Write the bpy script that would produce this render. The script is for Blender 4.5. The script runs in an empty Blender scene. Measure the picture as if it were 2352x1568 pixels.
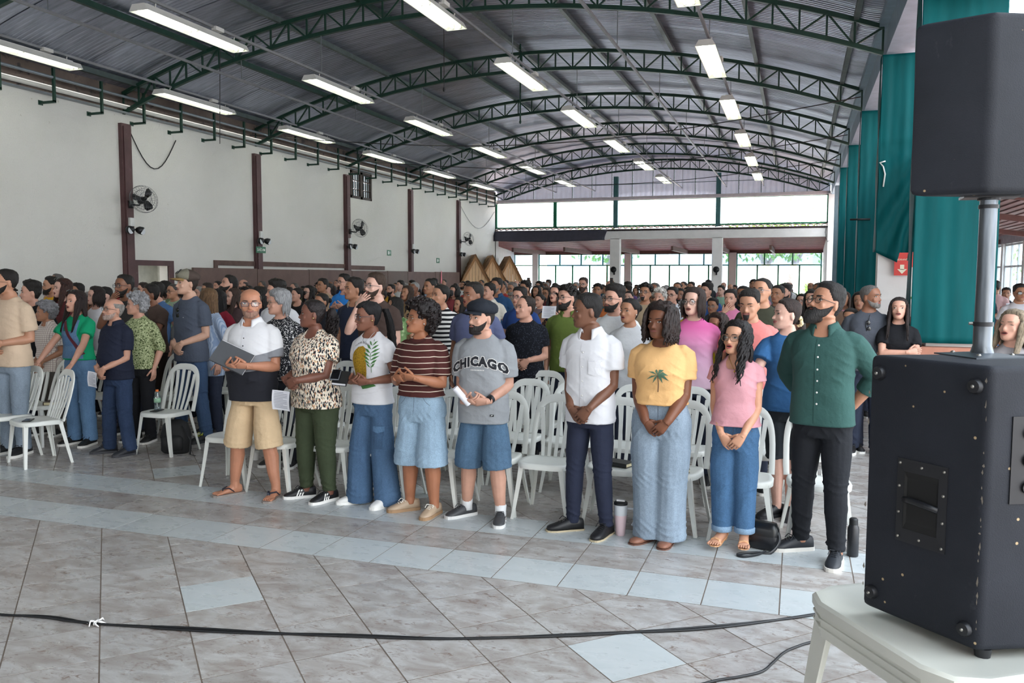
import bpy, bmesh, math, random
import numpy as np
from mathutils import Vector, Matrix, Euler
from mathutils.bvhtree import BVHTree
random.seed(7); RNG = np.random.RandomState(11)
PI = math.pi
SC = bpy.context.scene
COL = SC.collection
# ------------------------------------------------------------------ camera
CAM_H = 1.85
F_PX, YAW, PITCH, ROLL = 1904.59, 0.331509, -0.0768897, 0.0026963
def cam_axes():
    cy, sy = math.cos(YAW), math.sin(YAW)
    f = Vector((-sy*math.cos(PITCH), cy*math.cos(PITCH), math.sin(PITCH)))
    r = Vector((cy, sy, 0)); u = r.cross(f)
    c, s = math.cos(ROLL), math.sin(ROLL)
    return r*c+u*s, u*c-r*s, f
CR, CU, CF = cam_axes()
cam = bpy.data.cameras.new('camera'); camo = bpy.data.objects.new('camera', cam); COL.objects.link(camo)
cam.sensor_width = 36.0; cam.lens = F_PX/2352*36; cam.clip_end = 300; cam.clip_start = .05
m = Matrix.Identity(4)
for i in range(3):
    m[i][0] = CR[i]; m[i][1] = CU[i]; m[i][2] = -CF[i]
m[2][3] = CAM_H
camo.matrix_world = m
SC.camera = camo
def ray(px, py): return CF + CR*((px-1176)/F_PX) - CU*((py-784)/F_PX)
def onz(px, py, z=0.0):
    d = ray(px, py); k = (z-CAM_H)/d.z; return Vector((d.x*k, d.y*k, z))
def onx(px, py, x):
    d = ray(px, py); k = x/d.x; return Vector((x, d.y*k, CAM_H+d.z*k))
def ony(px, py, y):
    d = ray(px, py); k = y/d.y; return Vector((d.x*k, y, CAM_H+d.z*k))
# ------------------------------------------------------------------ world, sun, exposure
w = bpy.data.worlds.new('world'); SC.world = w; w.use_nodes = True
nt = w.node_tree; nt.nodes.clear()
wo = nt.nodes.new('ShaderNodeOutputWorld'); bg = nt.nodes.new('ShaderNodeBackground')
tc = nt.nodes.new('ShaderNodeTexCoord'); sx = nt.nodes.new('ShaderNodeSeparateXYZ'); rp = nt.nodes.new('ShaderNodeValToRGB')
nt.links.new(tc.outputs['Generated'], sx.inputs[0]); nt.links.new(sx.outputs['Z'], rp.inputs[0])
rp.color_ramp.elements[0].position = 0.0; rp.color_ramp.elements[0].color = (.94, .97, 1.0, 1)
rp.color_ramp.elements[1].position = 1.0; rp.color_ramp.elements[1].color = (.76, .88, 1.0, 1)
nt.links.new(rp.outputs[0], bg.inputs['Color']); bg.inputs['Strength'].default_value = 16.0
nt.links.new(bg.outputs[0], wo.inputs['Surface'])
sun = bpy.data.lights.new('sun', 'SUN'); sun.energy = 60.0; sun.angle = math.radians(1.5); sun.color = (1, .96, .9)
suno = bpy.data.objects.new('sun', sun); COL.objects.link(suno); suno.rotation_euler = (math.radians(-24), math.radians(-14), 0)
SC.view_settings.view_transform = 'Standard'; SC.view_settings.look = 'None'
SC.view_settings.gamma = 1.0; SC.view_settings.use_curve_mapping = False
SC.view_settings.exposure = -1.4
SC.cycles.use_denoising = True
SC.cycles.max_bounces = 8; SC.cycles.transparent_max_bounces = 12
# ------------------------------------------------------------------ materials
def lin(c):
    if isinstance(c, str):
        c = c.lstrip('#'); c = [int(c[i:i+2], 16)/255 for i in (0, 2, 4)]
    return tuple((x/12.92 if x <= .04045 else ((x+.055)/1.055)**2.4) for x in c[:3])+(1.0,)
MATS = {}
def base_mat(name):
    mt = bpy.data.materials.new(name); mt.use_nodes = True
    n = mt.node_tree; b = n.nodes.get('Principled BSDF')
    if b is None:
        n.nodes.clear(); b = n.nodes.new('ShaderNodeBsdfPrincipled'); o = n.nodes.new('ShaderNodeOutputMaterial'); n.links.new(b.outputs[0], o.inputs[0])
    return mt, n, b
def nd(n, t, **kw):
    x = n.nodes.new(t)
    for k, v in kw.items(): setattr(x, k, v)
    return x
def coords(n, scale=(1, 1, 1), kind='Object', rot=(0, 0, 0)):
    c = nd(n, 'ShaderNodeTexCoord'); mp = nd(n, 'ShaderNodeMapping')
    mp.inputs['Scale'].default_value = scale; mp.inputs['Rotation'].default_value = rot
    n.links.new(c.outputs[kind], mp.inputs['Vector']); return mp.outputs[0]
def mixc(n, fac, a, b, mode='MIX'):
    x = nd(n, 'ShaderNodeMix', data_type='RGBA', blend_type=mode)
    for sock, v in ((x.inputs[0], fac), (x.inputs[6], a), (x.inputs[7], b)):
        if hasattr(v, 'is_linked') or hasattr(v, 'links'): n.links.new(v, sock)
        else: sock.default_value = v
    return x.outputs[2]
def noise(n, vec, scale, detail=4, rough=.55):
    x = nd(n, 'ShaderNodeTexNoise'); n.links.new(vec, x.inputs['Vector'])
    x.inputs['Scale'].default_value = scale; x.inputs['Detail'].default_value = detail; x.inputs['Roughness'].default_value = rough
    return x.outputs['Fac']
def ramp(n, fac, stops, interp='LINEAR'):
    r = nd(n, 'ShaderNodeValToRGB'); e = r.color_ramp.elements; r.color_ramp.interpolation = interp
    while len(e) < len(stops): e.new(.5)
    for k, (p, c) in enumerate(stops):
        e[k].position = p; e[k].color = c if len(c) == 4 else (c[0], c[1], c[2], 1)
    n.links.new(fac, r.inputs[0]); return r.outputs[0]
def bump(n, b, h, strength=.3, dist=.01):
    x = nd(n, 'ShaderNodeBump'); x.inputs['Strength'].default_value = strength; x.inputs['Distance'].default_value = dist
    n.links.new(h, x.inputs['Height']); n.links.new(x.outputs[0], b.inputs['Normal'])
def mat(key, color, rough=.6, metal=0.0, var=.12, vscale=6.0, bmp=0.0, bscale=40.0, bdist=.004, spec=.5, vec_scale=(1, 1, 1), coat=0.0, dirt=None):
    if key in MATS: return MATS[key]
    mt, n, b = base_mat(key)
    c = lin(color); b.inputs['Roughness'].default_value = rough; b.inputs['Metallic'].default_value = metal
    b.inputs['Specular IOR Level'].default_value = spec
    if coat: b.inputs['Coat Weight'].default_value = coat
    v = coords(n, vec_scale)
    if var > 0:
        lo = tuple(x*(1-var) for x in c[:3])+(1,); hi = tuple(min(1, x*(1+var)) for x in c[:3])+(1,)
        out = ramp(n, noise(n, v, vscale), [(.3, lo), (.7, hi)])
        if dirt:
            out = mixc(n, ramp(n, noise(n, v, dirt[1], 6, .7), [(dirt[2], (0, 0, 0, 1)), (dirt[2]+.08, (1, 1, 1, 1))]), out, lin(dirt[0]))
        n.links.new(out, b.inputs['Base Color'])
    else: b.inputs['Base Color'].default_value = c
    if bmp > 0: bump(n, b, noise(n, v, bscale, 5, .6), bmp, bdist)
    MATS[key] = mt; return mt
def emit_mat(key, color, strength):
    if key in MATS: return MATS[key]
    mt, n, b = base_mat(key); b.inputs['Base Color'].default_value = lin(color)
    b.inputs['Emission Color'].default_value = lin(color); b.inputs['Emission Strength'].default_value = strength
    MATS[key] = mt; return mt
def glass_mat(key, color='#ffffff', rough=.02, refl=.12, tint=1.0, frost=0.0):
    if key in MATS: return MATS[key]
    mt = bpy.data.materials.new(key); mt.use_nodes = True; n = mt.node_tree; n.nodes.clear()
    o = nd(n, 'ShaderNodeOutputMaterial'); t = nd(n, 'ShaderNodeBsdfTransparent'); g = nd(n, 'ShaderNodeBsdfGlossy'); mx = nd(n, 'ShaderNodeMixShader')
    t.inputs[0].default_value = lin(color); g.inputs['Roughness'].default_value = rough; mx.inputs[0].default_value = refl
    src = t.outputs[0]
    if frost:
        tl = nd(n, 'ShaderNodeBsdfTranslucent'); tl.inputs[0].default_value = lin(color); m2 = nd(n, 'ShaderNodeMixShader'); m2.inputs[0].default_value = frost
        n.links.new(t.outputs[0], m2.inputs[1]); n.links.new(tl.outputs[0], m2.inputs[2]); src = m2.outputs[0]
    n.links.new(src, mx.inputs[1]); n.links.new(g.outputs[0], mx.inputs[2]); n.links.new(mx.outputs[0], o.inputs[0])
    MATS[key] = mt; return mt
# ------------------------------------------------------------------ mesh helpers
class Geo:
    def __init__(s): s.v = []; s.f = []; s.m = []; s.n = 0; s.cur = 0
    def add(s, verts, faces, mi=None):
        v = np.asarray(verts, float).reshape(-1, 3); s.v.append(v); o = s.n
        mi = s.cur if mi is None else mi
        for f in faces: s.f.append(tuple(i+o for i in f)); s.m.append(mi)
        s.n += len(v); return s
    def box(s, c, size, M=None, mi=None, taper=1.0):
        x, y, z = (q/2 for q in size)
        v = np.array([[-x, -y, -z], [x, -y, -z], [x, y, -z], [-x, y, -z], [-x*taper, -y*taper, z], [x*taper, -y*taper, z], [x*taper, y*taper, z], [-x*taper, y*taper, z]])
        if M is not None: v = v@np.array(M.to_3x3()).T
        return s.add(v+np.array(c), [(0, 3, 2, 1), (4, 5, 6, 7), (0, 1, 5, 4), (1, 2, 6, 5), (2, 3, 7, 6), (3, 0, 4, 7)], mi)
    def box2(s, a, b, mi=None):
        a = np.minimum(a, b)*1.0 if False else np.array([min(p, q) for p, q in zip(a, b)]); b2 = np.array([max(p, q) for p, q in zip(a, b)])
        return s.box((a+b2)/2, b2-a, mi=mi)
    def loft(s, rings, cap0=True, cap1=True, mi=None, close=True):
        R = [np.asarray(r, float) for r in rings]; n = len(R[0]); v = np.concatenate(R); F = []
        for i in range(len(R)-1):
            for j in range(n if close else n-1):
                k = (j+1) % n; F.append((i*n+j, i*n+k, (i+1)*n+k, (i+1)*n+j))
        if cap0: F.append(tuple(range(n-1, -1, -1)))
        if cap1: F.append(tuple((len(R)-1)*n+j for j in range(n)))
        return s.add(v, F, mi)
    def tube(s, pts, rad, n=8, mi=None, cap=True, squash=None):
        P = [np.asarray(p, float) for p in pts]; rad = [rad]*len(P) if np.isscalar(rad) else rad
        rings = []; up = None
        for i, p in enumerate(P):
            t = P[min(i+1, len(P)-1)]-P[max(i-1, 0)]; t = t/(np.linalg.norm(t)+1e-9)
            if up is None:
                up = np.array([0, 0, 1.]) if abs(t[2]) < .9 else np.array([0, 1., 0])
            a = np.cross(up, t); a /= np.linalg.norm(a)+1e-9; b = np.cross(t, a); up = b
            th = np.arange(n)*2*PI/n
            ra = rad[i]; rb = ra*(squash if squash else 1)
            rings.append(p+np.outer(np.cos(th)*ra, a)+np.outer(np.sin(th)*rb, b))
        return s.loft(rings, cap, cap, mi)
    def ball(s, c, r, nu=10, nv=7, M=None, mi=None):
        r = np.array([r]*3 if np.isscalar(r) else r, float); V = [[0, 0, -1]]
        for i in range(1, nv):
            z = -math.cos(PI*i/nv); q = math.sin(PI*i/nv)
            V += [[q*math.cos(2*PI*j/nu), q*math.sin(2*PI*j/nu), z] for j in range(nu)]
        V.append([0, 0, 1]); F = []
        for j in range(nu): F.append((0, 1+(j+1) % nu, 1+j))
        for i in range(nv-2):
            for j in range(nu): F.append((1+i*nu+j, 1+i*nu+(j+1) % nu, 1+(i+1)*nu+(j+1) % nu, 1+(i+1)*nu+j))
        L = len(V)-1
        for j in range(nu): F.append((L, L-nu+j, L-nu+(j+1) % nu))
        v = np.array(V)*r
        if M is not None: v = v@np.array(M.to_3x3()).T
        return s.add(v+np.array(c), F, mi)
    def disc(s, c, r, n=16, M=None, mi=None, h=.002):
        th = np.arange(n)*2*PI/n; a = np.stack([np.cos(th)*r, np.sin(th)*r, np.zeros(n)-h/2], 1); b = a+[0, 0, h]
        if M is not None: a = a@np.array(M.to_3x3()).T; b = b@np.array(M.to_3x3()).T
        return s.loft([a+np.array(c), b+np.array(c)], mi=mi)
    def arr(s): return np.concatenate(s.v) if s.v else np.zeros((0, 3))
    def xf(s, M):
        R = np.array(M.to_3x3()); t = np.array(M.translation); s.v = [v@R.T+t for v in s.v]; return s
    def mesh(s, name, mats=(), smooth=False, angle=None):
        me = bpy.data.meshes.new(name); me.from_pydata(s.arr().tolist(), [], s.f)
        for q in (mats if isinstance(mats, (list, tuple)) else [mats]): me.materials.append(q)
        if s.m and max(s.m) > 0: me.polygons.foreach_set('material_index', s.m)
        if smooth or angle: me.polygons.foreach_set('use_smooth', [True]*len(s.f))
        if angle: me.set_sharp_from_angle(angle=math.radians(angle))
        me.update(); return me
def link(name, data, parent=None, loc=None, rotz=None):
    o = bpy.data.objects.new(name, data); COL.objects.link(o)
    if parent is not None: o.parent = parent
    if loc is not None: o.location = loc
    if rotz is not None: o.rotation_euler = (0, 0, rotz)
    return o
def put(name, g, mats, parent=None, smooth=False, angle=None, loc=None, rotz=None):
    return link(name, g.mesh(name, mats, smooth, angle), parent, loc, rotz)
def tag(o, label=None, cat=None, group=None, kind=None):
    if label: o['label'] = label
    if cat: o['category'] = cat
    if group: o['group'] = group
    if kind: o['kind'] = kind
    return o
def thing(name, label, cat, loc=(0, 0, 0), rotz=0, group=None):
    return tag(link(name, None, None, loc, rotz), label, cat, group)
def struct(o): o['kind'] = 'structure'; return o
def copy_tree(o, parent=None):
    c = o.copy(); COL.objects.link(c)
    if parent is not None: c.parent = parent
    for ch in list(o.children): copy_tree(ch, c)
    return c
UNIT = None
def bar(name, a, b, wx, wy, mt, parent=None, up=(0, 1, 0), key=None):
    """a straight bar from a to b as its own object on a shared unit box"""
    k = ('ubar', mt.name)
    if k not in MATS: MATS[k] = Geo().box((0, 0, 0), (1, 1, 1)).mesh('bar', mt)
    a, b = Vector(a), Vector(b); d = b-a; L = d.length; z = d/L
    x = Vector(up).cross(z)
    if x.length < 1e-4: x = Vector((1, 0, 0)).cross(z)
    x.normalize(); y = z.cross(x)
    M = Matrix((( x.x*wx, y.x*wy, z.x*L, (a.x+b.x)/2), (x.y*wx, y.y*wy, z.y*L, (a.y+b.y)/2), (x.z*wx, y.z*wy, z.z*L, (a.z+b.z)/2), (0, 0, 0, 1)))
    o = link(name, MATS[k], parent); o.matrix_local = M; return o
def rotm(v0, v1): return Vector(v0).rotation_difference(Vector(v1)).to_matrix()
def text_mesh(name, body, size, mt, extrude=.001, align='CENTER'):
    cu = bpy.data.curves.new(name, 'FONT'); cu.body = body; cu.size = size; cu.extrude = extrude; cu.align_x = align; cu.align_y = 'CENTER'; cu.resolution_u = 2
    o = bpy.data.objects.new(name, cu); TMP.collection.objects.link(o); TMP.view_layers[0].update()
    me = bpy.data.meshes.new_from_object(o.evaluated_get(TMP.view_layers[0].depsgraph)); bpy.data.objects.remove(o)
    me.materials.clear(); me.materials.append(mt); return me
TMP = bpy.data.scenes.new('workbench')
# ================================================================== STRUCTURE
XL, XR, XC = -14.0, 1.2, -6.4
HEEL, APEX = 5.38, 6.78
HALF = 7.62
def arc(x, heel, apex):
    s = apex-heel; R = (HALF**2+s*s)/(2*s); return apex-R+math.sqrt(max(R*R-(x-XC)**2, 0))
TR_Y = [9.95, 14.6, 19.25, 24.0, 28.7, 33.4, 38.1]
GREEN = mat('dark_green_paint', '#163c2f', .45, var=.2, vscale=9)
GREENF = mat('green_frame_paint', '#1f7a58', .5, var=.15)
GALV = mat('galvanised_steel', '#8c9296', .42, .6, var=.18, vscale=12)
WHITEP = mat('white_painted_masonry', '#e6e4e2', .8, var=.05, vscale=3, bmp=.2, bscale=60)
RUST = mat('brown_column_paint', '#54393a', .6, var=.25, vscale=3, dirt=('#8a7f78', 9, .64))
BLACKP = mat('black_plastic', '#17181b', .5, var=.1)
# ---------------------------------------------------------------- floor
def tile_mat(key, c0, c1, c2, strong):
    mt, n, b = base_mat(key)
    oi = nd(n, 'ShaderNodeObjectInfo'); g = nd(n, 'ShaderNodeTexCoord'); ad = nd(n, 'ShaderNodeVectorMath', operation='MULTIPLY_ADD')
    n.links.new(oi.outputs['Random'], ad.inputs[0]); ad.inputs[1].default_value = (37, 53, 11); n.links.new(g.outputs['Object'], ad.inputs[2])
    mp = nd(n, 'ShaderNodeMapping'); mp.inputs['Scale'].default_value = (1, 2.0, 1); mp.inputs['Rotation'].default_value = (0, 0, .5); n.links.new(ad.outputs[0], mp.inputs[0]); v = mp.outputs[0]
    w1 = nd(n, 'ShaderNodeTexNoise'); n.links.new(v, w1.inputs['Vector']); w1.inputs['Scale'].default_value = 4.5; w1.inputs['Detail'].default_value = 7; w1.inputs['Roughness'].default_value = .62; w1.inputs['Distortion'].default_value = .8
    c = ramp(n, w1.outputs['Fac'], [(.32, lin(c2)), (.46, lin(c0)), (.60, lin(c1)), (.75, lin(c0))])
    if strong:
        wz = nd(n, 'ShaderNodeTexNoise'); n.links.new(v, wz.inputs['Vector']); wz.inputs['Scale'].default_value = 15; wz.inputs['Detail'].default_value = 8; wz.inputs['Roughness'].default_value = .72; wz.inputs['Distortion'].default_value = 1.6
        zone = ramp(n, noise(n, v, 5.5, 3), [(.40, (0, 0, 0, 1)), (.62, (1, 1, 1, 1))])
        fl = nd(n, 'ShaderNodeMath', operation='MULTIPLY'); n.links.new(ramp(n, wz.outputs['Fac'], [(.53, (0, 0, 0, 1)), (.60, (1, 1, 1, 1))]), fl.inputs[0]); n.links.new(zone, fl.inputs[1])
        c = mixc(n, fl.outputs[0], c, lin('#7d6d64'))
        c = mixc(n, ramp(n, noise(n, v, 70, 4, .7), [(.68, (0, 0, 0, 1)), (.74, (.8, .8, .8, 1))]), c, lin('#6f625b'))
    br = nd(n, 'ShaderNodeMath', operation='MULTIPLY_ADD'); n.links.new(oi.outputs['Random'], br.inputs[0]); br.inputs[1].default_value = .12; br.inputs[2].default_value = .94
    hs = nd(n, 'ShaderNodeHueSaturation'); n.links.new(br.outputs[0], hs.inputs['Value']); n.links.new(c, hs.inputs['Color'])
    n.links.new(hs.outputs[0], b.inputs['Base Color']); b.inputs['Roughness'].default_value = .28; b.inputs['Specular IOR Level'].default_value = .5
    n.links.new(ramp(n, noise(n, v, 7, 3), [(.3, (.22, .22, .22, 1)), (.7, (.42, .42, .42, 1))]), b.inputs['Roughness'])
    return mt
TG = tile_mat('marbled_grey_tile', '#a39e9a', '#b5b3b1', '#938a85', True)
TW = tile_mat('plain_white_tile', '#b9bfc0', '#bdc2c3', '#b5bbbc', False)
GROUT = mat('brown_grout', '#6d6157', .9, var=.2)
floor = struct(put('floor', Geo().box2((-24, -6, -.2), (12, 44.2, -.0015)), GROUT))
floor['label'] = 'tiled hall floor laid diagonally with white border strip'
T = .4239
def clip(poly, axis, val, keep_less):
    out = []
    for i in range(len(poly)):
        a, b = poly[i], poly[(i+1) % len(poly)]
        ia = (a[axis] <= val) == keep_less; ib = (b[axis] <= val) == keep_less
        if ia: out.append(a)
        if ia != ib:
            t = (val-a[axis])/(b[axis]-a[axis]); out.append((a[0]+(b[0]-a[0])*t, a[1]+(b[1]-a[1])*t))
    return out
TX0, TY0 = -.051, 4.6827
tiles = []                                           # (poly, white?)
g_ = .0036
for k in range(3):
    for i in range(-42, 16):
        x0, y0 = TX0+i*T, TY0+k*T
        if -17.5 < x0 < 6: tiles.append(([(x0+g_, y0+g_), (x0+T-g_, y0+g_), (x0+T-g_, y0+T-g_), (x0+g_, y0+T-g_)], k != 1))
c45 = math.sqrt(.5)
whites = {(5, 7), (1, 11), (1, 19), (-3, 15), (9, 3), (-3, 23), (5, 15), (-7, 19)}
for a in range(-40, 80):
    for b in range(-10, 80):
        q = []
        for (da, db) in ((g_, g_), (T-g_, g_), (T-g_, T-g_), (g_, T-g_)):
            u, v = a*T-.089+da, b*T+.131+db
            q.append((c45*(u-v), c45*(u+v)))
        cx, cy = sum(p[0] for p in q)/4, sum(p[1] for p in q)/4
        if not (-14.4 < cx < 8.5 and .5 < cy < 38): continue
        if cy < 5.3: q = clip(q, 1, TY0-g_, True)
        else: q = clip(q, 1, TY0+3*T+g_, False)
        if len(q) < 3: continue
        ar = abs(sum(q[i][0]*q[(i+1) % len(q)][1]-q[(i+1) % len(q)][0]*q[i][1] for i in range(len(q))))/2
        if ar < 2e-4: continue
        tiles.append((q, (a, b) in whites))
def in_view(cx, cy):
    d = Vector((cx, cy, -CAM_H)); z = d.dot(CF)
    if z < .5: return False
    px, py = 1176+F_PX*d.dot(CR)/z, 784-F_PX*d.dot(CU)/z
    return -60 < px < 2420 and py < 1640
scored = []
for q, wt in tiles:
    cx, cy = sum(p[0] for p in q)/len(q), sum(p[1] for p in q)/len(q)
    scored.append((0 if in_view(cx, cy) else 1, math.hypot(cx, cy), q, wt, cx, cy))
scored.sort(key=lambda s: (s[0], s[1]))
rest = Geo(); TM = {}
for k, (_, dd, q, wt, cx, cy) in enumerate(scored):
    if k < 296:
        key = (wt, tuple((round(p[0]-cx, 3), round(p[1]-cy, 3)) for p in q))
        if key not in TM:
            low = [(p[0]-cx, p[1]-cy, -.004) for p in q]; top = [(p[0]-cx, p[1]-cy, 0) for p in q]
            TM[key] = Geo().loft([low, top]).mesh('tile', TW if wt else TG)
        link('tile', TM[key], floor, (cx, cy, RNG.uniform(-.0006, .0003)))
    elif wt: rest.add([(p[0], p[1], 0) for p in q], [tuple(range(len(q)))], 1)
    else: rest.add([(p[0], p[1], 0) for p in q], [tuple(range(len(q)))], 0)
tag(put('tile_field', rest, [TG, TW], floor), kind='stuff')
# ---------------------------------------------------------------- roof sheets
def roof_mat():
    mt, n, b = base_mat('corrugated_roof_metal'); v = coords(n, (1, 1, 1))
    oi = nd(n, 'ShaderNodeObjectInfo')
    c = ramp(n, noise(n, coords(n, (.4, 3, 1)), 3, 6, .65), [(.25, lin('#9a9fb0')), (.55, lin('#c0c5d6')), (.8, lin('#d9dcec'))])
    br = nd(n, 'ShaderNodeMath', operation='MULTIPLY_ADD'); n.links.new(oi.outputs['Random'], br.inputs[0]); br.inputs[1].default_value = .34; br.inputs[2].default_value = .80
    hs = nd(n, 'ShaderNodeHueSaturation'); n.links.new(br.outputs[0], hs.inputs['Value']); n.links.new(c, hs.inputs['Color']); n.links.new(hs.outputs[0], b.inputs['Base Color'])
    b.inputs['Metallic'].default_value = .85; b.inputs['Roughness'].default_value = .38
    return mt
ROOF = roof_mat()
ceiling = struct(link('ceiling', None)); ceiling['label'] = 'arched corrugated metal roof over the hall'
RH, RA = HEEL+.52, APEX+.55
XS = np.linspace(XC-HALF-.15, XC+HALF+.15, 8)
SHEET_Y = 1.0
for s in range(7):
    xs = np.linspace(XS[s]-.03, XS[s+1]+.03, 6); lift = .006*(s % 2); prof = []
    for q in range(12):
        y0 = -.6+q*.1; prof += [(y0, 0), (y0+.052, 0), (y0+.066, .007), (y0+.086, .007)]
    V = []
    for x in xs:
        z = arc(min(max(x, XC-HALF), XC+HALF), RH, RA)+lift
        for y, dz in prof: V.append((x, y, z+dz))
    nw = len(prof)-1
    F = [(i*(nw+1)+j, i*(nw+1)+j+1, (i+1)*(nw+1)+j+1, (i+1)*(nw+1)+j) for i in range(5) for j in range(nw)]
    me = Geo().add(V, F).mesh('roof_sheet', ROOF, False)
    for k in range(42):
        link('roof_sheet', me, ceiling, (0, -5.5+k*SHEET_Y*1.073, .003*(k % 2)+RNG.uniform(0, .004)))
# purlins under the sheets
for k, x in enumerate([-13.6, -11.75, -9.95, -8.15, -6.4, -4.6, -2.8, -1.0, .75]):
    z = arc(x, RH, RA)-.075
    g = Geo().box2((x-.03, -5.9, z-.055), (x+.03, 38.6, z+.055)).box2((x-.03, -5.9, z-.058), (x+.05, 38.6, z-.05))
    o = put('roof_purlin', g, GREEN if k in (1, 3) else mat('grey_green_steel', '#5f6c6a', .45, .3, var=.2, vscale=8))
    struct(o); tag(o, 'long steel purlin under the roof sheets, number %s from the left wall' % ['one', 'two', 'three', 'four', 'five', 'six', 'seven', 'eight', 'nine'][k], 'purlin', 'roof purlins')
# ---------------------------------------------------------------- trusses
ORD = ['first', 'second', 'third', 'fourth', 'fifth', 'sixth', 'seventh', 'eighth', 'ninth', 'tenth', 'eleventh', 'twelfth']
def chord_mesh(heel, apex, sz):
    xs = np.linspace(XC-HALF+.05, XC+HALF-.05, 37); rings = []
    for x in xs:
        z = arc(x, heel, apex); rings.append([(x, -sz/2, z-sz/2), (x, sz/2, z-sz/2), (x, sz/2, z+sz/2), (x, -sz/2, z+sz/2)])
    return Geo().loft(rings)
BC = chord_mesh(HEEL, APEX, .075).mesh('bottom_chord', GREEN); TC = chord_mesh(HEEL+.40, APEX+.40, .075).mesh('top_chord', GREEN)
for k, y in enumerate(TR_Y):
    t = thing('roof_truss', 'dark green arched steel truss, %s from the camera%s' % (ORD[k], ', against the far gable' if k == 6 else ''), 'truss', (0, y, 0), 0, 'arched roof trusses')
    link('bottom_chord', BC, t); link('top_chord', TC, t)
    n = 36; xs = np.linspace(XC-HALF+.06, XC+HALF-.06, n+1)
    for i in range(n+1):
        zb, zt = arc(xs[i], HEEL, APEX), arc(xs[i], HEEL+.4, APEX+.4)
        bar('vertical_web', (xs[i], 0, zb), (xs[i], 0, zt), .032, .032, GREEN, t)
        if i < n:
            x2 = xs[i+1]; zb2, zt2 = arc(x2, HEEL, APEX), arc(x2, HEEL+.4, APEX+.4)
            if i % 2 == 0: bar('diagonal_web', (xs[i], 0, zt), (x2, 0, zb2), .03, .03, GREEN, t)
            else: bar('diagonal_web', (xs[i], 0, zb), (x2, 0, zt2), .03, .03, GREEN, t)
# ---------------------------------------------------------------- left wall
def stucco():
    mt, n, b = base_mat('rough_stucco'); v = coords(n)
    c = ramp(n, noise(n, v, .35, 5), [(.3, lin('#d8d6cf')), (.7, lin('#e6e4df'))])
    c = mixc(n, ramp(n, noise(n, v, 5, 3, .6), [(.70, (0, 0, 0, 1)), (.75, (.5, .5, .5, 1))]), c, lin('#a9a08a'))
    n.links.new(c, b.inputs['Base Color']); b.inputs['Roughness'].default_value = .9; bump(n, b, noise(n, v, 30, 5, .7), .7, .02); return mt
STUC = stucco()
WT = 5.42
DY0, DY1, DH = 14.86, 15.85, 2.12
WY0, WY1, WZ0, WZ1 = 24.3, 25.72, 4.46, 5.36
wl = Geo()
for (y0, y1, z0, z1) in ((-6, DY0, -.1, WT), (DY0, DY1, DH, WT), (DY1, WY0, -.1, WT), (WY0, WY1, -.1, WZ0), (WY0, WY1, WZ1, WT), (WY1, 38.2, -.1, WT)):
    wl.box2((XL-.25, y0, z0), (XL, y1, z1))
wall_left = struct(put('wall_left', wl, STUC)); wall_left['label'] = 'long cream stuccoed wall on the left'
struct(put('trim_1', Geo().box2((XL-.3, -6, WT), (XL-.02, 38.2, RH+.05)), mat('stained_ring_beam', '#77685f', .85, var=.35, vscale=1.5, dirt=('#4a4543', 3, .55))))
struct(put('wall_back_added', Geo().box2((XL-.3, -6.3, -.2), (12, -6, 2.35)).box2((XL-.3, -6.3, 3.35), (12, -6, 7.6)), STUC))['label'] = 'unseen back wall added to limit front light, with a long open band'  # unseen wall added behind the camera; its open band sets the front light
# door in the left wall
d1 = struct(put('door_1', Geo().box2((XL-.9, DY0-.4, -.1), (XL-.85, DY1+.9, 2.6)).box2((XL-.9, DY0-.4, 2.3), (XL-.2, DY1+.9, 2.4)).box2((XL-.9, DY1+.6, 0), (XL-.25, DY1+.65, 2.4)), mat('passage_wall', '#cfd0c8', .8)))
fr = Geo().box2((XL-.02, DY0-.14, 0), (XL+.05, DY0, DH+.1)).box2((XL-.02, DY1, 0), (XL+.05, DY1+.14, DH+.1)).box2((XL-.02, DY0, DH-.02), (XL+.05, DY1, DH+.1))
put('door_frame', fr, RUST, d1)
# window in the left wall
w1 = struct(link('window_1', None)); DKB = mat('dark_brown_timber', '#33261f', .6, var=.2)
fg = Geo()
for a, b in (((WY0, WZ0), (WY1, WZ0+.08)), ((WY0, WZ1-.08), (WY1, WZ1)), ((WY0, WZ0), (WY0+.08, WZ1)), ((WY1-.08, WZ0), (WY1, WZ1)), (((WY0+WY1)/2-.07, WZ0), ((WY0+WY1)/2+.07, WZ1))):
    fg.box2((XL-.12, a[0], a[1]), (XL+.03, b[0], b[1]))
put('window_frame', fg, DKB, w1)
for hlf in range(2):
    y0 = WY0+.08 if hlf == 0 else (WY0+WY1)/2+.07; y1 = y0+(WY1-WY0)/2-.15
    for i in range(1, 4): bar('glazing_bar', (XL-.03, y0+(y1-y0)*i/4, WZ0+.06), (XL-.03, y0+(y1-y0)*i/4, WZ1-.06), .025, .03, DKB, w1)
    for j in range(1, 3): bar('glazing_bar', (XL-.03, y0, WZ0+(WZ1-WZ0)*j/3), (XL-.03, y1, WZ0+(WZ1-WZ0)*j/3), .03, .03, DKB, w1)
    for i in range(4):
        for j in range(3):
            ya, za = y0+(y1-y0)*i/4, WZ0+.06+(WZ1-WZ0-.12)*j/3
            put('pane', Geo().box2((XL-.06, ya+.012, za+.01), (XL-.05, ya+(y1-y0)/4-.012, za+(WZ1-WZ0-.12)/3-.01)), mat('old_window_glass', '#8fa3ad', .15, var=.2, spec=.8), w1)
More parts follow.
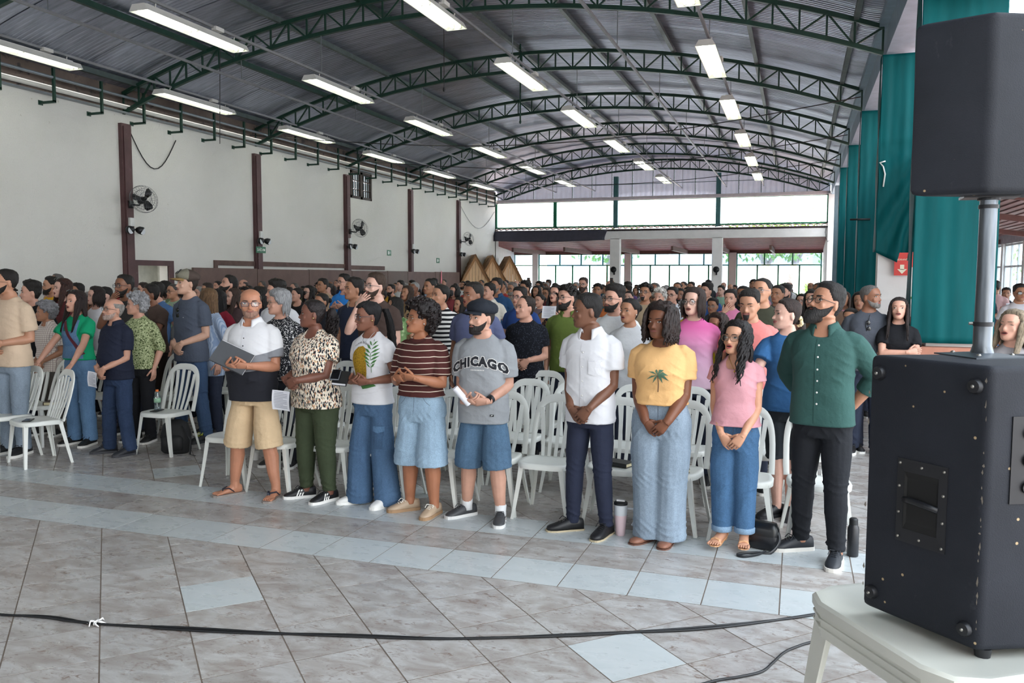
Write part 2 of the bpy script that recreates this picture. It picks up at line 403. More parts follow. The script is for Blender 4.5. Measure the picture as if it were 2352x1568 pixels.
# columns
COLS = TR_Y[1:6]
for k, y in enumerate(COLS):
    g = Geo().box2((XL-.01, y-.14, 0), (XL+.09, y+.14, 5.16)).box2((XL+.09, y-.10, 0), (XL+.12, y+.10, 5.10))
    o = struct(put('trim_%d' % (k+2), g, RUST)); o['label'] = 'brown wall column under the %s truss' % ORD[k+1]
# rail board, dado boards
o = struct(put('trim_8', Geo().box2((XL, 17.45, 2.14), (XL+.04, 24.0, 2.27)).box2((XL, 17.45, 2.0), (XL+.04, 17.58, 2.14)).box2((XL, 24.1, 2.10), (XL+.04, 26.6, 2.24)), mat('faded_brown_board', '#5e4740', .7, var=.3, vscale=4)))
o['label'] = 'faded brown timber rail on the left wall'
BOARD = mat('brown_speckled_board', '#6d5852', .75, var=.12, vscale=3, dirt=('#8b7670', 60, .60)); BOARD2 = mat('plain_brown_board', '#5b463c', .6, var=.1)
dd = thing('board_screen', 'long low screen of brown speckled boards standing along the left wall', 'screen', (XL+.2, 0, 0))
yy = 16.4; k = 0
while yy < 31.4:
    wd = 2.5 if k not in (4,) else 1.6
    put('board', Geo().box2((0, yy+.012, 0), (.06, yy+wd-.012, 2.07-.01*(k % 2))), BOARD2 if k == 4 else BOARD, dd); yy += wd; k += 1
rb = put('pink_ribbon', Geo().box((XL+.29, 31.0, 1.86), (.01, .14, .5), taper=.4), mat('pink_ribbon', '#e77f8c', .6)); tag(rb, 'narrow pink ribbon hanging on the end of the brown screen', 'ribbon')
# pipes, tray, brackets
PVC = mat('pvc_pipe', '#d8d6cf', .5, var=.1, vscale=2)
o = put('drain_pipe', Geo().tube([(XL+.12, -6, 5.51), (XL+.12, 38, 5.51)], .055, 10), PVC, smooth=True); tag(o, 'white plastic drain pipe running along the top of the left wall', 'pipe')
TRAY = mat('perforated_tray', '#8e959a', .4, .6, var=.1)
tr = Geo().box2((XL+.02, -6, 5.375), (XL+.14, 38, 5.385)).box2((XL+.02, -6, 5.38), (XL+.025, 38, 5.43)).box2((XL+.135, -6, 5.38), (XL+.14, 38, 5.405))
o = put('cable_tray', tr, TRAY); tag(o, 'thin grey metal cable tray under the white pipe on the left wall', 'cable tray')
o = put('roof_edge_conduit', Geo().tube([(XL+.35, -6, 5.66), (XL+.35, 38, 5.66)], .03, 8), TRAY, smooth=True); tag(o, 'grey conduit hanging beside the pipe along the left roof edge', 'conduit')
k = 0
for j in range(7):
    y0 = TR_Y[j]
    for i in range(4):
        y = y0+.25+i*1.16
        if y > 37.8: continue
        g = Geo().box2((XL+.33, y-.022, 5.20), (XL+.38, y+.022, 5.84)).box2((XL, y-.022, 5.18), (XL+.38, y+.022, 5.225)).box2((XL, y-.05, 5.16), (XL+.012, y+.05, 5.25))
        tag(put('hanging_bracket', g, GREEN), 'green L-shaped hanging bracket on the left wall, %s in the bay after the %s truss' % (ORD[i], ORD[j]), 'bracket', 'green wall brackets')
# hanging wire loops
WIRE = mat('dark_wire', '#2a2a2c', .6, var=0)
def wire(name, pts, r, m_, label, cat='wire'):
    return tag(put(name, Geo().tube(pts, r, 6), m_, smooth=True), label, cat)
wire('loose_wire', [(XL+.03, 14.75+i*.12, 5.05-.75*math.sin(PI*i/12)) for i in range(13)], .012, WIRE, 'thin dark wire looping down beside the first brown column')
wire('loose_wire', [(XL+.03, 33.6+i*.36, 5.0-.9*math.sin(PI*i/12)) for i in range(13)], .012, mat('grey_wire', '#a7a7a6', .6), 'grey wire loop hanging on the wall near the far corner')
# ---------------------------------------------------------------- far end
YE = 38.1
SHEETM = mat('ribbed_gable_sheet', '#aab0bc', .5, .2, var=.1, vscale=2)
_n = SHEETM.node_tree; _t = nd(_n, 'ShaderNodeBsdfTranslucent'); _t.inputs[0].default_value = lin('#c3c8dc'); _m = nd(_n, 'ShaderNodeMixShader'); _m.inputs[0].default_value = .10
_o = [q for q in _n.nodes if q.type == 'OUTPUT_MATERIAL'][0]; _b = [q for q in _n.nodes if q.type == 'BSDF_PRINCIPLED'][0]; _n.links.new(_b.outputs[0], _m.inputs[1]); _n.links.new(_t.outputs[0], _m.inputs[2]); _n.links.new(_m.outputs[0], _o.inputs[0])
wf = struct(link('wall_far', None)); wf['label'] = 'far end gable of grey ribbed sheets above a glazed strip'
xs = np.linspace(XL, XR, 17)
for i in range(16):
    a, b = xs[i]+.015, xs[i+1]-.015; n = 16; top = []; bot = []
    for j in range(n+1):
        x = a+(b-a)*j/n; yo = YE+.25+(.02 if (j % 4) in (1, 2) else 0)
        bot.append((x, yo, 5.5)); top.append((x, yo, arc(x, RH, RA)+.05))
    V = bot+top; F = [(j, j+1, n+2+j, n+1+j) for j in range(n)]
    put('gable_sheet', Geo().add(V, F), SHEETM, wf)
    if i: bar('cover_strip', (xs[i], YE+.23, 5.5), (xs[i], YE+.23, arc(xs[i], RH, RA)), .03, .03, mat('dull_green_strip', '#46625a', .6), wf)
bar('gable_rail', (XL, YE+.2, 6.15), (XR, YE+.2, 6.15), .02, .03, mat('dull_green_strip', '#46625a'), wf)
put('lintel_beam', Geo().box2((XL-.3, YE-.1, 5.42), (XR, YE+.3, 5.56)), mat('pale_pink_grey_beam', '#c9c0c4', .6, var=.08), wf)
for x, wd in ((-8.08, .2), (-3.46, .2)): put('gable_post', Geo().box2((x-wd/2, YE, 4.15), (x+wd/2, YE+.2, 6.5)), mat('teal_post_paint', '#3f6f70', .5), wf)
# clerestory panes
CL = glass_mat('frosted_clerestory', '#f7fbff', .2, .04, frost=.3)
struct(put('roof_porch_bounce', Geo().add([(-16.6, YE+.3, 4.12), (1.7, YE+.3, 4.12), (1.7, 44.8, 3.55), (-16.6, 44.8, 3.55), (-16.6, YE+.3, 4.05), (1.7, YE+.3, 4.05), (1.7, 44.8, 3.48), (-16.6, 44.8, 3.48)], [(0, 1, 2, 3), (7, 6, 5, 4), (0, 4, 5, 1), (1, 5, 6, 2), (2, 6, 7, 3), (3, 7, 4, 0)]), mat('pale_bounce_tiles', '#c9a28a', .8, var=.15, vscale=8)))  # unseen pale roof top added to bounce sunlight up through the clerestory
edges = [XL, -11.0, -8.08, -3.46, 1.15]
for i in range(4):
    wv = struct(link('window_%d' % (i+2), None)); a, b = edges[i]+.05, edges[i+1]-.05
    nn = max(2, int((b-a)/1.5))
    for j in range(nn):
        x0, x1 = a+(b-a)*j/nn, a+(b-a)*(j+1)/nn
        for q in range(2): put('pane', Geo().box2((x0+.008, YE+.1, 4.28+q*.57), (x1-.008, YE+.11, 4.28+q*.57+.555)), CL, wv)
    fg = Geo().box2((a-.06, YE+.06, 4.2), (a+.03, YE+.15, 5.44)).box2((b-.03, YE+.06, 4.2), (b+.06, YE+.15, 5.44)).box2((a, YE+.06, 4.2), (b, YE+.15, 4.27)).box2((a, YE+.06, 5.40), (b, YE+.15, 5.46))
    put('window_frame', fg, GREENF, wv)
# tiled eave strip
te = struct(link('trim_32', None, None, (0, YE, 0))); te['label'] = 'row of clay roof tile ends with light showing between under the glazed strip'
CLAY = mat('dark_clay_tile', '#5b4038', .8, var=.3, vscale=20)  # dark brown clay, mottled by noise
th = np.linspace(0, PI, 7)
v0 = [(math.cos(a)*.13, 0, math.sin(a)*.07) for a in th]; v1 = [(math.cos(a)*.115, 0, math.sin(a)*.055) for a in th]
cap_ = v0+v1[::-1]
tm = Geo().loft([np.array(cap_)+[0, -.15, 0], np.array(cap_)+[0, .6, .12]]).mesh('roof_tile', CLAY, False)
for i in range(52): link('roof_tile', tm, te, (XL+.15+i*.291, .1, 4.10))
put('eave_batten', Geo().box2((XL, -.05, 4.0), (XR, .2, 4.085)), mat('dark_batten', '#3b3133', .8), te)
# white beam, cloth
b = Geo().box2((-8.6, YE-.05, 3.64), (XR, YE+.25, 4.02)).box2((XL-.02, YE-.05, 3.64), (-13.6, YE+.25, 4.02))
struct(put('trim_31', Geo().box2((XR+.02, -6, 5.40), (XR+.55, 38.2, RH+.06)).box2((XR-.1, -6, RH-.1), (XR+.6, 38.2, RH+.02)), mat('pale_blue_gutter', '#9db2c2', .4, .2, var=.1)))
o = struct(put('trim_9', b, WHITEP)); o['label'] = 'white concrete beam above the porch opening'
cv = []; nx, nz = 40, 6
for i in range(nx+1):
    for j in range(nz+1):
        u, v = i/nx, j/nz; x = -13.95+u*5.55-(.12*v if u < .02 else 0)+(.0 if u < .98 else -.18*v)
        cv.append((x, YE-.22-.02*math.sin(u*23)*(v), 4.05-v*.45-.06*math.sin(PI*u)*v))
cf = [(i*(nz+1)+j, (i+1)*(nz+1)+j, (i+1)*(nz+1)+j+1, i*(nz+1)+j+1) for i in range(nx) for j in range(nz)]
o = put('dark_cloth', Geo().add(cv, cf), mat('charcoal_cloth', '#43434f', .9, var=.1), smooth=True)
sm = o.modifiers.new('thickness', 'SOLIDIFY'); sm.thickness = .01
tag(o, 'long charcoal cloth draped over the left part of the far beam', 'cloth')
for k, x in enumerate((-8.08, -3.46)): o = struct(put('trim_%d' % (10+k), Geo().box2((x-.22, YE-.05, 0), (x+.22, YE+.35, 3.66)), WHITEP)); o['label'] = 'white porch column, %s from the left' % ORD[k]
# porch ceiling (red-brown boards)
BRD = mat('red_brown_boards', '#8c4f4c', .5, var=.2, vscale=5)
pc = struct(link('ceiling_porch', None)); pc['kind'] = 'structure'
for i in range(26):
    y0 = YE+.3+i*.23; z0 = 3.75-(y0-YE)*.085
    put('board', Geo().box2((-16, y0+.006, z0), (1.5, y0+.224, z0+.02)), BRD, pc)
for x in (-13.2, -10.6, -8.0, -5.5, -3.4, -1.2): put('rafter', Geo().box2((x-.05, YE+.3, 3.1), (x+.05, YE+6, 3.3)).add([], []), mat('dark_rafter', '#5a4038', .7), pc).rotation_euler = (0, 0, 0)
struct(put('trim_12', Geo().box2((-16.5, 43.9, 3.12), (1.6, 44.1, 3.35)), mat('brown_porch_beam', '#6b4a46', .7)))
struct(put('wall_porch', Geo().box2((-16.3, YE+.2, -.1), (-15.0, 44.0, 4.2)).box2((XL-.25, YE, -.1), (XL, YE+.5, 5.4)).box2((-15.2, YE+.2, 0), (XL-.2, YE+.4, 3.6)), WHITEP))
struct(put('wall_corner', Geo().box2((1.12, YE-.2, -.1), (1.5, YE+6, 5.45)), WHITEP))
for k, (x, wd) in enumerate(((-13.75, .32), (-8.6, .34), (-3.2, .36))): o = struct(put('trim_%d' % (13+k), Geo().box2((x-wd/2, 43.8, 0), (x+wd/2, 44.2, 3.15)), WHITEP)); o['label'] = 'white pier between the glazed porch doors, %s from the left' % ORD[k]
# glazed doors
TINT = glass_mat('bluish_top_glass', '#c8d6e6', .03, .12); CLR = glass_mat('clear_door_glass', '#f4faff', .02, .05)
bays = [(-15.0, -13.92), (-13.58, -8.78), (-8.42, -3.4), (-3.0, 1.05)]
for k, (a, b) in enumerate(bays):
    dr = struct(link('door_%d' % (k+2), None)); dr['label'] = 'green framed glazed porch doors, %s bay from the left' % ORD[k]
    bar('head_rail', (a, 44, 3.12), (b, 44, 3.12), .07, .12, GREENF, dr); bar('transom', (a, 44, 2.52), (b, 44, 2.52), .06, .08, GREENF, dr); bar('bottom_rail', (a, 44, .1), (b, 44, .1), .06, .2, GREENF, dr)
    n = max(1, round((b-a)/1.2))
    for i in range(n+1):
        x = a+(b-a)*i/n; bar('mullion', (x, 44, 2.5), (x, 44, 3.15), .06, .07, GREENF, dr)
        if i < n:
            w_ = (b-a)/n; put('pane', Geo().box2((x+.03, 44, 2.56), (x+w_/2-.005, 44.01, 3.07)), TINT, dr); put('pane', Geo().box2((x+w_/2+.005, 44, 2.56), (x+w_-.03, 44.01, 3.07)), TINT, dr)
    n2 = max(1, round((b-a)/1.0))
    for i in range(n2+1):
        x = a+(b-a)*i/n2; bar('stile', (x, 44, .1), (x, 44, 2.5), .07, .09, GREENF, dr)
        if i < n2 and i % 2 == 0: put('pane', Geo().box2((x+.04, 44, .2), (x+(b-a)/n2-.04, 44.01, 2.48)), CLR, dr)
# ---------------------------------------------------------------- outside
struct(put('floor_yard', Geo().box2((-45, 44.2, -.25), (30, 80, -.06)), mat('pale_concrete', '#d9d6d0', .8, var=.06)))
struct(put('wall_yard', Geo().box2((-45, 62, -.1), (30, 62.3, 2.6)), WHITEP))
bh = thing('low_building', 'low white building with a blue-grey roof beyond the porch doors', 'building', (-5, 66, 0))
put('wall', Geo().box2((-14, 0, -.1), (14, 5, 3.0)), WHITEP, bh)
put('roof', Geo().add([(-14.5, -.6, 2.9), (14.5, -.6, 2.9), (14.5, 3, 4.5), (-14.5, 3, 4.5), (-14.5, -.6, 2.75), (14.5, -.6, 2.75), (14.5, 3, 4.35), (-14.5, 3, 4.35)], [(0, 1, 2, 3), (7, 6, 5, 4), (0, 4, 5, 1), (1, 5, 6, 2), (2, 6, 7, 3), (3, 7, 4, 0)]), mat('blue_grey_roof', '#7f93b5', .6), bh)
BARK = mat('grey_brown_bark', '#a3938c', .9, var=.25, vscale=9, bmp=.6, bscale=12); LEAF = mat('yellow_green_leaf', '#7da04e', .6, var=.4, vscale=2)  # leaf green varies at random
for k, (x, lean) in enumerate(((-1.55, -.12), (-.55, .10), (-11.5, .05))):
    t = thing('tree', 'tree with %s outside the glazed doors, %s' % (['a grey trunk leaning left', 'a grey trunk leaning right', 'a slim trunk'][k], ['left of the right-hand pair', 'right of the right-hand pair', 'behind the left bays'][k]), 'tree', (x, 50+k*.8, -.06))
    g = Geo().tube([(0, 0, 0), (lean*.8, 0, 1.2), (lean*2.2, .1, 2.4), (lean*4.5, .2, 3.8), (lean*7, .3, 5.2)], [.3, .24, .2, .16, .08], 10)
    g.tube([(lean*2.2, .1, 2.4), (lean*2.2+.5, .3, 3.4), (lean*2.2+1.2, .4, 4.4)], [.13, .1, .05], 8); put('trunk', g, BARK, t, smooth=True)
    lg = Geo()
    for i in range(420):
        a, rr, z = RNG.uniform(0, 2*PI), 2.4*math.sqrt(RNG.uniform(0, 1)), RNG.uniform(2.9, 6.4)
        M = Euler(RNG.uniform(-1.5, 1.5, 3)).to_matrix(); c = np.array([lean*4+rr*math.cos(a), .2+rr*math.sin(a), z]); s_ = RNG.uniform(.12, .26)
        lg.add(np.array([(-s_, 0, 0), (0, -s_*.45, .02), (s_, 0, 0), (0, s_*.45, .02)])@np.array(M).T+c, [(0, 1, 2, 3)])
    tag(put('foliage', lg, LEAF, t), kind='stuff')
for k, (x, y) in enumerate(((-1.0, 55), (.6, 53), (-12.5, 57))):
    t = thing('palm_shrub', 'bushy green shrub outside the doors, %s' % ['between the two leaning trunks', 'right of the leaning trunks', 'beyond the left bays'][k], 'shrub', (x, y, -.06))
    put('stem', Geo().tube([(0, 0, 0), (.03, 0, .9)], [.09, .05], 7), BARK, t)
    lg = Geo()
    for i in range(90):
        a, el = RNG.uniform(0, 2*PI), RNG.uniform(.2, 1.4); L = RNG.uniform(.8, 1.5); d = np.array([math.cos(a)*math.cos(el), math.sin(a)*math.cos(el), math.sin(el)]); p = np.array([.03, 0, .8]); s_ = np.array([-math.sin(a), math.cos(a), 0])*.05
        lg.add([p-s_*.3, p+d*L*.5-s_+[0, 0, .1], p+d*L-[0, 0, .3*L], p+d*L*.5+s_+[0, 0, .1], p+s_*.3], [(0, 1, 2, 3, 4)])
    put('leaves', lg, LEAF, t)
# ---------------------------------------------------------------- right side: piers, banners, annex
BAN = None
def banner_mat():
    mt = bpy.data.materials.new('green_satin_cloth'); mt.use_nodes = True; n = mt.node_tree; b = n.nodes.get('Principled BSDF'); o = n.nodes.get('Material Output')
    c = ramp(n, noise(n, coords(n, (3, 3, .4)), 2.2, 4), [(.3, lin('#014b4e')), (.7, lin('#035a5d'))]); n.links.new(c, b.inputs['Base Color'])
    b.inputs['Roughness'].default_value = .6; b.inputs['Specular IOR Level'].default_value = .15
    tl = nd(n, 'ShaderNodeBsdfTranslucent'); n.links.new(c, tl.inputs[0]); mx = nd(n, 'ShaderNodeMixShader'); mx.inputs[0].default_value = .15
    n.links.new(b.outputs[0], mx.inputs[1]); n.links.new(tl.outputs[0], mx.inputs[2]); n.links.new(mx.outputs[0], o.inputs[0])
    return mt
BAN = banner_mat()
PW = .74
for k, y in enumerate(TR_Y[:6]):
    x0_ = XR+.13 if k == 0 else XR; pw_ = .62 if k == 0 else PW
    g = Geo().box2((x0_, y+.02, -.1), (x0_+pw_, y+.34, 5.3))
    if k == 1: g.box2((XR-.02, y-.08, -.1), (XR+PW+.02, y+.36, 1.52))
    o = struct(put('trim_%d' % (20+k), g, WHITEP if k < 5 else mat('unlit_pier_grey', '#5d6f78', .7))); o['label'] = 'masonry pier on the right under the %s truss' % ORD[k]  # last pier's grey-teal colour stands for its unlit look
def banner(k, y, z0, z1, wx, gather=0.0, label='', amp=.012, seed=0, x0=XR-.04):
    nx, nz = 60, 60; V = []; r = np.random.RandomState(seed); ph = r.uniform(0, 6, 6)
    for j in range(nz+1):
        v = j/nz; z = z1+(z0-z1)*v
        for i in range(nx+1):
            u = i/nx
            fold = amp*(math.sin(u*9+ph[0]+v*2)+.6*math.sin(u*21+ph[1]-v*3)+.4*math.sin(u*37+ph[2]+v*1.3))*(.25+.75*v)
            x = x0+u*wx; zz = z
            if gather:
                # folds fan out from a tie point high on the right edge
                du, dv = 1.02-u, v-.42
                ang = math.atan2(dv, du+.02); dist = math.hypot(du, dv*2)
                if dv > 0: fold += .05*math.sin(ang*26+ph[3])*min(1, dist*1.5)*(.35+.65*min(1, dv*2))
                if v > .93: zz -= (v-.93)/.07*gather*max(0, 1-abs(u-.45)*2.1)
            V.append((x, y-.05-max(-.02, fold)-.02, zz))
    F = [(j*(nx+1)+i, (j+1)*(nx+1)+i, (j+1)*(nx+1)+i+1, j*(nx+1)+i+1) for j in range(nz) for i in range(nx)]
    # return along the hall side, so the cloth wraps the pier
    g = Geo().add(V, F); S = []
    for j in range(nz+1):
        v = j/nz; z = z1+(z0-z1)*v
        for i in range(5): S.append((x0-.005-.006*math.sin(v*17+i), y-.06+i*.1, z))
    g.add(S, [(j*5+i, j*5+i+1, (j+1)*5+i+1, (j+1)*5+i) for j in range(nz) for i in range(4)])
    o = put('green_banner', g, BAN, smooth=True); tag(o, label, 'banner', 'green banners on the right piers')
    so = o.modifiers.new('thickness', 'SOLIDIFY'); so.thickness = .004; so.offset = 0
    return o
banner(0, 9.95, 1.16, 5.36, PW+.06, 0, 'nearest green satin banner, hanging lowest beside the speaker pole', .006, 1)
banner(1, 14.6, 2.28, 5.36, PW+.06, .2, 'green satin banner gathered into fanned folds above the red sign', .012, 2)
for k in (2, 3, 4): banner(k, TR_Y[k], .9, 5.36, PW+.06, 0, 'green satin banner on the right piers, %s from the camera' % ORD[k], .009, 3+k)
# upper valance beside the nearest banner
V = []; nx, nz = 50, 16
for j in range(nz+1):
    for i in range(nx+1):
        u, v = i/nx, j/nz; V.append((XR+.05+u*2.4, 9.55+.04*math.sin(u*14+v*2)+.05*v, 6.3-v*(1.55-.25*u)-.05*math.sin(u*PI*3)*v))
o = put('green_valance', Geo().add(V, [(j*(nx+1)+i, (j+1)*(nx+1)+i, (j+1)*(nx+1)+i+1, j*(nx+1)+i+1) for j in range(nz) for i in range(nx)]), BAN, smooth=True)
so = o.modifiers.new('thickness', 'SOLIDIFY'); so.thickness = .004
tag(o, 'green satin valance hung high behind the top speaker', 'valance')
# tie and hooks on the banners
tag(put('tie_cord', Geo().tube([(XR+.02, 14.50, 3.62), (XR+.05, 14.49, 3.5), (XR+.03, 14.48, 3.3)], .012, 6).tube([(XR+.02, 14.50, 3.62), (XR-.03, 14.49, 3.68), (XR+.05, 14.49, 3.7)], .012, 6), mat('white_cord', '#dcdcd8', .8), smooth=True), 'white cord knotted at the edge of the gathered banner', 'cord')
tag(put('banner_rod', Geo().tube([(XR-.2, 19.16, 3.1), (XR+.2, 19.16, 3.1)], .02, 8), BLACKP, smooth=True), 'short dark rod sticking out beside the third banner', 'rod')
# red signs and cabinet on pier
RED = mat('sign_red', '#d6362f', .45, var=.04); CREAM = mat('sign_cream', '#f3ead0', .5, var=0)
rs = thing('hydrant_sign', 'red fire hydrant sign with a cream down arrow under the gathered banner', 'sign', (1.55, 14.5, 1.90))
put('plate', Geo().box2((-.115, 0, 0), (.115, .01, .36)), RED, rs)
put('arrow', Geo().box2((-.03, -.004, .09), (.03, 0, .17)).add([(-.07, -.004, .1), (0, -.004, .025), (.07, -.004, .1), (-.07, 0, .1), (0, 0, .025), (.07, 0, .1)], [(0, 1, 2), (3, 5, 4), (0, 3, 4, 1), (1, 4, 5, 2), (2, 5, 3, 0)]), CREAM, rs)
o = link('lettering', text_mesh('lettering', 'HIDRANTE', .04, CREAM), rs, (0, -.003, .25)); o.rotation_euler = (PI/2, 0, 0)
rs2 = thing('small_fire_sign', 'smaller red sign mounted behind the right edge of the hydrant sign', 'sign', (1.76, 14.505, 2.03))
put('plate', Geo().box2((-.1, 0, 0), (.09, .01, .24)), RED, rs2)
put('print_lines', Geo().box2((-.02, -.004, .12), (.06, 0, .15)).box2((-.03, -.004, .05), (.06, 0, .075)), CREAM, rs2)
hc = thing('hose_cabinet', 'red fire hose cabinet at the foot of the white pier', 'cabinet', (1.62, 14.3, 0))
put('body', Geo().box2((-.1, 0, .55), (.34, .2, 1.25)), mat('cabinet_red', '#a8403c', .5, var=.12), hc); put('door', Geo().box2((-.08, -.015, .57), (.32, 0, 1.23)), mat('cabinet_red', '#a8403c'), hc); put('label_plate', Geo().box2((.2, -.02, 1.3), (.34, 0, 1.5)), RED, hc); put('pictogram', Geo().box2((.24, -.024, 1.36), (.31, -.02, 1.45)), CREAM, hc)
lf = Geo()
for i in range(7):
    a = i*.9; lf.add([(0, 0, 0), (.05*math.cos(a)-.02*math.sin(a), .03, .03), (.1*math.cos(a), .02, .02+.02*math.sin(i)), (.05*math.cos(a)+.02*math.sin(a), -.01, .035)], [(0, 1, 2, 3)])
tag(put('leafy_sprig', lf, LEAF, loc=(1.72, 14.56, 1.525)), 'small green leafy sprig on the ledge of the white pier', 'sprig')
# brown low wall below nearest banner
struct(put('trim_30', Geo().box2((XR, 9.8, -.1), (2.4, 10.25, 1.12)), mat('terracotta_dado', '#a9735f', .8, var=.1)))
# annex
AX = 6.4
an = struct(link('wall_annex', None)); an['label'] = 'glazed wall of the side annex on the right'
WINM = mat('pale_window_steel', '#c9cdd0', .5, var=.06)
put('sill_wall', Geo().box2((AX, 8, -.1), (AX+.2, 38, .9)), WHITEP, an); put('head_wall', Geo().box2((AX, 8, 3.0), (AX+.2, 38, 3.5)), mat('annex_beam', '#a9a4ac', .7), an)
put('end_wall', Geo().box2((XR+PW, 36, -.1), (AX, 36.2, 3.6)), WHITEP, an)
for i in range(11):
    y = 9+i*2.8; wv = struct(link('window_%d' % (10+i), None))
    put('jamb', Geo().box2((AX-.05, y-.14, .9), (AX+.2, y+.14, 3.0)), WHITEP, wv)
    for j in range(4): bar('mullion', (AX+.05, y+.14+j*.84, .9), (AX+.05, y+.14+j*.84, 3.0), .06, .06, WINM, wv)
    for z in (1.0, 2.25, 2.95): bar('rail', (AX+.05, y+.14, z), (AX+.05, y+2.66, z), .06, .05, WINM, wv)
    for j in range(1, 9): bar('glazing_bar', (AX+.05, y+.14+j*.28, .9), (AX+.05, y+.14+j*.28, 3.0), .014, .014, WINM, wv)
    for j in range(3): put('pane', Geo().box2((AX+.09, y+.18+j*.84, .95), (AX+.095, y+.94+j*.84, 2.95)), CLR, wv)
ca = struct(link('ceiling_annex', None)); ca['label'] = 'sloping pinkish timber ceiling of the annex'
for i in range(20):
    x0 = XR+PW+.05+i*.225; z0 = 3.95-(x0-XR)*.13
    put('board', Geo().box2((x0+.004, 10.4, z0), (x0+.22, 36.2, z0+.02)), mat('pink_brown_boards', '#b08079', .5, var=.15), ca)
put('deck', Geo().add([(XR+PW+.05, 8.5, 4.0), (AX+.2, 8.5, 3.40), (AX+.2, 36.2, 3.40), (XR+PW+.05, 36.2, 4.0), (XR+PW+.05, 8.5, 4.03), (AX+.2, 8.5, 3.43), (AX+.2, 36.2, 3.43), (XR+PW+.05, 36.2, 4.03)], [(0, 1, 2, 3), (7, 6, 5, 4), (0, 4, 5, 1), (1, 5, 6, 2), (2, 6, 7, 3), (3, 7, 4, 0)]), mat('pink_brown_boards', '#b08079'), ca)
for y in (14, 18.5, 23, 27.5, 32): put('rafter', Geo().add([(XR+.8, y-.05, 3.8), (AX, y-.05, 3.16), (AX, y+.05, 3.16), (XR+.8, y+.05, 3.8), (XR+.8, y-.05, 3.66), (AX, y-.05, 3.02), (AX, y+.05, 3.02), (XR+.8, y+.05, 3.66)], [(0, 1, 2, 3), (7, 6, 5, 4), (0, 4, 5, 1), (2, 6, 7, 3), (1, 5, 6, 2), (0, 3, 7, 4)]), mat('brown_rafter', '#8a5f58', .7), ca)
# green planting seen through annex windows
for k in range(5):
    t = thing('garden_tree', 'leafy garden tree outside the annex windows, %s from the camera' % ORD[k], 'tree', (11.5+2*(k % 2), 15+k*7, -.2), 0, 'garden trees')
    put('trunk', Geo().tube([(0, 0, 0), (.1, 0, 1.5), (0, .1, 3)], [.2, .15, .1], 8), BARK, t, smooth=True)
    lg = Geo()
    for i in range(700):
        p = RNG.normal(0, 1, 3)*[1.2, 1.4, 1.0]+[0, 0, 3.0]; M = Euler(RNG.uniform(-1.5, 1.5, 3)).to_matrix(); s_ = RNG.uniform(.1, .2)
        lg.add(np.array([(-s_, 0, 0), (0, -s_*.45, .02), (s_, 0, 0), (0, s_*.45, .02)])@np.array(M).T+p, [(0, 1, 2, 3)])
    tag(put('foliage', lg, LEAF, t), kind='stuff')
# ---------------------------------------------------------------- light rails and fittings
TUBE = emit_mat('lit_tube', '#fbffe9', 14.0); HOUS = mat('fitting_housing', '#cfcdc8', .5, var=.06, vscale=4); REFL = mat('fitting_reflector', '#eef0e6', .35, var=0)
RAILS = [(-1.53, 5.86, 1), (-3.1, 5.86, 0), (-5.03, 5.86, 1), (-9.02, 5.86, 1), (-10.9, 5.86, 0), (-12.65, 5.84, 1)]
RW = ['row nearest the green banners', '', 'second row from the banners', 'second row from the left wall', '', 'row along the left wall']
fx = Geo()
L, TWD, BWD = 2.34, .11, .17
fx.add([(-TWD, -L/2, .10), (TWD, -L/2, .10), (BWD, -L/2, 0), (-BWD, -L/2, 0), (-TWD, L/2, .10), (TWD, L/2, .10), (BWD, L/2, 0), (-BWD, L/2, 0)], [(0, 3, 2, 1), (4, 5, 6, 7), (0, 1, 5, 4), (0, 4, 7, 3), (1, 2, 6, 5)])
fx.box((0, 0, .115), (.1, L*.9, .04)); HM = fx.mesh('housing', HOUS)
RM = Geo().add([(-TWD+.01, -L/2+.01, .09), (TWD-.01, -L/2+.01, .09), (BWD-.008, -L/2+.004, .002), (-BWD+.008, -L/2+.004, .002), (-TWD+.01, L/2-.01, .09), (TWD-.01, L/2-.01, .09), (BWD-.008, L/2-.004, .002), (-BWD+.008, L/2-.004, .002)], [(1, 2, 3, 0), (7, 6, 5, 4), (4, 5, 1, 0), (3, 7, 4, 0), (5, 6, 2, 1)]).mesh('reflector', REFL)
TM2 = Geo().tube([(0, -.56, 0), (0, .56, 0)], .019, 8).mesh('tube', TUBE, True); SM = Geo().box((0, 0, 0), (.035, .03, .05)).mesh('lamp_holder', HOUS)
for r_, (x, z, lit) in enumerate(RAILS):
    g = Geo().box2((x-.02, -1, z-.02), (x+.02, 38.0, z+.02)).box2((x-.024, -1, z+.012), (x+.024, 38, z+.018))
    o = put('light_rail', g, mat('grey_conduit', '#8f9093', .45, .4, var=.1)); tag(o, 'straight grey light rail, %s from the left wall' % ORD[5-r_], 'rail', 'overhead light rails')
    for y in TR_Y:
        o2 = bar('hanger', (x, y, z), (x, y, arc(x, HEEL, APEX)+.02), .014, .014, GALV, o)
    if not lit: continue
    for k in range(-1, 7):
        y = 11.02+k*4.42
        if y > 37: continue
        t = thing('light_fitting', 'long twin-tube fluorescent light, %s from the camera in the %s' % (ORD[k+1], RW[r_]), 'ceiling light', (x-.08 if r_ > 0 else x-.03, y, z-.19), 0, 'fluorescent lights on the rails')
        link('housing', HM, t); link('reflector', RM, t)
        for sx_ in (-.06, .06):
            for sy in (-.575, .575): link('tube', TM2, t, (sx_, sy, .035))
            for sy in (-1.15, 0, 1.15): link('lamp_holder', SM, t, (sx_, sy, .045))
        for sy in (-.9, .9): bar('stem', (.06, sy, .11), (.08, sy, .2), .012, .012, HOUS, t)
        bar('ballast', (.1, .35, .17), (.1, .55, .17), .06, .09, HOUS, t)
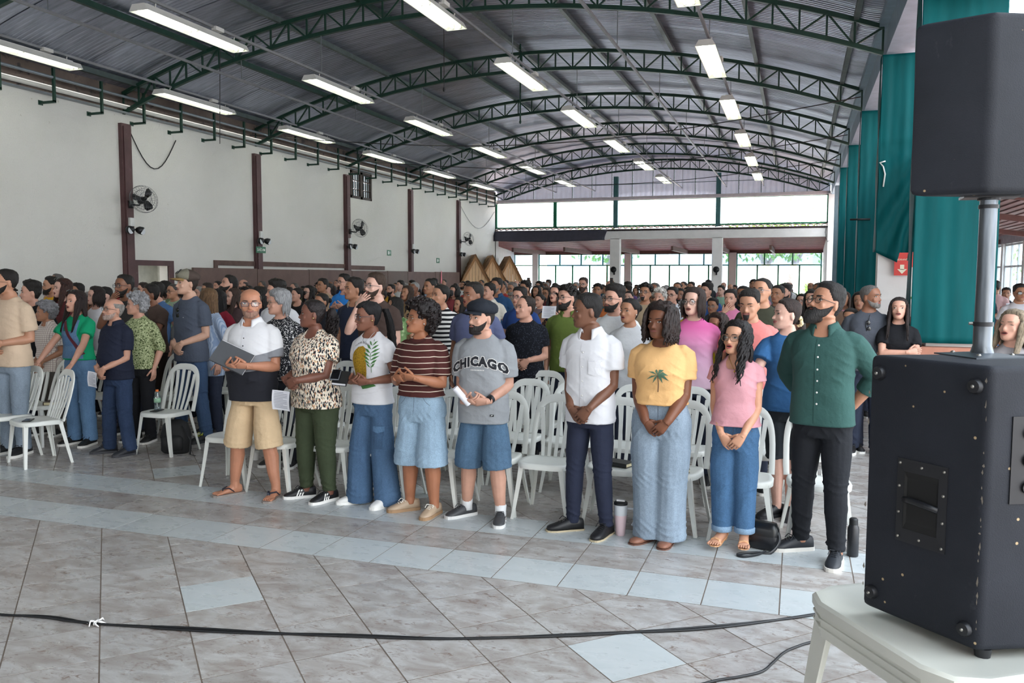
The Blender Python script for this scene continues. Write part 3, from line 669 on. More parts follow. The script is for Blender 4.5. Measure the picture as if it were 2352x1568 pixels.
# slack stay wires across the hall (twisted cable between truss heels)
for k in (2, 3, 4):
    y = TR_Y[k]-.6; g = Geo().tube([(XL+.3+i*(XR-XL-.4)/24, y+1.6*math.sin(i/24*PI), 5.55-.35*math.sin(PI*i/24)) for i in range(25)], .012, 5)
    tag(put('stay_cable', g, WIRE, smooth=True), 'twisted dark cable slung across the hall by the %s truss' % ORD[k], 'cable', 'slung cables')
for k, (px, py0, py1, y) in enumerate(((505, 50, 330, 14.2), (1020, 95, 205, 15.5), (1195, 150, 280, 19.0))):
    a, b = ony(px, py0, y), ony(px, py1, y); a.z = arc(a.x, RH, RA)+.01; g = Geo().tube([a, b], .008 if k < 2 else .02, 6)
    if k: g.ball(b, (.03, .03, .05), 6, 5)
    tag(put('drop_cord', g, GREEN if k == 2 else WIRE), ['thin cord hanging in front of the second left wall bay', 'short dark cord with a weight hanging from the second truss', 'green drop rod hanging below the third truss'][k], 'cord')
# ---------------------------------------------------------------- wall fans, emergency lights, exit signs
FANB = mat('fan_black', '#1d1e21', .4, var=.1); FANW = mat('fan_wire', '#6d6f72', .35, .7, var=0)
def make_fan():
    t = thing('wall_fan', '', 'fan', (0, 0, 0), 0, 'oscillating wall fans')
    put('wall_arm', Geo().box((0, 0, 0), (.04, .12, .16)).tube([(.02, 0, 0), (.22, 0, -.02), (.27, 0, .05)], .02, 8), FANB, t, smooth=True)
    M = Matrix.Translation((.34, 0, .1))@Euler((0, math.radians(78), math.radians(-24))).to_matrix().to_4x4()
    put('motor', Geo().tube([(0, 0, -.16), (0, 0, -.13), (0, 0, -.02), (0, 0, 0)], [.04, .075, .075, .05], 12).xf(M), FANB, t, smooth=True)
    R = .30; g = Geo()
    for rr, zz in ((R, .05), (R*.985, .0), (R*.7, .115), (R*.4, .14), (R*.7, -.03)):
        g.tube([(rr*math.cos(a), rr*math.sin(a), zz) for a in np.linspace(0, 2*PI, 33)], .004, 4, cap=False)
    for i in range(28):
        a = i*2*PI/28; c, s = math.cos(a), math.sin(a)
        g.tube([(.07*c, .07*s, .14), (R*.7*c, R*.7*s, .115), (R*c, R*s, .05), (R*.9*c, R*.9*s, -.01), (.1*c, .1*s, -.05)], .002, 3)
    put('cage', g.xf(M), FANW, t)
    put('hub', Geo().tube([(0, 0, .0), (0, 0, .1), (0, 0, .15)], [.045, .045, .03], 10).xf(M), FANB, t, smooth=True)
    for i in range(3):
        a = i*2*PI/3+.4; R3 = Matrix.Rotation(a, 4, 'Z'); b = Geo(); rings = []
        for q, (r, wd, tw) in enumerate(((.05, .04, .7), (.12, .075, .55), (.2, .09, .4), (.255, .06, .3))):
            rings.append([(r, -wd*math.cos(tw), .05-wd*math.sin(tw)), (r, wd*math.cos(tw), .05+wd*math.sin(tw)), (r, wd*math.cos(tw), .056+wd*math.sin(tw)), (r, -wd*math.cos(tw), .056-wd*math.sin(tw))])
        put('blade', b.loft(rings).xf(M@R3), FANB, t, smooth=True)
    return t
fan0 = make_fan()
for k, (y, z) in enumerate(((14.62, 3.42), (24.05, 3.33), (33.45, 3.4))):
    o = fan0 if k == 0 else copy_tree(fan0); o.location = (XL+.13, y, z)
    o['label'] = 'black wall fan with a wire cage on the %s brown column' % ['nearest', 'third', 'farthest']if False else 'black wall fan with a wire cage on the %s brown column' % ['nearest', 'third', 'farthest'][k]
def make_em():
    t = thing('emergency_light', '', 'emergency light', (0, 0, 0), 0, 'emergency lights on the columns')
    put('battery_box', Geo().box((.03, 0, .1), (.06, .12, .18)), mat('em_white', '#d9d9d6', .5), t)
    for s in (-1, 1):
        put('lamp_head', Geo().tube([(.04, s*.13, -.06), (.10, s*.15, -.07), (.17, s*.17, -.09)], [.05, .085, .09], 10), FANB, t, smooth=True)
        put('lens', Geo().disc((.171, s*.17, -.09), .08, 12, Euler((0, PI/2, 0)).to_matrix()), mat('lamp_lens', '#c3c8cc', .2), t)
    put('yoke', Geo().tube([(.03, -.16, -.06), (.03, .16, -.06)], .02, 6), FANB, t)
    return t
em0 = make_em()
for k, (px, py) in enumerate(((300, 520), (586, 546), (800, 560), (945, 572), (1060, 580))):
    p = onx(px, py, XL+.15); o = em0 if k == 0 else copy_tree(em0); o.location = (XL+.12, COLS[k], p.z)
    o['label'] = 'twin-headed black emergency light on the %s brown column' % ORD[k]
EXG = mat('exit_green', '#1f6a4a', .5, var=.05); EXW = mat('exit_white', '#e9efe9', .5, var=0)
def exit_sign(px, py, y, txt, label, xo=.0, wd=.42, ht=.17):
    p = onx(px, py, XL+xo); t = thing('exit_sign', label, 'sign', (XL+xo, y, p.z), 0, 'green exit signs')
    put('plate', Geo().box2((0, -wd/2, -ht/2), (.012, wd/2, ht/2)), EXG, t)
    if txt:
        o = link('lettering', text_mesh('lettering', txt, .11, EXW), t, (.014, -.02, 0)); o.rotation_euler = (PI/2, 0, PI/2)
        put('arrow', Geo().add([(.014, wd/2-.09, .045), (.014, wd/2-.02, 0), (.014, wd/2-.09, -.045), (.0145, wd/2-.09, 0)], [(2, 1, 0)]), EXW, t)
    else:
        put('pictogram', Geo().box2((.012, -.1, -.06), (.014, -.02, .06)).box2((.012, .02, -.05), (.014, .05, .03)).ball((.014, .05, .05), (.002, .02, .02), 6, 4).box2((.012, .0, -.01), (.014, .1, .01)), EXW, t)
exit_sign(585, 573, 19.25, 'SAÍDA', 'green exit sign reading SAÍDA with an arrow on the second column', .125)
exit_sign(885, 580, 27.0, '', 'small green pictogram exit sign on the wall past the window', .0, .3, .2)
exit_sign(1003, 598, 31.3, '', 'small green pictogram exit sign on the wall near the huts', .0, .3, .2)
# porch column fans/lamps (dark fixtures)
for k, (x, y) in enumerate(((-8.08, YE-.07), (-3.46, YE-.07))):
    t = thing('column_fan', 'small dark fan fixed on the %s white porch column' % ORD[k], 'fan', (x, y, 2.15), 0, 'fans on the porch columns')
    put('bracket', Geo().box((0, -.04, -.1), (.07, .08, .12)), FANB, t); put('head', Geo().tube([(0, -.05, .05), (0, -.2, .08)], [.05, .13], 10), FANB, t, smooth=True); put('guard', Geo().tube([(.13*math.cos(a), -.22, .08+.13*math.sin(a)) for a in np.linspace(0, 2*PI, 17)], .012, 5), FANB, t)
# screen of the pier at far right: wires
wire('frayed_wires', [(1.12, 37.88, 4.25), (1.05, 37.8, 4.05), (1.02, 37.75, 3.8), (1.06, 37.74, 3.55), (1.13, 37.76, 3.4), (1.18, 37.8, 3.45)], .012, WIRE, 'frayed dark wires hanging at the right end of the far beam')
# ---------------------------------------------------------------- thatched huts
PINE = mat('pale_pine_boards', '#efc79c', .7, var=.12, vscale=6, vec_scale=(8, 8, .6)); THATCH = mat('dry_thatch', '#a07f60', .95, var=.45, vscale=14, vec_scale=(1, 1, 3), bmp=.6, bscale=30)
def hut(px, py, y, k):
    p = ony(px, py, y); Z = p.z
    t = thing('thatched_hut', 'small pine hut with thatched roof by the far wall, %s from the left' % ORD[k], 'hut', (p.x, y, 0), math.radians(28), 'thatched huts')
    W_, D_, EV = .55, .8, Z-1.15
    n = 8
    for i in range(n):
        a, b = -W_+i*2*W_/n, -W_+(i+1)*2*W_/n; f = lambda q: EV+(Z-.1-EV)*(1-abs(q)/W_)
        put('wall_board', Geo().loft([[(a+.006, -.02, 0), (b-.006, -.02, 0), (b-.006, -.02, f(b)), (a+.006, -.02, f(a))], [(a+.006, .02, 0), (b-.006, .02, 0), (b-.006, .02, f(b)), (a+.006, .02, f(a))]]), PINE, t)
    put('side_walls', Geo().box2((-W_, 0, 0), (-W_+.03, D_*1.6, EV)).box2((W_-.03, 0, 0), (W_, D_*1.6, EV)).box2((-W_, D_*1.6, 0), (W_, D_*1.6+.03, EV)), PINE, t)
    wn = put('window_frame', Geo().box2((-.16, -.05, EV-.35), (.16, -.02, EV+.02)), mat('hut_frame', '#c9a27c', .7), t); put('pane', Geo().box2((-.12, -.056, EV-.31), (-.005, -.05, EV-.02)).box2((.005, -.056, EV-.31), (.12, -.056+.006, EV-.02)), mat('hut_glass', '#8fb9c9', .2), wn)
    for s in (-1, 1):
        put('barge_board', Geo().add([(s*.0, -.06, Z-.02), (s*(W_+.2), -.06, EV-.35+.1), (s*(W_+.2), -.06, EV-.5+.1), (0, -.06, Z-.2), (s*.0, -.03, Z-.02), (s*(W_+.2), -.03, EV-.25), (s*(W_+.2), -.03, EV-.4), (0, -.03, Z-.2)], [(0, 1, 2, 3), (7, 6, 5, 4), (0, 4, 5, 1), (2, 6, 7, 3), (1, 5, 6, 2)]), mat('hut_barge', '#b98a5e', .7), t)
        g = Geo(); N = 9
        for q in range(N):      # overlapping thatch courses
            for m_ in range(26):
                f0 = q/N; yy0 = -.16+m_*.075+RNG.uniform(-.02, .02); dz = Z-(EV-.35)
                x0, x1 = s*(W_+.24)*f0, s*(W_+.24)*(f0+1.6/N+RNG.uniform(-.02, .05)); z0, z1 = Z+.05-dz*f0, Z+.05-dz*(f0+1.6/N)-.03; lift = RNG.uniform(.02, .05)
                g.add([(x0, yy0, z0), (x0, yy0+.08, z0), (x1, yy0+.07+RNG.uniform(-.03, .03), z1+lift), (x1, yy0+RNG.uniform(-.03, .03), z1+lift), (x0, yy0+.04, z0-.05), (x1, yy0+.04, z1-.02)], [(0, 1, 2, 3), (4, 0, 3, 5), (1, 4, 5, 2), (3, 2, 5)])
        tag(put('thatch', g, THATCH, t), kind='stuff')
for k, (px, py, y) in enumerate(((1092, 586, 33.6), (1131, 588, 35.2), (1171, 590, 36.8))): hut(px, py, y, k)
# ================================================================== PEOPLE
JOBS = []            # (geo, voxel, smooth_iterations, receiver)
def remesh_all():
    objs = []
    for g, vox, it, fn in JOBS:
        o = bpy.data.objects.new('job', g.mesh('job', [])); TMP.collection.objects.link(o)
        r = o.modifiers.new('r', 'REMESH'); r.mode = 'VOXEL'; r.voxel_size = vox; r.use_smooth_shade = True
        if it: s = o.modifiers.new('s', 'SMOOTH'); s.iterations = it; s.factor = .5
        objs.append(o)
    vl = TMP.view_layers[0]; vl.update(); dg = vl.depsgraph
    for o, (g, vox, it, fn) in zip(objs, JOBS): fn(bpy.data.meshes.new_from_object(o.evaluated_get(dg)))
    for o in objs:
        d = o.data; bpy.data.objects.remove(o); bpy.data.meshes.remove(d)
    JOBS.clear()
def skin_mat(c): return mat('skin_'+c.strip('#'), c, .48, var=.07, vscale=14, bmp=.06, bscale=90, bdist=.002, spec=.4)
def hair_mat(c, curly=False):
    return mat('hair_'+c.strip('#')+('_curly' if curly else ''), c, .45, var=.45, vscale=16, bmp=.9 if not curly else 1.0, bscale=30 if not curly else 45, bdist=.012, vec_scale=(6, 6, 1) if not curly else (1, 1, 1), spec=.35)
def cloth(c, key=None, bmp=.25): return mat(key or 'cloth_'+c.strip('#'), c, .85, var=.09, vscale=5, bmp=bmp*1.8, bscale=11, bdist=.02, spec=.25)
def denim(c):
    k = 'denim_'+c.strip('#')
    if k in MATS: return MATS[k]
    mt, n, b = base_mat(k); l = lin(c); v = coords(n)
    lo = tuple(x*.72 for x in l[:3])+(1,); hi = tuple(min(1, x*1.35+.01) for x in l[:3])+(1,)
    c1 = ramp(n, noise(n, coords(n, (1, 1, .35)), 7, 6, .7), [(.3, lo), (.5, l), (.75, hi)])
    c2 = mixc(n, .25, c1, ramp(n, noise(n, v, 130, 2), [(.4, lo), (.6, hi)]))
    n.links.new(c2, b.inputs['Base Color']); b.inputs['Roughness'].default_value = .85; b.inputs['Specular IOR Level'].default_value = .2
    bump(n, b, noise(n, v, 22, 4, .6), .3, .01); MATS[k] = mt; return mt
def stripes(key, c0, c1, period, duty, axis='Z', wob=.0, off=0.0):
    mt, n, b = base_mat(key); v = coords(n); s = nd(n, 'ShaderNodeSeparateXYZ'); n.links.new(v, s.inputs[0])
    def mth(op, a, bb=None, cc=None):
        x = nd(n, 'ShaderNodeMath', operation=op)
        for i, q in enumerate((a, bb, cc)):
            if q is None: continue
            if hasattr(q, 'links'): n.links.new(q, x.inputs[i])
            else: x.inputs[i].default_value = q
        return x.outputs[0]
    a = s.outputs[axis]
    if wob: a = mth('MULTIPLY_ADD', noise(n, v, 4, 2), wob, a)
    f = mth('FRACT', mth('MULTIPLY_ADD', a, 1/period, 10+off)); fac = mth('LESS_THAN', f, duty)
    n.links.new(mixc(n, fac, lin(c0), lin(c1)), b.inputs['Base Color']); b.inputs['Roughness'].default_value = .85; b.inputs['Specular IOR Level'].default_value = .2
    bump(n, b, noise(n, v, 14, 3), .25, .012); MATS[key] = mt; return mt
def checks(key, c0, c1, period, duty):
    mt, n, b = base_mat(key); v = coords(n); s = nd(n, 'ShaderNodeSeparateXYZ'); n.links.new(v, s.inputs[0]); fs = []
    for ax in ('X', 'Z'):
        x = nd(n, 'ShaderNodeMath', operation='MULTIPLY_ADD'); n.links.new(s.outputs[ax], x.inputs[0]); x.inputs[1].default_value = 1/period; x.inputs[2].default_value = 20
        y = nd(n, 'ShaderNodeMath', operation='FRACT'); n.links.new(x.outputs[0], y.inputs[0]); z = nd(n, 'ShaderNodeMath', operation='LESS_THAN'); n.links.new(y.outputs[0], z.inputs[0]); z.inputs[1].default_value = duty; fs.append(z.outputs[0])
    mx = nd(n, 'ShaderNodeMath', operation='MAXIMUM'); n.links.new(fs[0], mx.inputs[0]); n.links.new(fs[1], mx.inputs[1])
    n.links.new(mixc(n, mx.outputs[0], lin(c0), lin(c1)), b.inputs['Base Color']); b.inputs['Roughness'].default_value = .85; MATS[key] = mt; return mt
def blots(key, base, cols, scale, ths, stretch=(1, 1, 1), rot=(0, 0, 0), warp=0.0):
    """printed cloth: several layers of leaf-like or floral blots"""
    mt, n, b = base_mat(key); cur = lin(base)
    for i, (c, th) in enumerate(zip(cols, ths)):
        v = coords(n, stretch, rot=(rot[0]+i*.9, rot[1]+i*1.3, rot[2]+i*.7)); vo = nd(n, 'ShaderNodeTexVoronoi'); vo.inputs['Scale'].default_value = scale*(1+.13*i)
        if warp:
            nz = nd(n, 'ShaderNodeTexNoise'); n.links.new(v, nz.inputs['Vector']); nz.inputs['Scale'].default_value = scale*.6
            ad = nd(n, 'ShaderNodeVectorMath', operation='MULTIPLY_ADD'); n.links.new(nz.outputs['Color'], ad.inputs[0]); ad.inputs[1].default_value = (warp,)*3; n.links.new(v, ad.inputs[2]); n.links.new(ad.outputs[0], vo.inputs['Vector'])
        else: n.links.new(v, vo.inputs['Vector'])
        lt = nd(n, 'ShaderNodeMath', operation='LESS_THAN'); n.links.new(vo.outputs['Distance'], lt.inputs[0]); lt.inputs[1].default_value = th
        cur = mixc(n, lt.outputs[0], cur, lin(c))
    n.links.new(cur, b.inputs['Base Color']); b.inputs['Roughness'].default_value = .85; b.inputs['Specular IOR Level'].default_value = .2; MATS[key] = mt; return mt
def zones(key, stops, axis='Z', curve=0.0, soft=False):
    """cloth made of dyed or sewn zones along one axis"""
    mt, n, b = base_mat(key); v = coords(n); s = nd(n, 'ShaderNodeSeparateXYZ'); n.links.new(v, s.inputs[0]); a = s.outputs[axis]
    if curve:
        x = nd(n, 'ShaderNodeMath', operation='MULTIPLY'); n.links.new(s.outputs['X'], x.inputs[0]); n.links.new(s.outputs['X'], x.inputs[1]); y = nd(n, 'ShaderNodeMath', operation='MULTIPLY_ADD'); n.links.new(x.outputs[0], y.inputs[0]); y.inputs[1].default_value = curve; n.links.new(a, y.inputs[2]); a = y.outputs[0]
    mr = nd(n, 'ShaderNodeMapRange'); n.links.new(a, mr.inputs[0]); mr.inputs[1].default_value = .7; mr.inputs[2].default_value = 1.7
    c = ramp(n, mr.outputs[0], [((p-.7), lin(q)) for p, q in stops], 'LINEAR' if soft else 'CONSTANT')
    n.links.new(c, b.inputs['Base Color']); b.inputs['Roughness'].default_value = .85; b.inputs['Specular IOR Level'].default_value = .25; bump(n, b, noise(n, v, 14, 3), .25, .012); MATS[key] = mt; return mt
# ---------------------------------------------------------------- head
HT = np.array([0, .04, .12, .22, .32, .42, .50, .58, .70, .80, .90, .96, 1.0])
HW = np.array([.022, .038, .053, .061, .067, .071, .0735, .075, .0760, .0725, .058, .038, .008])
HF = -np.array([.080, .093, .0965, .094, .094, .091, .087, .0935, .091, .082, .060, .036, .006])
HB = np.array([-.030, .000, .040, .062, .076, .088, .096, .100, .102, .097, .078, .052, .010])
def head_pt(H, t, a, off=0.0):
    t = np.asarray(t, float); a = np.asarray(a, float); s = H['s']
    w = np.interp(t, HT, HW)*H.get('wide', 1); yf = np.interp(t, HT, HF); yb = np.interp(t, HT, HB)
    jaw = H.get('jaw', 1); w = w*np.where(t < .3, 1+(jaw-1)*(.3-t)/.3, 1)
    mid = (yf+yb)/2; hf = (yb-yf)/2; sg = lambda q, e: np.sign(q)*np.abs(q)**e
    x = w*sg(np.sin(a), .9); y = mid-hf*sg(np.cos(a), .92); z = t*.23
    p = np.stack(np.broadcast_arrays(x, y, z), -1)
    if np.any(np.asarray(off) != 0):
        c = np.array([0, .005, .125]); d = p-c; d[..., 2] *= np.where(d[..., 2] > 0, 1.0, .35); L = np.linalg.norm(d, axis=-1, keepdims=True); p = p+d/np.maximum(L, 1e-6)*np.asarray(off)[..., None]
    return p*s
def head_geo(g, H, n=20):
    th = np.arange(n)*2*PI/n; M = H['M']; R = np.array(M.to_3x3()); t0 = np.array(M.translation)
    X = lambda p: p@R.T+t0
    ts = [0, .04, .08, .12, .17, .22, .27, .32, .37, .42, .46, .50, .54, .58, .64, .70, .75, .80, .85, .90, .93, .96, .985, 1.0]
    g.loft([X(head_pt(H, t, th)) for t in ts])
    s = H['s']; nr = H.get('nose', 1)
    rings = []
    for t, pr, wd in ((.545, .001, .008), (.49, .007, .009), (.42, .015, .011), (.355, .024, .015), (.325, .021, .018*nr), (.305, .010, .016*nr), (.295, .0, .010)):
        yf = np.interp(t, HT, HF); z = t*.23
        rings.append(X(np.array([(-wd, yf+.014, z), (-wd, yf+.002, z), (-wd*.6, yf-pr*.8, z), (0, yf-pr, z), (wd*.6, yf-pr*.8, z), (wd, yf+.002, z), (wd, yf+.014, z)])*s))
    g.loft(rings[::-1])
    for sx in (-1, 1):
        p = head_pt(H, .44, sx*(PI/2+.16)); Mx = (M.to_3x3()@Euler((.15, 0, sx*.35)).to_matrix())
        g.ball(X(p+np.array([sx*.003, .002, 0])*s), np.array([.0085, .0185, .032])*s, 10, 8, Mx)
    # brow ridge and cheek hints, chin
    for sx in (-1, 1):
        g.ball(X(head_pt(H, .585, sx*.42)+np.array([0, .006, 0])*s), np.array([.022, .009, .007])*s, 8, 6, M)
        g.ball(X(head_pt(H, .36, sx*.62)+np.array([0, .012, 0])*s), np.array([.022, .016, .020])*s, 8, 6, M)
    g.ball(X(head_pt(H, .07, 0)+np.array([0, .010, .003])*s), np.array([.020, .014, .013])*s, 8, 6, M)
EYEW = mat('eye_white', '#cfc8c2', .25, var=0); IRIS = mat('eye_brown', '#2b1a12', .2, var=0); LID = mat('lash_line', '#20150f', .6, var=0); MOUTHD = mat('mouth_inside', '#3a1413', .6, var=0)
def face_parts(P, root, H, skin, hair_c, detail=1, expr='closed', browc=None, lipc=None, eyes='open'):
    M = H['M']; s = H['s']
    def X(p): return np.array(M@Vector(p))
    R3 = M.to_3x3(); n6 = 8 if detail else 6
    lipm = mat('lips_'+(lipc or '#9c5a52').strip('#'), lipc or '#9c5a52', .45, var=.05)
    browm = hair_mat(browc or hair_c)
    eyes_g = []
    for sx in (-1, 1):
        a = math.asin(.033/.0735)*sx; p = head_pt(H, .50, a); nrm = Vector((math.sin(a)*.75, -1, 0)).normalized()
        Mr = R3@rotm((0, -1, 0), nrm)
        op = 1.0 if eyes == 'open' else .35
        g = Geo(); c = X(p+np.array(nrm)*(.001*s)); g.ball(c, np.array([.0150, .0048, .0056*op])*s, n6+2, 6, Mr, 0)
        gz = H.get('gaze', 0)
        c2 = X(p+np.array(nrm)*(.0042*s)+np.array([gz*.004, 0, .0004])*s)
        if eyes == 'open': g.ball(c2, np.array([.0064, .0030, .0056*1.0])*s, n6, 5, Mr, 1)
        pts = [X(p+np.array(nrm)*(.0062*s)*math.sin(PI*q/6)**.5+np.array([(-.0165+.033*q/6), .002*abs(q-3), (.0085*op*math.sin(PI*q/6)-.001)])*s) for q in range(7)]
        g.tube(pts, [.0009*s, .0018*s, .0022*s, .0024*s, .0022*s, .0018*s, .0009*s], 5, mi=2)
        eyes_g.append(g)
    gb = []
    for sx in (-1, 1):
        g = Geo(); pts = []
        for q in range(6):
            x = .013+.036*q/5; a = math.asin(min(.98, x/.075))*sx; pts.append(X(head_pt(H, .588+.016*math.sin(PI*min(1, q/4.6)*.75), a, .004)))
        th_ = .0042 if P['sex'] == 'm' else .0030
        g.tube(pts, [th_*.8*s, th_*s, th_*s, th_*.9*s, th_*.7*s, .001*s], 6); gb.append(g)
    gm = Geo(); opn = {'closed': 0.0, 'open': .011, 'sing': .017, 'smile': .004}[expr]; wm = .024 if expr != 'sing' else .018
    if expr == 'smile': wm = .030
    sm = .006 if expr == 'smile' else 0
    for (t, rr, up) in ((.232, .0042, 1), (.232, .0052, -1)):
        pts = []
        for q in range(9):
            u = -1+q/4; a = math.asin(wm*u/.061); dz = up*(opn*.5*(1-u*u)+.0030*(1-u*u))+sm*u*u-(.0 if up > 0 else opn*.35*(1-u*u))
            pts.append(X(head_pt(H, t, a, .002)+np.array([0, .0 if up > 0 else .001, dz])*s))
        gm.tube(pts, [rr*s*(.35+.65*(1-(q/4-1)**2)) for q in range(9)], 6, mi=0)
    if opn: gm.ball(X(head_pt(H, .232, 0)+np.array([0, .004, -opn*.25])*s), np.array([wm*.85, .006, opn*.75])*s, 8, 6, R3, 1)
    if expr == 'smile': gm.ball(X(head_pt(H, .235, 0)+np.array([0, .0015, -.0005])*s), np.array([wm*.7, .004, .0035])*s, 8, 5, R3, 2)
    if detail:
        for g in eyes_g: put('eye', g, [EYEW, IRIS, LID], root, True)
        for g in gb: put('eyebrow', g, browm, root, True)
    else:
        e = Geo()
        for g in eyes_g: o_ = e.n; e.v += g.v; e.f += [tuple(i+o_ for i in f) for f in g.f]; e.m += g.m; e.n += g.n
        put('eyes', e, [EYEW, IRIS, LID], root, True)
        e = Geo()
        for g in gb: o_ = e.n; e.v += g.v; e.f += [tuple(i+o_ for i in f) for f in g.f]; e.m += g.m; e.n += g.n
        put('eyebrows', e, browm, root, True)
    put('mouth', gm, [lipm, MOUTHD, EYEW], root, True)
# ---------------------------------------------------------------- hair
def sstep(x): x = np.clip(x, 0, 1); return x*x*(3-2*x)
def hairline(a, front=.83, temple=.60, nape=.14, ear=.52):
    d = np.degrees(np.abs(np.arctan2(np.sin(a), np.cos(a))))
    return np.interp(d, [0, 30, 52, 68, 82, 98, 112, 135, 180], [front, front-.01, front-.05, temple, ear, ear, .30, nape+.03, nape])
def hair_shell(H, thick, front=.83, temple=.62, nape=.14, ear=.52, top=None, nz=0.0, nsc=60, crown_max=None, na=48, ntt=30, side=None):
    g = Geo(); a = np.linspace(0, 2*PI, na, endpoint=False); ts = np.concatenate([np.linspace(.08, .8, ntt-10), np.linspace(.82, 1.0, 10)])
    A, Tt = np.meshgrid(a, ts); hl = hairline(A, front, temple, nape, ear); sd = (Tt-hl)
    k = sstep(sd/.10)
    th = thick+((top if top is not None else thick)-thick)*sstep((Tt-.72)/.2)
    if side is not None: th = np.where(np.abs(np.sin(A)) > .6, th*(1-(1-side)*sstep((.85-Tt)/.2)), th)
    if crown_max is not None: k = k*(1-sstep((Tt-crown_max)/.06)*(np.cos(A) > -2))
    off = th*k-.006*(1-k)
    p = head_pt(H, Tt, A, off+1e-6)
    if nz:
        q = p*nsc/H['s']; dis = np.sin(q[..., 0]*1.3+np.sin(q[..., 1]*1.7)*1.5)*np.sin(q[..., 2]*1.1+np.sin(q[..., 0]*.9)*1.7)*np.cos(q[..., 1]*1.2+q[..., 2]*.4)
        c = np.array([0, .005, .125])*H['s']; d = p-c; d /= np.linalg.norm(d, axis=-1, keepdims=True); p = p+d*(dis*nz*k)[..., None]*H['s']
    n = len(a); F = []
    for i in range(len(ts)-1):
        for j in range(n):
            j2 = (j+1) % n
            if max(sd[i, j], sd[i+1, j], sd[i, j2], sd[i+1, j2]) > -.06 and (crown_max is None or ts[i] < crown_max+.08): F.append((i*n+j, i*n+j2, (i+1)*n+j2, (i+1)*n+j))
    g.add(p.reshape(-1, 3), F); return g
def strands(H, g, a0, a1, n, z_end, rad=.011, start_t=(.55, .8), off0=.012, out=.03, wave=0.0, wfreq=40, seg=9, nsides=5, taper=.35, seed=0, fwd=0.0, body_back=.10, swirl=0.0):
    """tapered locks falling from the head down to z_end (head-local metres below the chin)"""
    r = np.random.RandomState(seed)
    for i in range(n):
        a = a0+(a1-a0)*(i+r.uniform(.1, .9))/n; t = r.uniform(*start_t); p0 = head_pt(H, t, a, off0)/H['s']
        pm = head_pt(H, .34, a, out*.8+r.uniform(-.004, .008))/H['s']; ze = z_end+r.uniform(-.03, .02); ph = r.uniform(0, 6)
        pe = np.array([pm[0]*1.02, pm[1], ze])
        if ze < -.06 and math.cos(a) > -.25: pe[1] = min(pe[1], -.085)-.01; pe[0] *= 1.1
        if math.cos(a) < -.2 and ze < -.06: pe[1] = max(pe[1], body_back*.85)+.01
        pts = []
        for q in range(seg):
            u = q/(seg-1)
            if u < .4: v = u/.4; c = p0*(1-v)**2+2*v*(1-v)*np.array([pm[0], pm[1], p0[2]*.6+pm[2]*.4])+v*v*pm
            else: v = (u-.4)/.6; c = pm*(1-v)+pe*v
            w_ = wave*u**.5; pts.append((c+np.array([math.sin(u*wfreq*.3+ph), math.cos(u*wfreq*.3+ph), 0])*w_)*H['s'])
        rr = [rad*H['s']*(.8+.5*math.sin(PI*min(1, u*1.2)))*(1-(1-taper)*max(0, u-.6)/.4) for u in np.linspace(0, 1, seg)]
        g.tube(pts, rr, nsides)
def curls(H, g, n, rmin, rmax, t0, front, thick, seed=0, nape=.15, temple=.6, rs=.012):
    r = np.random.RandomState(seed); c = 0
    while c < n:
        t, a = r.uniform(t0, 1), r.uniform(0, 2*PI)
        if t < float(hairline(a, front, temple, nape)): continue
        p = head_pt(H, t, a, thick*r.uniform(rmin, rmax)); g.ball(p, rs*H['s']*r.uniform(.7, 1.3), 6, 4); c += 1
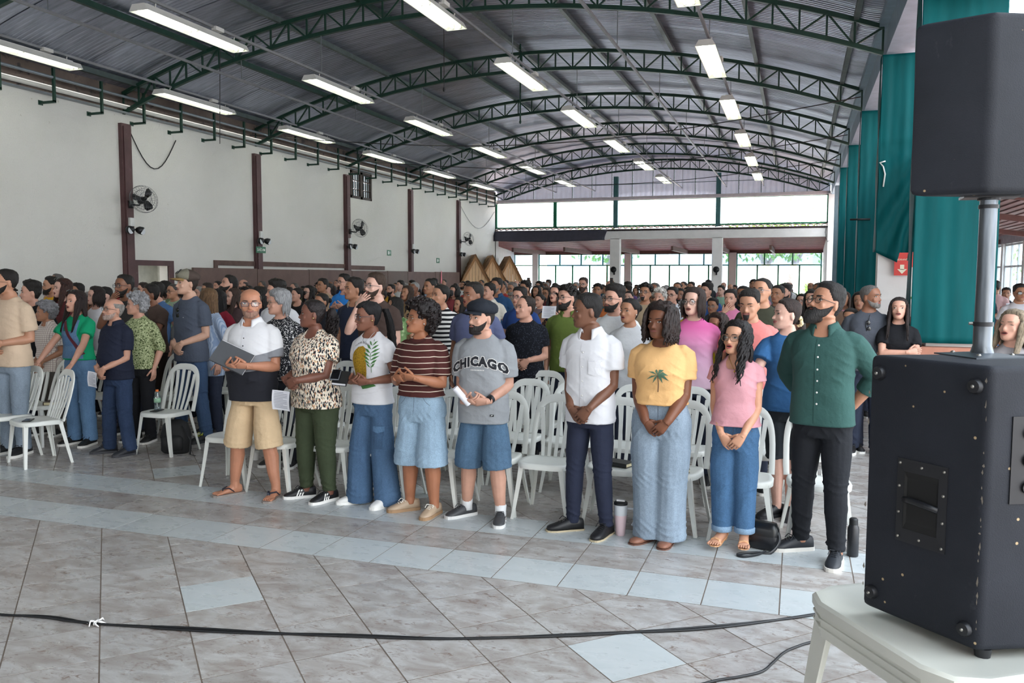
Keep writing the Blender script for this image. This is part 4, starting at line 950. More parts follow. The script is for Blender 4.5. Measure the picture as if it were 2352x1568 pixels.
def make_hair(style, H, seed=0, lo=False):
    g = Geo(); na, nt_ = (28, 20) if lo else (48, 30)
    kw = dict(na=na, ntt=nt_)
    k2 = .5 if lo else 1
    if style == 'buzz': g = hair_shell(H, .004, .82, .64, .16, nz=.0, **kw)
    elif style == 'fade': g = hair_shell(H, .005, .83, .64, .2, top=.014, nz=.003, **kw)
    elif style == 'short': g = hair_shell(H, .012, .83, .63, .12, top=.024, nz=.004, side=.6, **kw)
    elif style == 'quiff': g = hair_shell(H, .010, .82, .64, .14, top=.040, nz=.006, side=.5, **kw)
    elif style == 'curlyshort': g = hair_shell(H, .014, .81, .62, .12, top=.036, nz=.010, nsc=75, side=.5, **kw); curls(H, g, int(90*k2), .7, 1.1, .6, .82, .034, seed)
    elif style == 'bald': g = hair_shell(H, .007, .99, .66, .14, crown_max=.74, nz=.002, **kw)
    elif style == 'receding': g = hair_shell(H, .010, .90, .72, .12, top=.014, nz=.003, **kw)
    elif style == 'afro': g = hair_shell(H, .062, .80, .58, .10, top=.066, nz=.012, nsc=55, **kw); curls(H, g, int(420*k2), .9, 1.12, .18, .82, .062, seed, .05, .55, .011)
    elif style == 'curlybob':
        g = hair_shell(H, .034, .84, .60, .04, top=.034, nz=.010, nsc=60, **kw); strands(H, g, .95, 2*PI-.95, int(90*k2), -.02, .012, (.5, .9), .03, .05, .010, 55, seed=seed)
    elif style == 'greycurly': g = hair_shell(H, .034, .80, .60, .08, top=.040, nz=.012, nsc=50, **kw); curls(H, g, int(160*k2), .8, 1.1, .25, .82, .036, seed, .08, .58, .014)
    elif style == 'pixie': g = hair_shell(H, .022, .76, .52, .06, ear=.40, top=.034, nz=.005, **kw); strands(H, g, 1.9, 2*PI-1.9, int(26*k2), .01, .012, (.5, .8), .018, .022, seed=seed)
    elif style == 'bob': g = hair_shell(H, .022, .84, .60, .05, ear=.40, top=.024, nz=.003, **kw); strands(H, g, 1.15, 2*PI-1.15, int(56*k2), -.01, .012, (.45, .85), .016, .028, .002, seed=seed)
    elif style == 'long': g = hair_shell(H, .018, .84, .60, .05, ear=.44, top=.020, nz=.003, **kw); strands(H, g, 1.25, 2*PI-1.25, int(64*k2), -.20, .012, (.45, .85), .014, .026, .004, 30, seed=seed, seg=11)
    elif style == 'longcurly': g = hair_shell(H, .024, .84, .60, .05, ear=.44, top=.026, nz=.006, **kw); strands(H, g, 1.1, 2*PI-1.1, int(60*k2), -.19, .010, (.45, .85), .02, .036, .013, 75, seed=seed, seg=16)
    elif style == 'sleek': g = hair_shell(H, .009, .82, .64, .10, top=.011, nz=.001, **kw)
    elif style == 'bun': g = hair_shell(H, .010, .82, .64, .10, top=.012, nz=.001, **kw); g.ball(head_pt(H, .62, PI, .035), np.array([.040, .034, .038])*H['s'], 12, 8)
    elif style == 'ponytail':
        g = hair_shell(H, .009, .81, .64, .10, top=.012, nz=.001, **kw); b = head_pt(H, .56, PI, .02)/H['s']; r = np.random.RandomState(seed)
        for i in range(int(26*k2)):
            d = r.normal(0, .016, 3); ph = r.uniform(0, 6); g.tube([(b+np.array([d[0]*u*1.6, .02+.05*math.sin(u*2.4)+d[1]*u, .02*math.sin(u*3)-.26*u*u+d[2]*.4])+np.array([math.sin(u*9+ph), math.cos(u*9+ph), 0])*.004)*H['s'] for u in np.linspace(0, 1, 8)], [.010*H['s']*q for q in (.8, 1, 1.2, 1.2, 1.1, .9, .7, .3)], 5)
    elif style == 'puff':
        g = hair_shell(H, .008, .81, .64, .10, top=.010, nz=.001, **kw); r = np.random.RandomState(seed); c = head_pt(H, .52, PI, .06)/H['s']
        for i in range(int(150*k2)):
            d = r.normal(0, 1, 3); d /= np.linalg.norm(d); q = c+d*np.array([.055, .05, .085])*r.uniform(.5, 1)+[0, .01, -.05]
            ph = r.uniform(0, 6); g.tube([(q+np.array([math.sin(u*8+ph)*.008, math.cos(u*8+ph)*.008, -.075*u]))*H['s'] for u in np.linspace(0, 1, 7)], .0085*H['s'], 5)
        g.ball(c*H['s'], np.array([.04, .045, .06])*H['s'], 10, 8)
    elif style == 'braids':
        g = hair_shell(H, .011, .82, .63, .10, top=.013, nz=.004, nsc=70, **kw); r = np.random.RandomState(seed); b = head_pt(H, .60, PI, .02)/H['s']
        for i in range(int(34*k2)):
            d = r.uniform(-1, 1, 2); pts = []
            for u in np.linspace(0, 1, 15): pts.append((b+np.array([d[0]*(.02+.045*u), .03+.045*math.sin(u*2)+d[1]*.02, .03+.02*math.sin(u*3)-.33*u])+np.array([math.sin(u*40), math.cos(u*40), 0])*.0022)*H['s'])
            g.tube(pts, [(.0062+.0012*(q % 2))*H['s'] for q in range(15)], 5)
        for i in range(int(12*k2)):   # rows combed back over the crown
            a = -1.0+2.0*i/11; g.tube([head_pt(H, t, aa, .012) for t, aa in ((.80, a*.55), (.90, a*.7), (.97, a*1.1), (.93, PI-(PI-abs(a)*1.2 if 0 else 0)-a*.5), (.78, PI-a*.35), (.64, PI-a*.2))], .007*H['s'], 5)
    return g
def make_beard(style, H):
    g = Geo(); na, nt_ = 40, 22; a = np.linspace(-1.75, 1.75, na); ts = np.linspace(-.0, .48, nt_); A, Tt = np.meshgrid(a, ts); d = np.abs(A)
    up = np.interp(d, [0, .30, .55, .9, 1.3, 1.75], [.300, .300, .262, .262, .34, .52])      # upper edge of the beard on the cheek
    if style == 'goatee': up = np.where(d < .42, .292, -.2); lowk = 1
    sd = up-Tt; k = sstep(sd/.035)
    if style != 'goatee': k *= sstep((1.70-d)/.12)
    else: k *= sstep((.44-d)/.06)
    th = {'stubble': .0022, 'short': .007, 'full': .028, 'goatee': .010}[style]
    T_ = th*(np.interp(Tt, [0, .1, .22, .3, .5], [1.15, 1, .75, .75, .3]))*np.interp(d, [0, .8, 1.7], [1, .8, .35])
    mouth = ((A*.061/.024)**2+((Tt-.230)/.024)**2) < 1
    k = np.where(mouth, 0, k)
    p = head_pt(H, np.maximum(Tt, 0), A, T_*k-.005*(1-k)+1e-6)
    if style == 'full': p[..., 2] -= (.028*sstep((.10-Tt)/.10)*k)*H['s']; p[..., 1] -= (.008*sstep((.16-Tt)/.16)*k)*H['s']
    F = [(i*na+j, i*na+j+1, (i+1)*na+j+1, (i+1)*na+j) for i in range(nt_-1) for j in range(na-1) if max(k[i, j], k[i+1, j], k[i, j+1], k[i+1, j+1]) > .02]
    g.add(p.reshape(-1, 3), F)
    if style in ('full', 'short'):      # underside so the beard is closed toward the throat
        g.ball(np.array([0, -.055, .005])*H['s'], np.array([.052, .045, .03 if style == 'full' else .018])*H['s'], 14, 8)
    return g
LENS = glass_mat('spectacle_lens', '#f2f6f8', .02, .10); LENSD = mat('dark_lens', '#101114', .08, var=0, spec=.8)
def make_glasses(root, H, c='#26201d', kind='round', dark=False, up=False, name='glasses'):
    M = H['M']; s = H['s']; fr = mat('frame_'+c.strip('#'), c, .3, var=0, spec=.6); g = Geo(); gl = []; off = .0075
    e = {'round': 2.2, 'square': 4.0, 'wide': 3.0}[kind]; rw, rh = {'round': (.024, .0215), 'square': (.0265, .0175), 'wide': (.028, .0225)}[kind]
    ctr = []
    for sx in (-1, 1):
        c0 = head_pt(H, .495, sx*.47, .0)/s+np.array([sx*.001, -.017, -.002]); ctr.append(c0); pts = []
        for q in range(21):
            th = q*2*PI/20; cx = np.sign(math.cos(th))*abs(math.cos(th))**(2/e); cz = np.sign(math.sin(th))*abs(math.sin(th))**(2/e)
            pts.append((c0+np.array([cx*rw, abs(cx*rw+0)*.12*(1 if cx*sx > 0 else -.3), cz*rh]))*s)
        g.tube(pts, .0019*s, 5, cap=False); gl.append(Geo().add([np.array(p)+0 for p in pts[:-1]], [tuple(range(20))]))
        ear = head_pt(H, .50, sx*(PI/2+.15), .006)/s; g.tube([(c0+np.array([sx*rw, .004, .006]))*s, (c0+np.array([sx*(rw+.010), .03, .006]))*s, ear*s, (ear+np.array([0, .02, -.012]))*s], .0017*s, 5)
    g.tube([(ctr[0]+np.array([rw, .001, .004]))*s, (np.array([0, ctr[0][1]-.004, ctr[0][2]+.007]))*s, (ctr[1]+np.array([-rw, .001, .004]))*s], .0017*s, 5)
    o = put(name, g.xf(M), fr, root, True); [put('lens', q.xf(M), LENSD if dark else LENS, o) for q in gl]
    if up: pass
    return o
# ---------------------------------------------------------------- body
PZ = np.array([.72, .78, .84, .92, 1.02, 1.12, 1.22, 1.30, 1.36, 1.40, 1.43, 1.455, 1.48, 1.53])
PWm = np.array([.136, .152, .160, .158, .145, .144, .155, .162, .156, .126, .092, .068, .058, .056])
PFm = np.array([.075, .090, .100, .105, .105, .108, .116, .112, .092, .074, .060, .054, .052, .054])
PBm = np.array([.090, .110, .125, .115, .092, .092, .104, .112, .108, .092, .076, .064, .056, .052])
PWf = np.array([.142, .160, .170, .163, .132, .125, .138, .144, .138, .112, .082, .060, .051, .049])
PFf = np.array([.075, .088, .096, .098, .090, .098, .128, .114, .084, .068, .055, .048, .046, .048])
PBf = np.array([.095, .120, .132, .112, .080, .080, .090, .098, .096, .084, .070, .058, .050, .047])
def torso(P, z):
    k = P['k']; zz = np.asarray(z)/k; f = P['sex'] == 'f'
    w = np.interp(zz, PZ, PWf if f else PWm); F = np.interp(zz, PZ, PFf if f else PFm); B = np.interp(zz, PZ, PBf if f else PBm)
    low = sstep((1.44-zz)/.12); bw, bd, belly = P.get('bw', 1), P.get('bd', 1), P.get('belly', 0)
    w = w*(1+(bw-1)*low); F = F*(1+(bd-1)*low)+belly*np.exp(-((zz-1.06)/.13)**2)+(P.get('bust', 0))*np.exp(-((zz-1.24)/.07)**2); B = B*(1+(bd-1)*low)
    w = w+belly*.45*np.exp(-((zz-1.06)/.15)**2)
    return w*k, F*k, B*k
def ring(w, F, B, z, n=28, e=2.5, y0=0.0, x0=0.0):
    th = np.arange(n)*2*PI/n; c, s = np.cos(th), np.sin(th); q = 2/e
    x = w*np.sign(s)*np.abs(s)**q; y = np.where(c > 0, -F, B)*np.abs(c)**q
    zz = z if np.ndim(z) else np.full(n, float(z)); return np.stack([x+x0, y+y0, zz], 1), th
def ik(S, W, l1, l2, pole):
    S, W, pole = map(lambda q: np.asarray(q, float), (S, W, pole)); d = W-S; L = np.linalg.norm(d); mx = (l1+l2)*.995
    if L > mx: W = S+d/L*mx; d = W-S; L = mx
    u = d/L; a = (l1*l1-l2*l2+L*L)/(2*L); h = math.sqrt(max(l1*l1-a*a, 0)); p = pole-u*np.dot(pole, u); p /= np.linalg.norm(p)+1e-9
    return S+u*a+p*h, W
def hand_geo(k, W, d, n, right, curl=.35, thumb=.5, ns=6, spread=.0, sc=1.0):
    d = np.asarray(d, float); d /= np.linalg.norm(d); n = np.asarray(n, float); n = n-d*np.dot(n, d); n /= np.linalg.norm(n); x = np.cross(n, d)*(-1 if right else 1)
    B = np.stack([x, n, d]); g = Geo(); s = k*sc
    def tr(p): return np.asarray(p)@B*s+W
    th = np.arange(10)*2*PI/10
    g.loft([tr(np.stack([np.cos(th)*w+o, np.sin(th)*t_+y, np.full(10, z)], 1)) for z, w, t_, y, o in ((-.035, .019, .016, 0, 0), (-.01, .0245, .0185, 0, 0), (.02, .034, .018, .001, .001), (.055, .041, .016, .001, .001), (.082, .043, .013, 0, 0), (.096, .040, .009, .001, 0))])
    cl = curl if hasattr(curl, '__len__') else [curl]*4
    for i, (xb, L, r) in enumerate(((.031, .074, .0092), (.0105, .082, .0095), (-.0105, .076, .0090), (-.031, .060, .0080))):
        p = np.array([xb, 0, .082]); ang = cl[i]*.7; pts = [p.copy()]; rr = [r]
        sp = spread*(1.5-i)*.12
        for q, f in enumerate((.5, .28, .22)):
            dv = np.array([math.sin(sp)*math.cos(ang), math.sin(ang), math.cos(ang)*math.cos(sp)])
            pts.append(p+dv*L*f*.5); rr.append(r*(1-.06*q)); p = p+dv*L*f; pts.append(p.copy()); rr.append(r*(1-.09*(q+1))); ang += cl[i]
        pts.append(p+dv*.004); rr.append(r*.35); g.tube([tr(q) for q in pts], [q*s for q in rr], ns)
    p = np.array([.026, .004, .018]); ang = .85-thumb*.5; dv = np.array([math.sin(ang)*.9, .25+.5*thumb, math.cos(ang)]); dv /= np.linalg.norm(dv); pts = [p, p+dv*.02, p+dv*.042]; rr = [.013, .0125, .0108]
    dv2 = dv+np.array([-.35*thumb, .2*thumb, .25]); dv2 /= np.linalg.norm(dv2); e = p+dv*.042; pts += [e+dv2*.03, e+dv2*.036+dv2*.016, e+dv2*.056]; rr += [.0098, .0090, .0035]
    g.tube([tr(q) for q in pts], [q*s for q in rr], ns); return g
def front(P, z): return -float(torso(P, z)[1])
def pose_arms(P):
    k = P['k']; name = P.get('pose', 'clasp'); zc = P.get('hz', .92)*k; a = P.get('parg', {})
    sh = P['sh']; out = {}
    f = min(front(P, max(zc, .80*k)), front(P, max(zc+.07*k, .80*k)), front(P, 1.06*k)+.035*k if P.get('belly') else 9)-.018*k-P.get('hy', 0)
    def S(sx): return np.array([sx*sh, .012*k, 1.352*k])
    pole = {-1: np.array([-.55, 1, -.35]), 1: np.array([.55, 1, -.35])}
    def A(sx, W, d, n, curl=.35, th=.5, spread=0, pl=None): out[sx] = (S(sx), np.asarray(W, float), d, n, curl, th, spread, pole[sx] if pl is None else np.asarray(pl, float))
    if name == 'clasp':
        dn = a.get('down', .6)
        A(-1, (-.080*k+a.get('x', 0), f-.030*k, zc+.055*k), (.72, -.12, -dn), (.1, 1, .15), .45, .4)
        A(1, (.080*k+a.get('x', 0), f-.064*k, zc+.062*k), (-.74, -.06, -dn), (-.1, 1, .1), .5, .5)
    elif name == 'wring':     # fingertips meeting in front of the belly
        A(-1, (-.098*k, f-.070*k, zc), (.85, -.28, .05), (.2, .8, .6), .5, .2, .25); A(1, (.098*k, f-.082*k, zc+.012*k), (-.85, -.24, .06), (-.2, .8, .6), .48, .2, .25)
    elif name == 'hold':      # both hands before the belly holding something
        A(-1, (-.082*k, f-.066*k, zc), (.82, -.30, .10), (.1, .6, .8), .60, .35, .05); A(1, (.098*k, f-.058*k, zc+.012*k), (-.85, -.26, -.05), (-.1, .8, .5), .62, .4, .05)
    elif name == 'side':
        for sx in (-1, 1): A(sx, (sx*(sh+.065*k), -.02*k, .86*k), (0, -.1, -1), (-sx, 0, 0), .3, .3, pl=(sx*.4, 1, 0))
    elif name == 'chair':
        for sx in (-1, 1): A(sx, (sx*a.get('w', .22)*k, -.33*k, .93*k), (0, -.75, -.6), (0, -.5, -.85), .75, .3, .2, pl=(sx, .6, 0))
    elif name == 'behind':
        for sx in (-1, 1): A(sx, (sx*.13*k, .19*k, .93*k), (-sx*.8, .1, -.5), (0, -1, 0), .3, .3, pl=(sx*1, .5, 0))
    elif name == 'chin':
        A(1, (.08*k, f-.09*k, 1.12*k), (-.9, 0, .1), (0, .6, -.8), .4, .4)
        hp = P['H']['M']@Vector((0, -.13, .02)); A(-1, (hp.x-.055*k, hp.y-.015*k, hp.z-.095*k), (.62, .12, .75), (.3, .95, -.1), .22, .1, .5, pl=(-.25, -.5, -1))
    elif name == 'crossed':
        f2 = front(P, 1.14*k)-.02*k; A(-1, (.085*k, f2-.075*k, 1.15*k), (.95, .25, .1), (.1, 1, 0), .3, .3, pl=(-1, -.3, -.7)); A(1, (-.075*k, f2-.045*k, 1.12*k), (-.95, .3, -.05), (-.1, 1, 0), .35, .3, pl=(1, -.3, -.7))
    elif name == 'paper':
        A(-1, (-.13*k, f-.10*k, zc), (.5, -.5, .55), (.5, .5, .5), .5, .5); A(1, (.13*k, f-.10*k, zc), (-.5, -.5, .55), (-.5, .5, .5), .5, .5)
    elif name == 'phone':
        A(1, (.12*k, f-.03*k, .90*k), (-.7, -.1, -.5), (0, 1, 0), .4, .4); A(-1, (-.22*k, -.34*k, 1.72*k), (0, -.1, 1), (0, -1, 0), .5, .5, pl=(-1, 0, -.6))
    return out
def build_person(P, lo=0):
    """lo 0 = front rows, 1 = middle rows, 2 = far crowd"""
    k = P['h']/1.70; P['k'] = k; f = P['sex'] == 'f'; lw = P.get('lw', 1.0); bw = P.get('bw', 1)
    P['sh'] = (.142 if f else .157)*k*(1+(bw-1)*.6)
    hs = P.get('hs', 1.02)*(.98 if f else 1.0)*k**.6
    hd = P.get('head', (0, 0, 0)); rot = Euler((0, 0, math.radians(-hd[0]))).to_matrix()@Euler((math.radians(-hd[1]), math.radians(hd[2] if len(hd) > 2 else 0), 0)).to_matrix()
    piv = Vector((0, -.012*k, 1.490*k)); top = P['h']-.23*hs; off = Vector((0, -.015, -.012)); base = Vector((0, -.030*k, top))
    M = (Matrix.Translation(piv)@rot.to_4x4()@Matrix.Translation(base-piv))
    H = dict(s=hs, M=M, wide=P.get('wide', 1)*(.97 if f else 1), jaw=P.get('jaw', .93 if f else 1.04), nose=P.get('nose', 1), gaze=P.get('gaze', 0)); P['H'] = H
    g = Geo(); n = 28 if lo < 2 else 16; ns = 12 if lo < 2 else 8
    # torso + neck
    zs = [.80, .83, .88, .95, 1.02, 1.09, 1.16, 1.22, 1.28, 1.33, 1.37, 1.40, 1.42, 1.44, 1.455, 1.47, 1.49]
    rings = [ring(*(q*(.955 if z < 1.30 else 1) for q in torso(P, z*k)), z*k, n, 2.4)[0] for z in zs]
    nk = M@Vector((0, .012*hs, .035*hs)); nw = (.050 if f else .058)*k*(1+(lw-1)*.6)
    for q in (.35, .7, 1.0):
        c = Vector((0, 0, 1.49*k)).lerp(nk, q); rr, _ = ring(nw, nw*.98, nw*.98, 0, n, 2.2); rings.append(rr+np.array(c))
    g.loft(rings)
    head_geo(g, H, 22 if lo < 2 else 16)
    arms = pose_arms(P); P['arms'] = {}; l1, l2 = .285*k, .255*k; hands = []
    for sx, (S, W, d, nn, curl, th, spread, pl) in arms.items():
        E, W = ik(S, W, l1, l2, pl); P['arms'][sx] = (S, E, W, d); ra = lw*k*(.92 if f else 1.0)
        up = E-S; fo = W-E
        pts = [S-up*.02+np.array([-sx*.06*k, 0, .015*k]), S, S+up*.3, S+up*.62, S+up*.88, E, E+fo*.15, E+fo*.32, E+fo*.65, W-fo*.06, W+np.asarray(d)/np.linalg.norm(d)*.02*k]
        g.tube(pts, [q*ra for q in (.040, .050, .050, .046, .041, .040, .042, .043, .034, .0275, .0255)], ns)
        hands.append(hand_geo(k, W, d, nn, sx < 0, curl, th, 6 if lo < 2 else 4, spread, (.95 if f else 1.0)*P.get('hand', 1.0)))
    # legs
    P['legs'] = {}
    for sx, ft in zip((-1, 1), P.get('feet', [(-.11, 0, -12), (.11, 0, 12)])):
        hip = np.array([sx*.082*k*(1+(bw-1)*.6), .01*k, .86*k]); dr = math.radians(ft[2]); fd = np.array([math.sin(dr), -math.cos(dr), 0]); lift = P.get('lift', .0)
        ank = np.array([ft[0], ft[1], .085*k+lift]); kn = hip*.48+ank*.52+np.array([0, -.025*k, .0])
        P['legs'][sx] = (hip, kn, ank, fd); rl = k*min(lw, 1.15)
        g.tube([hip+[0, 0, .05*k], hip-[0, 0, .06*k], hip*.6+kn*.4, hip*.25+kn*.75, kn, kn*.85+ank*.15, kn*.68+ank*.32+np.array([0, .012*k, 0]), kn*.35+ank*.65, ank+[0, 0, .03*k], ank-[0, 0, .03*k]], [q*rl for q in (.062, .074, .070, .060, .053, .053, .057, .046, .036, .036)], ns)
        if P.get('barefoot'):
            pr = np.array([fd[1], -fd[0], 0])*-1; rg = []
            for u, hw, hh_, cz in ((-.055, .022, .030, .045), (-.03, .032, .042, .05), (.02, .034, .040, .05), (.07, .037, .026, .038), (.12, .043, .016, .028), (.145, .042, .012, .024)):
                th = np.arange(10)*2*PI/10; c = ank*[1, 1, 0]+fd*u*k+[0, 0, cz*k+lift]; rg.append(c+np.outer(np.cos(th)*hw*k, pr)+np.outer(np.sin(th)*hh_*k, [0, 0, 1]))
            g.loft(rg)
            for i in range(5):
                c = ank*[1, 1, 0]+fd*(.135*k)+pr*((-.034+.017*i)*k*(-sx))+[0, 0, .024*k+lift]; L = (.036, .034, .030, .026, .022)[i]*k; r = (.0115, .0085, .008, .0078, .0075)[i]*k
                hands.append(Geo().tube([c-fd*.02*k, c+fd*L*.5, c+fd*L-[0, 0, .004*k], c+fd*(L+.004*k)-[0, 0, .005*k]], [r, r, r*.9, r*.4], 6))
        else:
            g.tube([ank+[0, 0, .01*k], ank*[1, 1, 0]+[0, 0, .05*k]+fd*.03*k, ank*[1, 1, 0]+[0, 0, .03*k]+fd*.11*k], [.034*k, .032*k, .022*k], 8)
    P['body_geo'] = g; P['hands_geo'] = hands
    return P
def shirt_geo(P, lo):
    k = P['k']; T_ = P['top']; g = Geo(); n = 30 if lo < 2 else 16; ez = T_.get('ease', .017)*k; hem = T_.get('hem', .86)*k
    drop, pw, zt = T_.get('drop', .03)*k, T_.get('pw', 1.2), T_.get('neck', 1.462)*k
    zs = [hem, hem+.02*k]+[z*k for z in np.arange(math.ceil(hem/k/.06)*.06+.03, 1.33, .06)]+[1.345*k, 1.375*k]
    chest = torso(P, 1.26*k); rings = []
    loose = T_.get('loose', .45)*.8
    for z in zs:
        w, F, B = torso(P, z)
        if z < 1.24*k:
            hipw = torso(P, max(hem, .9*k)); w = max(w, loose*chest[0]+(1-loose)*w, hipw[0]*.96 if z < 1.0*k else 0); F = max(F, F+loose*max(0, chest[1]-F)*.9); B = max(B, B+loose*max(0, chest[2]-B)*.7)
        fl = ez+(.008*k if z < hem+.01*k else .004*k if z < 1.1*k else 0)*T_.get('flare', 1)
        r, th = ring(w+fl, F+fl, B+fl, z, n, 2.5); rings.append(r)
    c = np.maximum(np.cos(np.arange(n)*2*PI/n), 0)**pw; th = np.arange(n)*2*PI/n
    for u in (.25, .5, .75, 1.0):            # shoulders up to the neckline, lower in front
        z = 1.375*k+(zt-1.375*k)*u-(drop+(1.40*k-1.375*k)*0)*c*u
        w, F, B = torso(P, z); m = ez*(1-u)*.9+.0045*k
        wide = T_.get('open', 0)*k*u
        x = (w+m+wide*0)*np.sign(np.sin(th))*np.abs(np.sin(th))**.8; y = np.where(np.cos(th) > 0, -(F+m), B+m)*np.abs(np.cos(th))**.8
        rings.append(np.stack([x, y, z], 1))
    r = rings[-1].copy(); ctr = np.array([0, .0, 0]); r[:, :2] *= .72; r[:, 2] -= .012*k; rings.append(r)
    g.loft(rings)
    s = T_.get('sleeve', .62)
    if s > 0:
        for sx, (S, E, W, d) in P['arms'].items():
            ra = P.get('lw', 1)*k*(.92 if P['sex'] == 'f' else 1); up, fo = E-S, W-E; es = T_.get('sl_ease', .014)*k
            pts = [np.array([sx*(abs(S[0])-.085*k), S[1], S[2]+.022*k]), np.array([sx*(abs(S[0])-.03*k), S[1], S[2]+.010*k]), S+up*.05, S+up*.16]; rr = [.042*k, .050*ra+es*.45, .054*ra+es*.65, .0545*ra+es*.9]
            if s <= 1:
                for q in np.linspace(.28, s, 4): pts.append(S+up*q); rr.append(np.interp(q, [.2, .6, 1], [.055, .048, .043])*ra+es*(1+.35*(q/s)))
            else:
                for q in (.3, .55, .8, .95): pts.append(S+up*q); rr.append(np.interp(q, [.2, .6, 1], [.055, .048, .044])*ra+es)
                for q in np.linspace(.1, s-1, 5): pts.append(E+fo*q); rr.append(np.interp(q, [0, .3, .65, 1], [.043, .044, .036, .029])*ra+es*.9)
            g.tube(pts, rr, 14 if lo < 2 else 8)
    return g
def pants_geo(P, lo):
    k = P['k']; B_ = P['bottom']; g = Geo(); n = 28 if lo < 2 else 14; ez = B_.get('ease', .010)*k; waist = B_.get('waist', .99)*k; hem = B_.get('hem', .06)*k; lw = P.get('lw', 1)
    zs = [.76*k, .80*k, .86*k, .92*k, .96*k, waist]
    if B_.get('skirt'):
        zs = [hem, hem+.02*k, .5*k, .7*k, .84*k, .92*k, .96*k, waist]; rg = []
        for z in zs:
            w, F, Bk = torso(P, max(z, .86*k)); e = ez+max(0, (.86*k-z))*.10; rg.append(ring(w+e, F+e, Bk+e, z, n, 2.3)[0])
        g.loft(rg); return g
    g.loft([ring(*(q+min(ez, .007*k) for q in torso(P, z)), z, n, 2.4)[0] for z in zs])
    prof = B_.get('rad', [(0, .060), (.45, .066), (.85, .092)])   # (z/k, radius/k)
    for sx, (hip, kn, ank, fd) in P['legs'].items():
        zz = [z for z in np.linspace(hem, .90*k, 14)]; pts = []; rr = []
        for z in zz:
            if z > kn[2]: u = (z-kn[2])/(hip[2]-kn[2]); c = kn*(1-u)+hip*u
            else: u = (z-ank[2])/(kn[2]-ank[2]); c = ank*(1-u)+kn*u
            c = np.array([c[0], c[1]+.004*k, z]); pts.append(c); rv = np.interp(z/k, [p[0] for p in prof], [p[1] for p in prof])*k*(1+(lw-1)*.8); lim = max(float(torso(P, max(z, .80*k))[0])+ez+.002*k-abs(c[0]), .084*k*min(lw, 1.15)); u_ = min(1, max(0, (z/k-.55)/.22)); rr.append(rv*(1-u_)+min(rv, lim)*u_)
        g.tube(pts, rr, 16 if lo < 2 else 9)
    return g
def wrinkle(me, amp, seed, kind='shirt', k=1.0):
    """gathered folds, pulled toward the waist, the armpits, the knees and the hems"""
    n = len(me.vertices); co = np.empty(n*3, np.float32); me.vertices.foreach_get('co', co); co = co.reshape(-1, 3); nr = np.empty(n*3, np.float32); me.vertex_normals.foreach_get('vector', nr); nr = nr.reshape(-1, 3)
    r = np.random.RandomState(seed); d = np.zeros(n); x, y, z = co.T.astype(float)/k
    fold = lambda q: 1-2*np.abs(np.sin(q*.85))**.75
    U = lambda a, b: r.uniform(a, b)
    if kind == 'shirt':
        for i in range(4):
            a, c, sg = U(10, 26), U(14, 34), r.choice([-1, 1])
            m_ = np.sin(U(3, 7)*x+U(3, 7)*z+U(0, 6))*.5+.5
            d += fold(sg*a*x+U(-5, 5)*y+c*z+U(0, 6)+2.0*np.sin(5*x+4*z+U(0, 6)))*m_/(1+.25*i)
        d *= .30+.75*np.exp(-((z-1.0)/.15)**2)
        d += 1.2*fold((np.abs(x)*.9+z)*44+U(0, 6)+2*np.sin(z*9+np.sign(x)))*np.exp(-((np.abs(x)-.14)/.06)**2-((z-1.22)/.13)**2)
        d += .8*fold(z*70+x*30+U(0, 6))*np.exp(-((np.abs(x)-.23)/.05)**2-((z-1.2)/.1)**2)
    else:
        for i in range(3): d += .55*fold(U(-20, 20)*x+U(-12, 12)*y+U(14, 34)*z+U(0, 6)+1.8*np.sin(9*x+7*z))*(np.sin(U(4, 9)*z+U(0, 6))*.5+.5)
        d += 1.0*fold(z*75+7*np.sin(x*9+U(0, 6))+U(0, 6))*(np.exp(-((z-.47)/.06)**2)+1.3*np.exp(-((z-.12)/.07)**2))
        d += 1.0*fold((z*1.0+np.abs(x)*1.5)*46+U(0, 6))*np.exp(-((z-.81)/.07)**2)
    d = np.where(d < 0, d*.25, d)
    if kind != 'shirt': d = d*(1-.9*sstep((z-.84)/.08))
    else: d = d*(1-.85*sstep((z-1.34)/.06))
    co = co+nr*(d*amp)[:, None]; me.vertices.foreach_set('co', co.astype(np.float32).ravel()); me.update()
def join_geos(me, geos, mt):
    """append extra geometry to an evaluated mesh, one mesh out"""
    g = Geo(); nv = len(me.vertices); co = np.empty(nv*3, np.float32); me.vertices.foreach_get('co', co)
    bm = bmesh.new(); bm.from_mesh(me)
    for q in geos:
        vs = [bm.verts.new(v) for v in q.arr()]
        for fc in q.f:
            try: fx_ = bm.faces.new([vs[i] for i in fc]); fx_.smooth = True
            except ValueError: pass
    bm.to_mesh(me); bm.free(); me.materials.clear(); me.materials.append(mt); return me
SHOE = {}
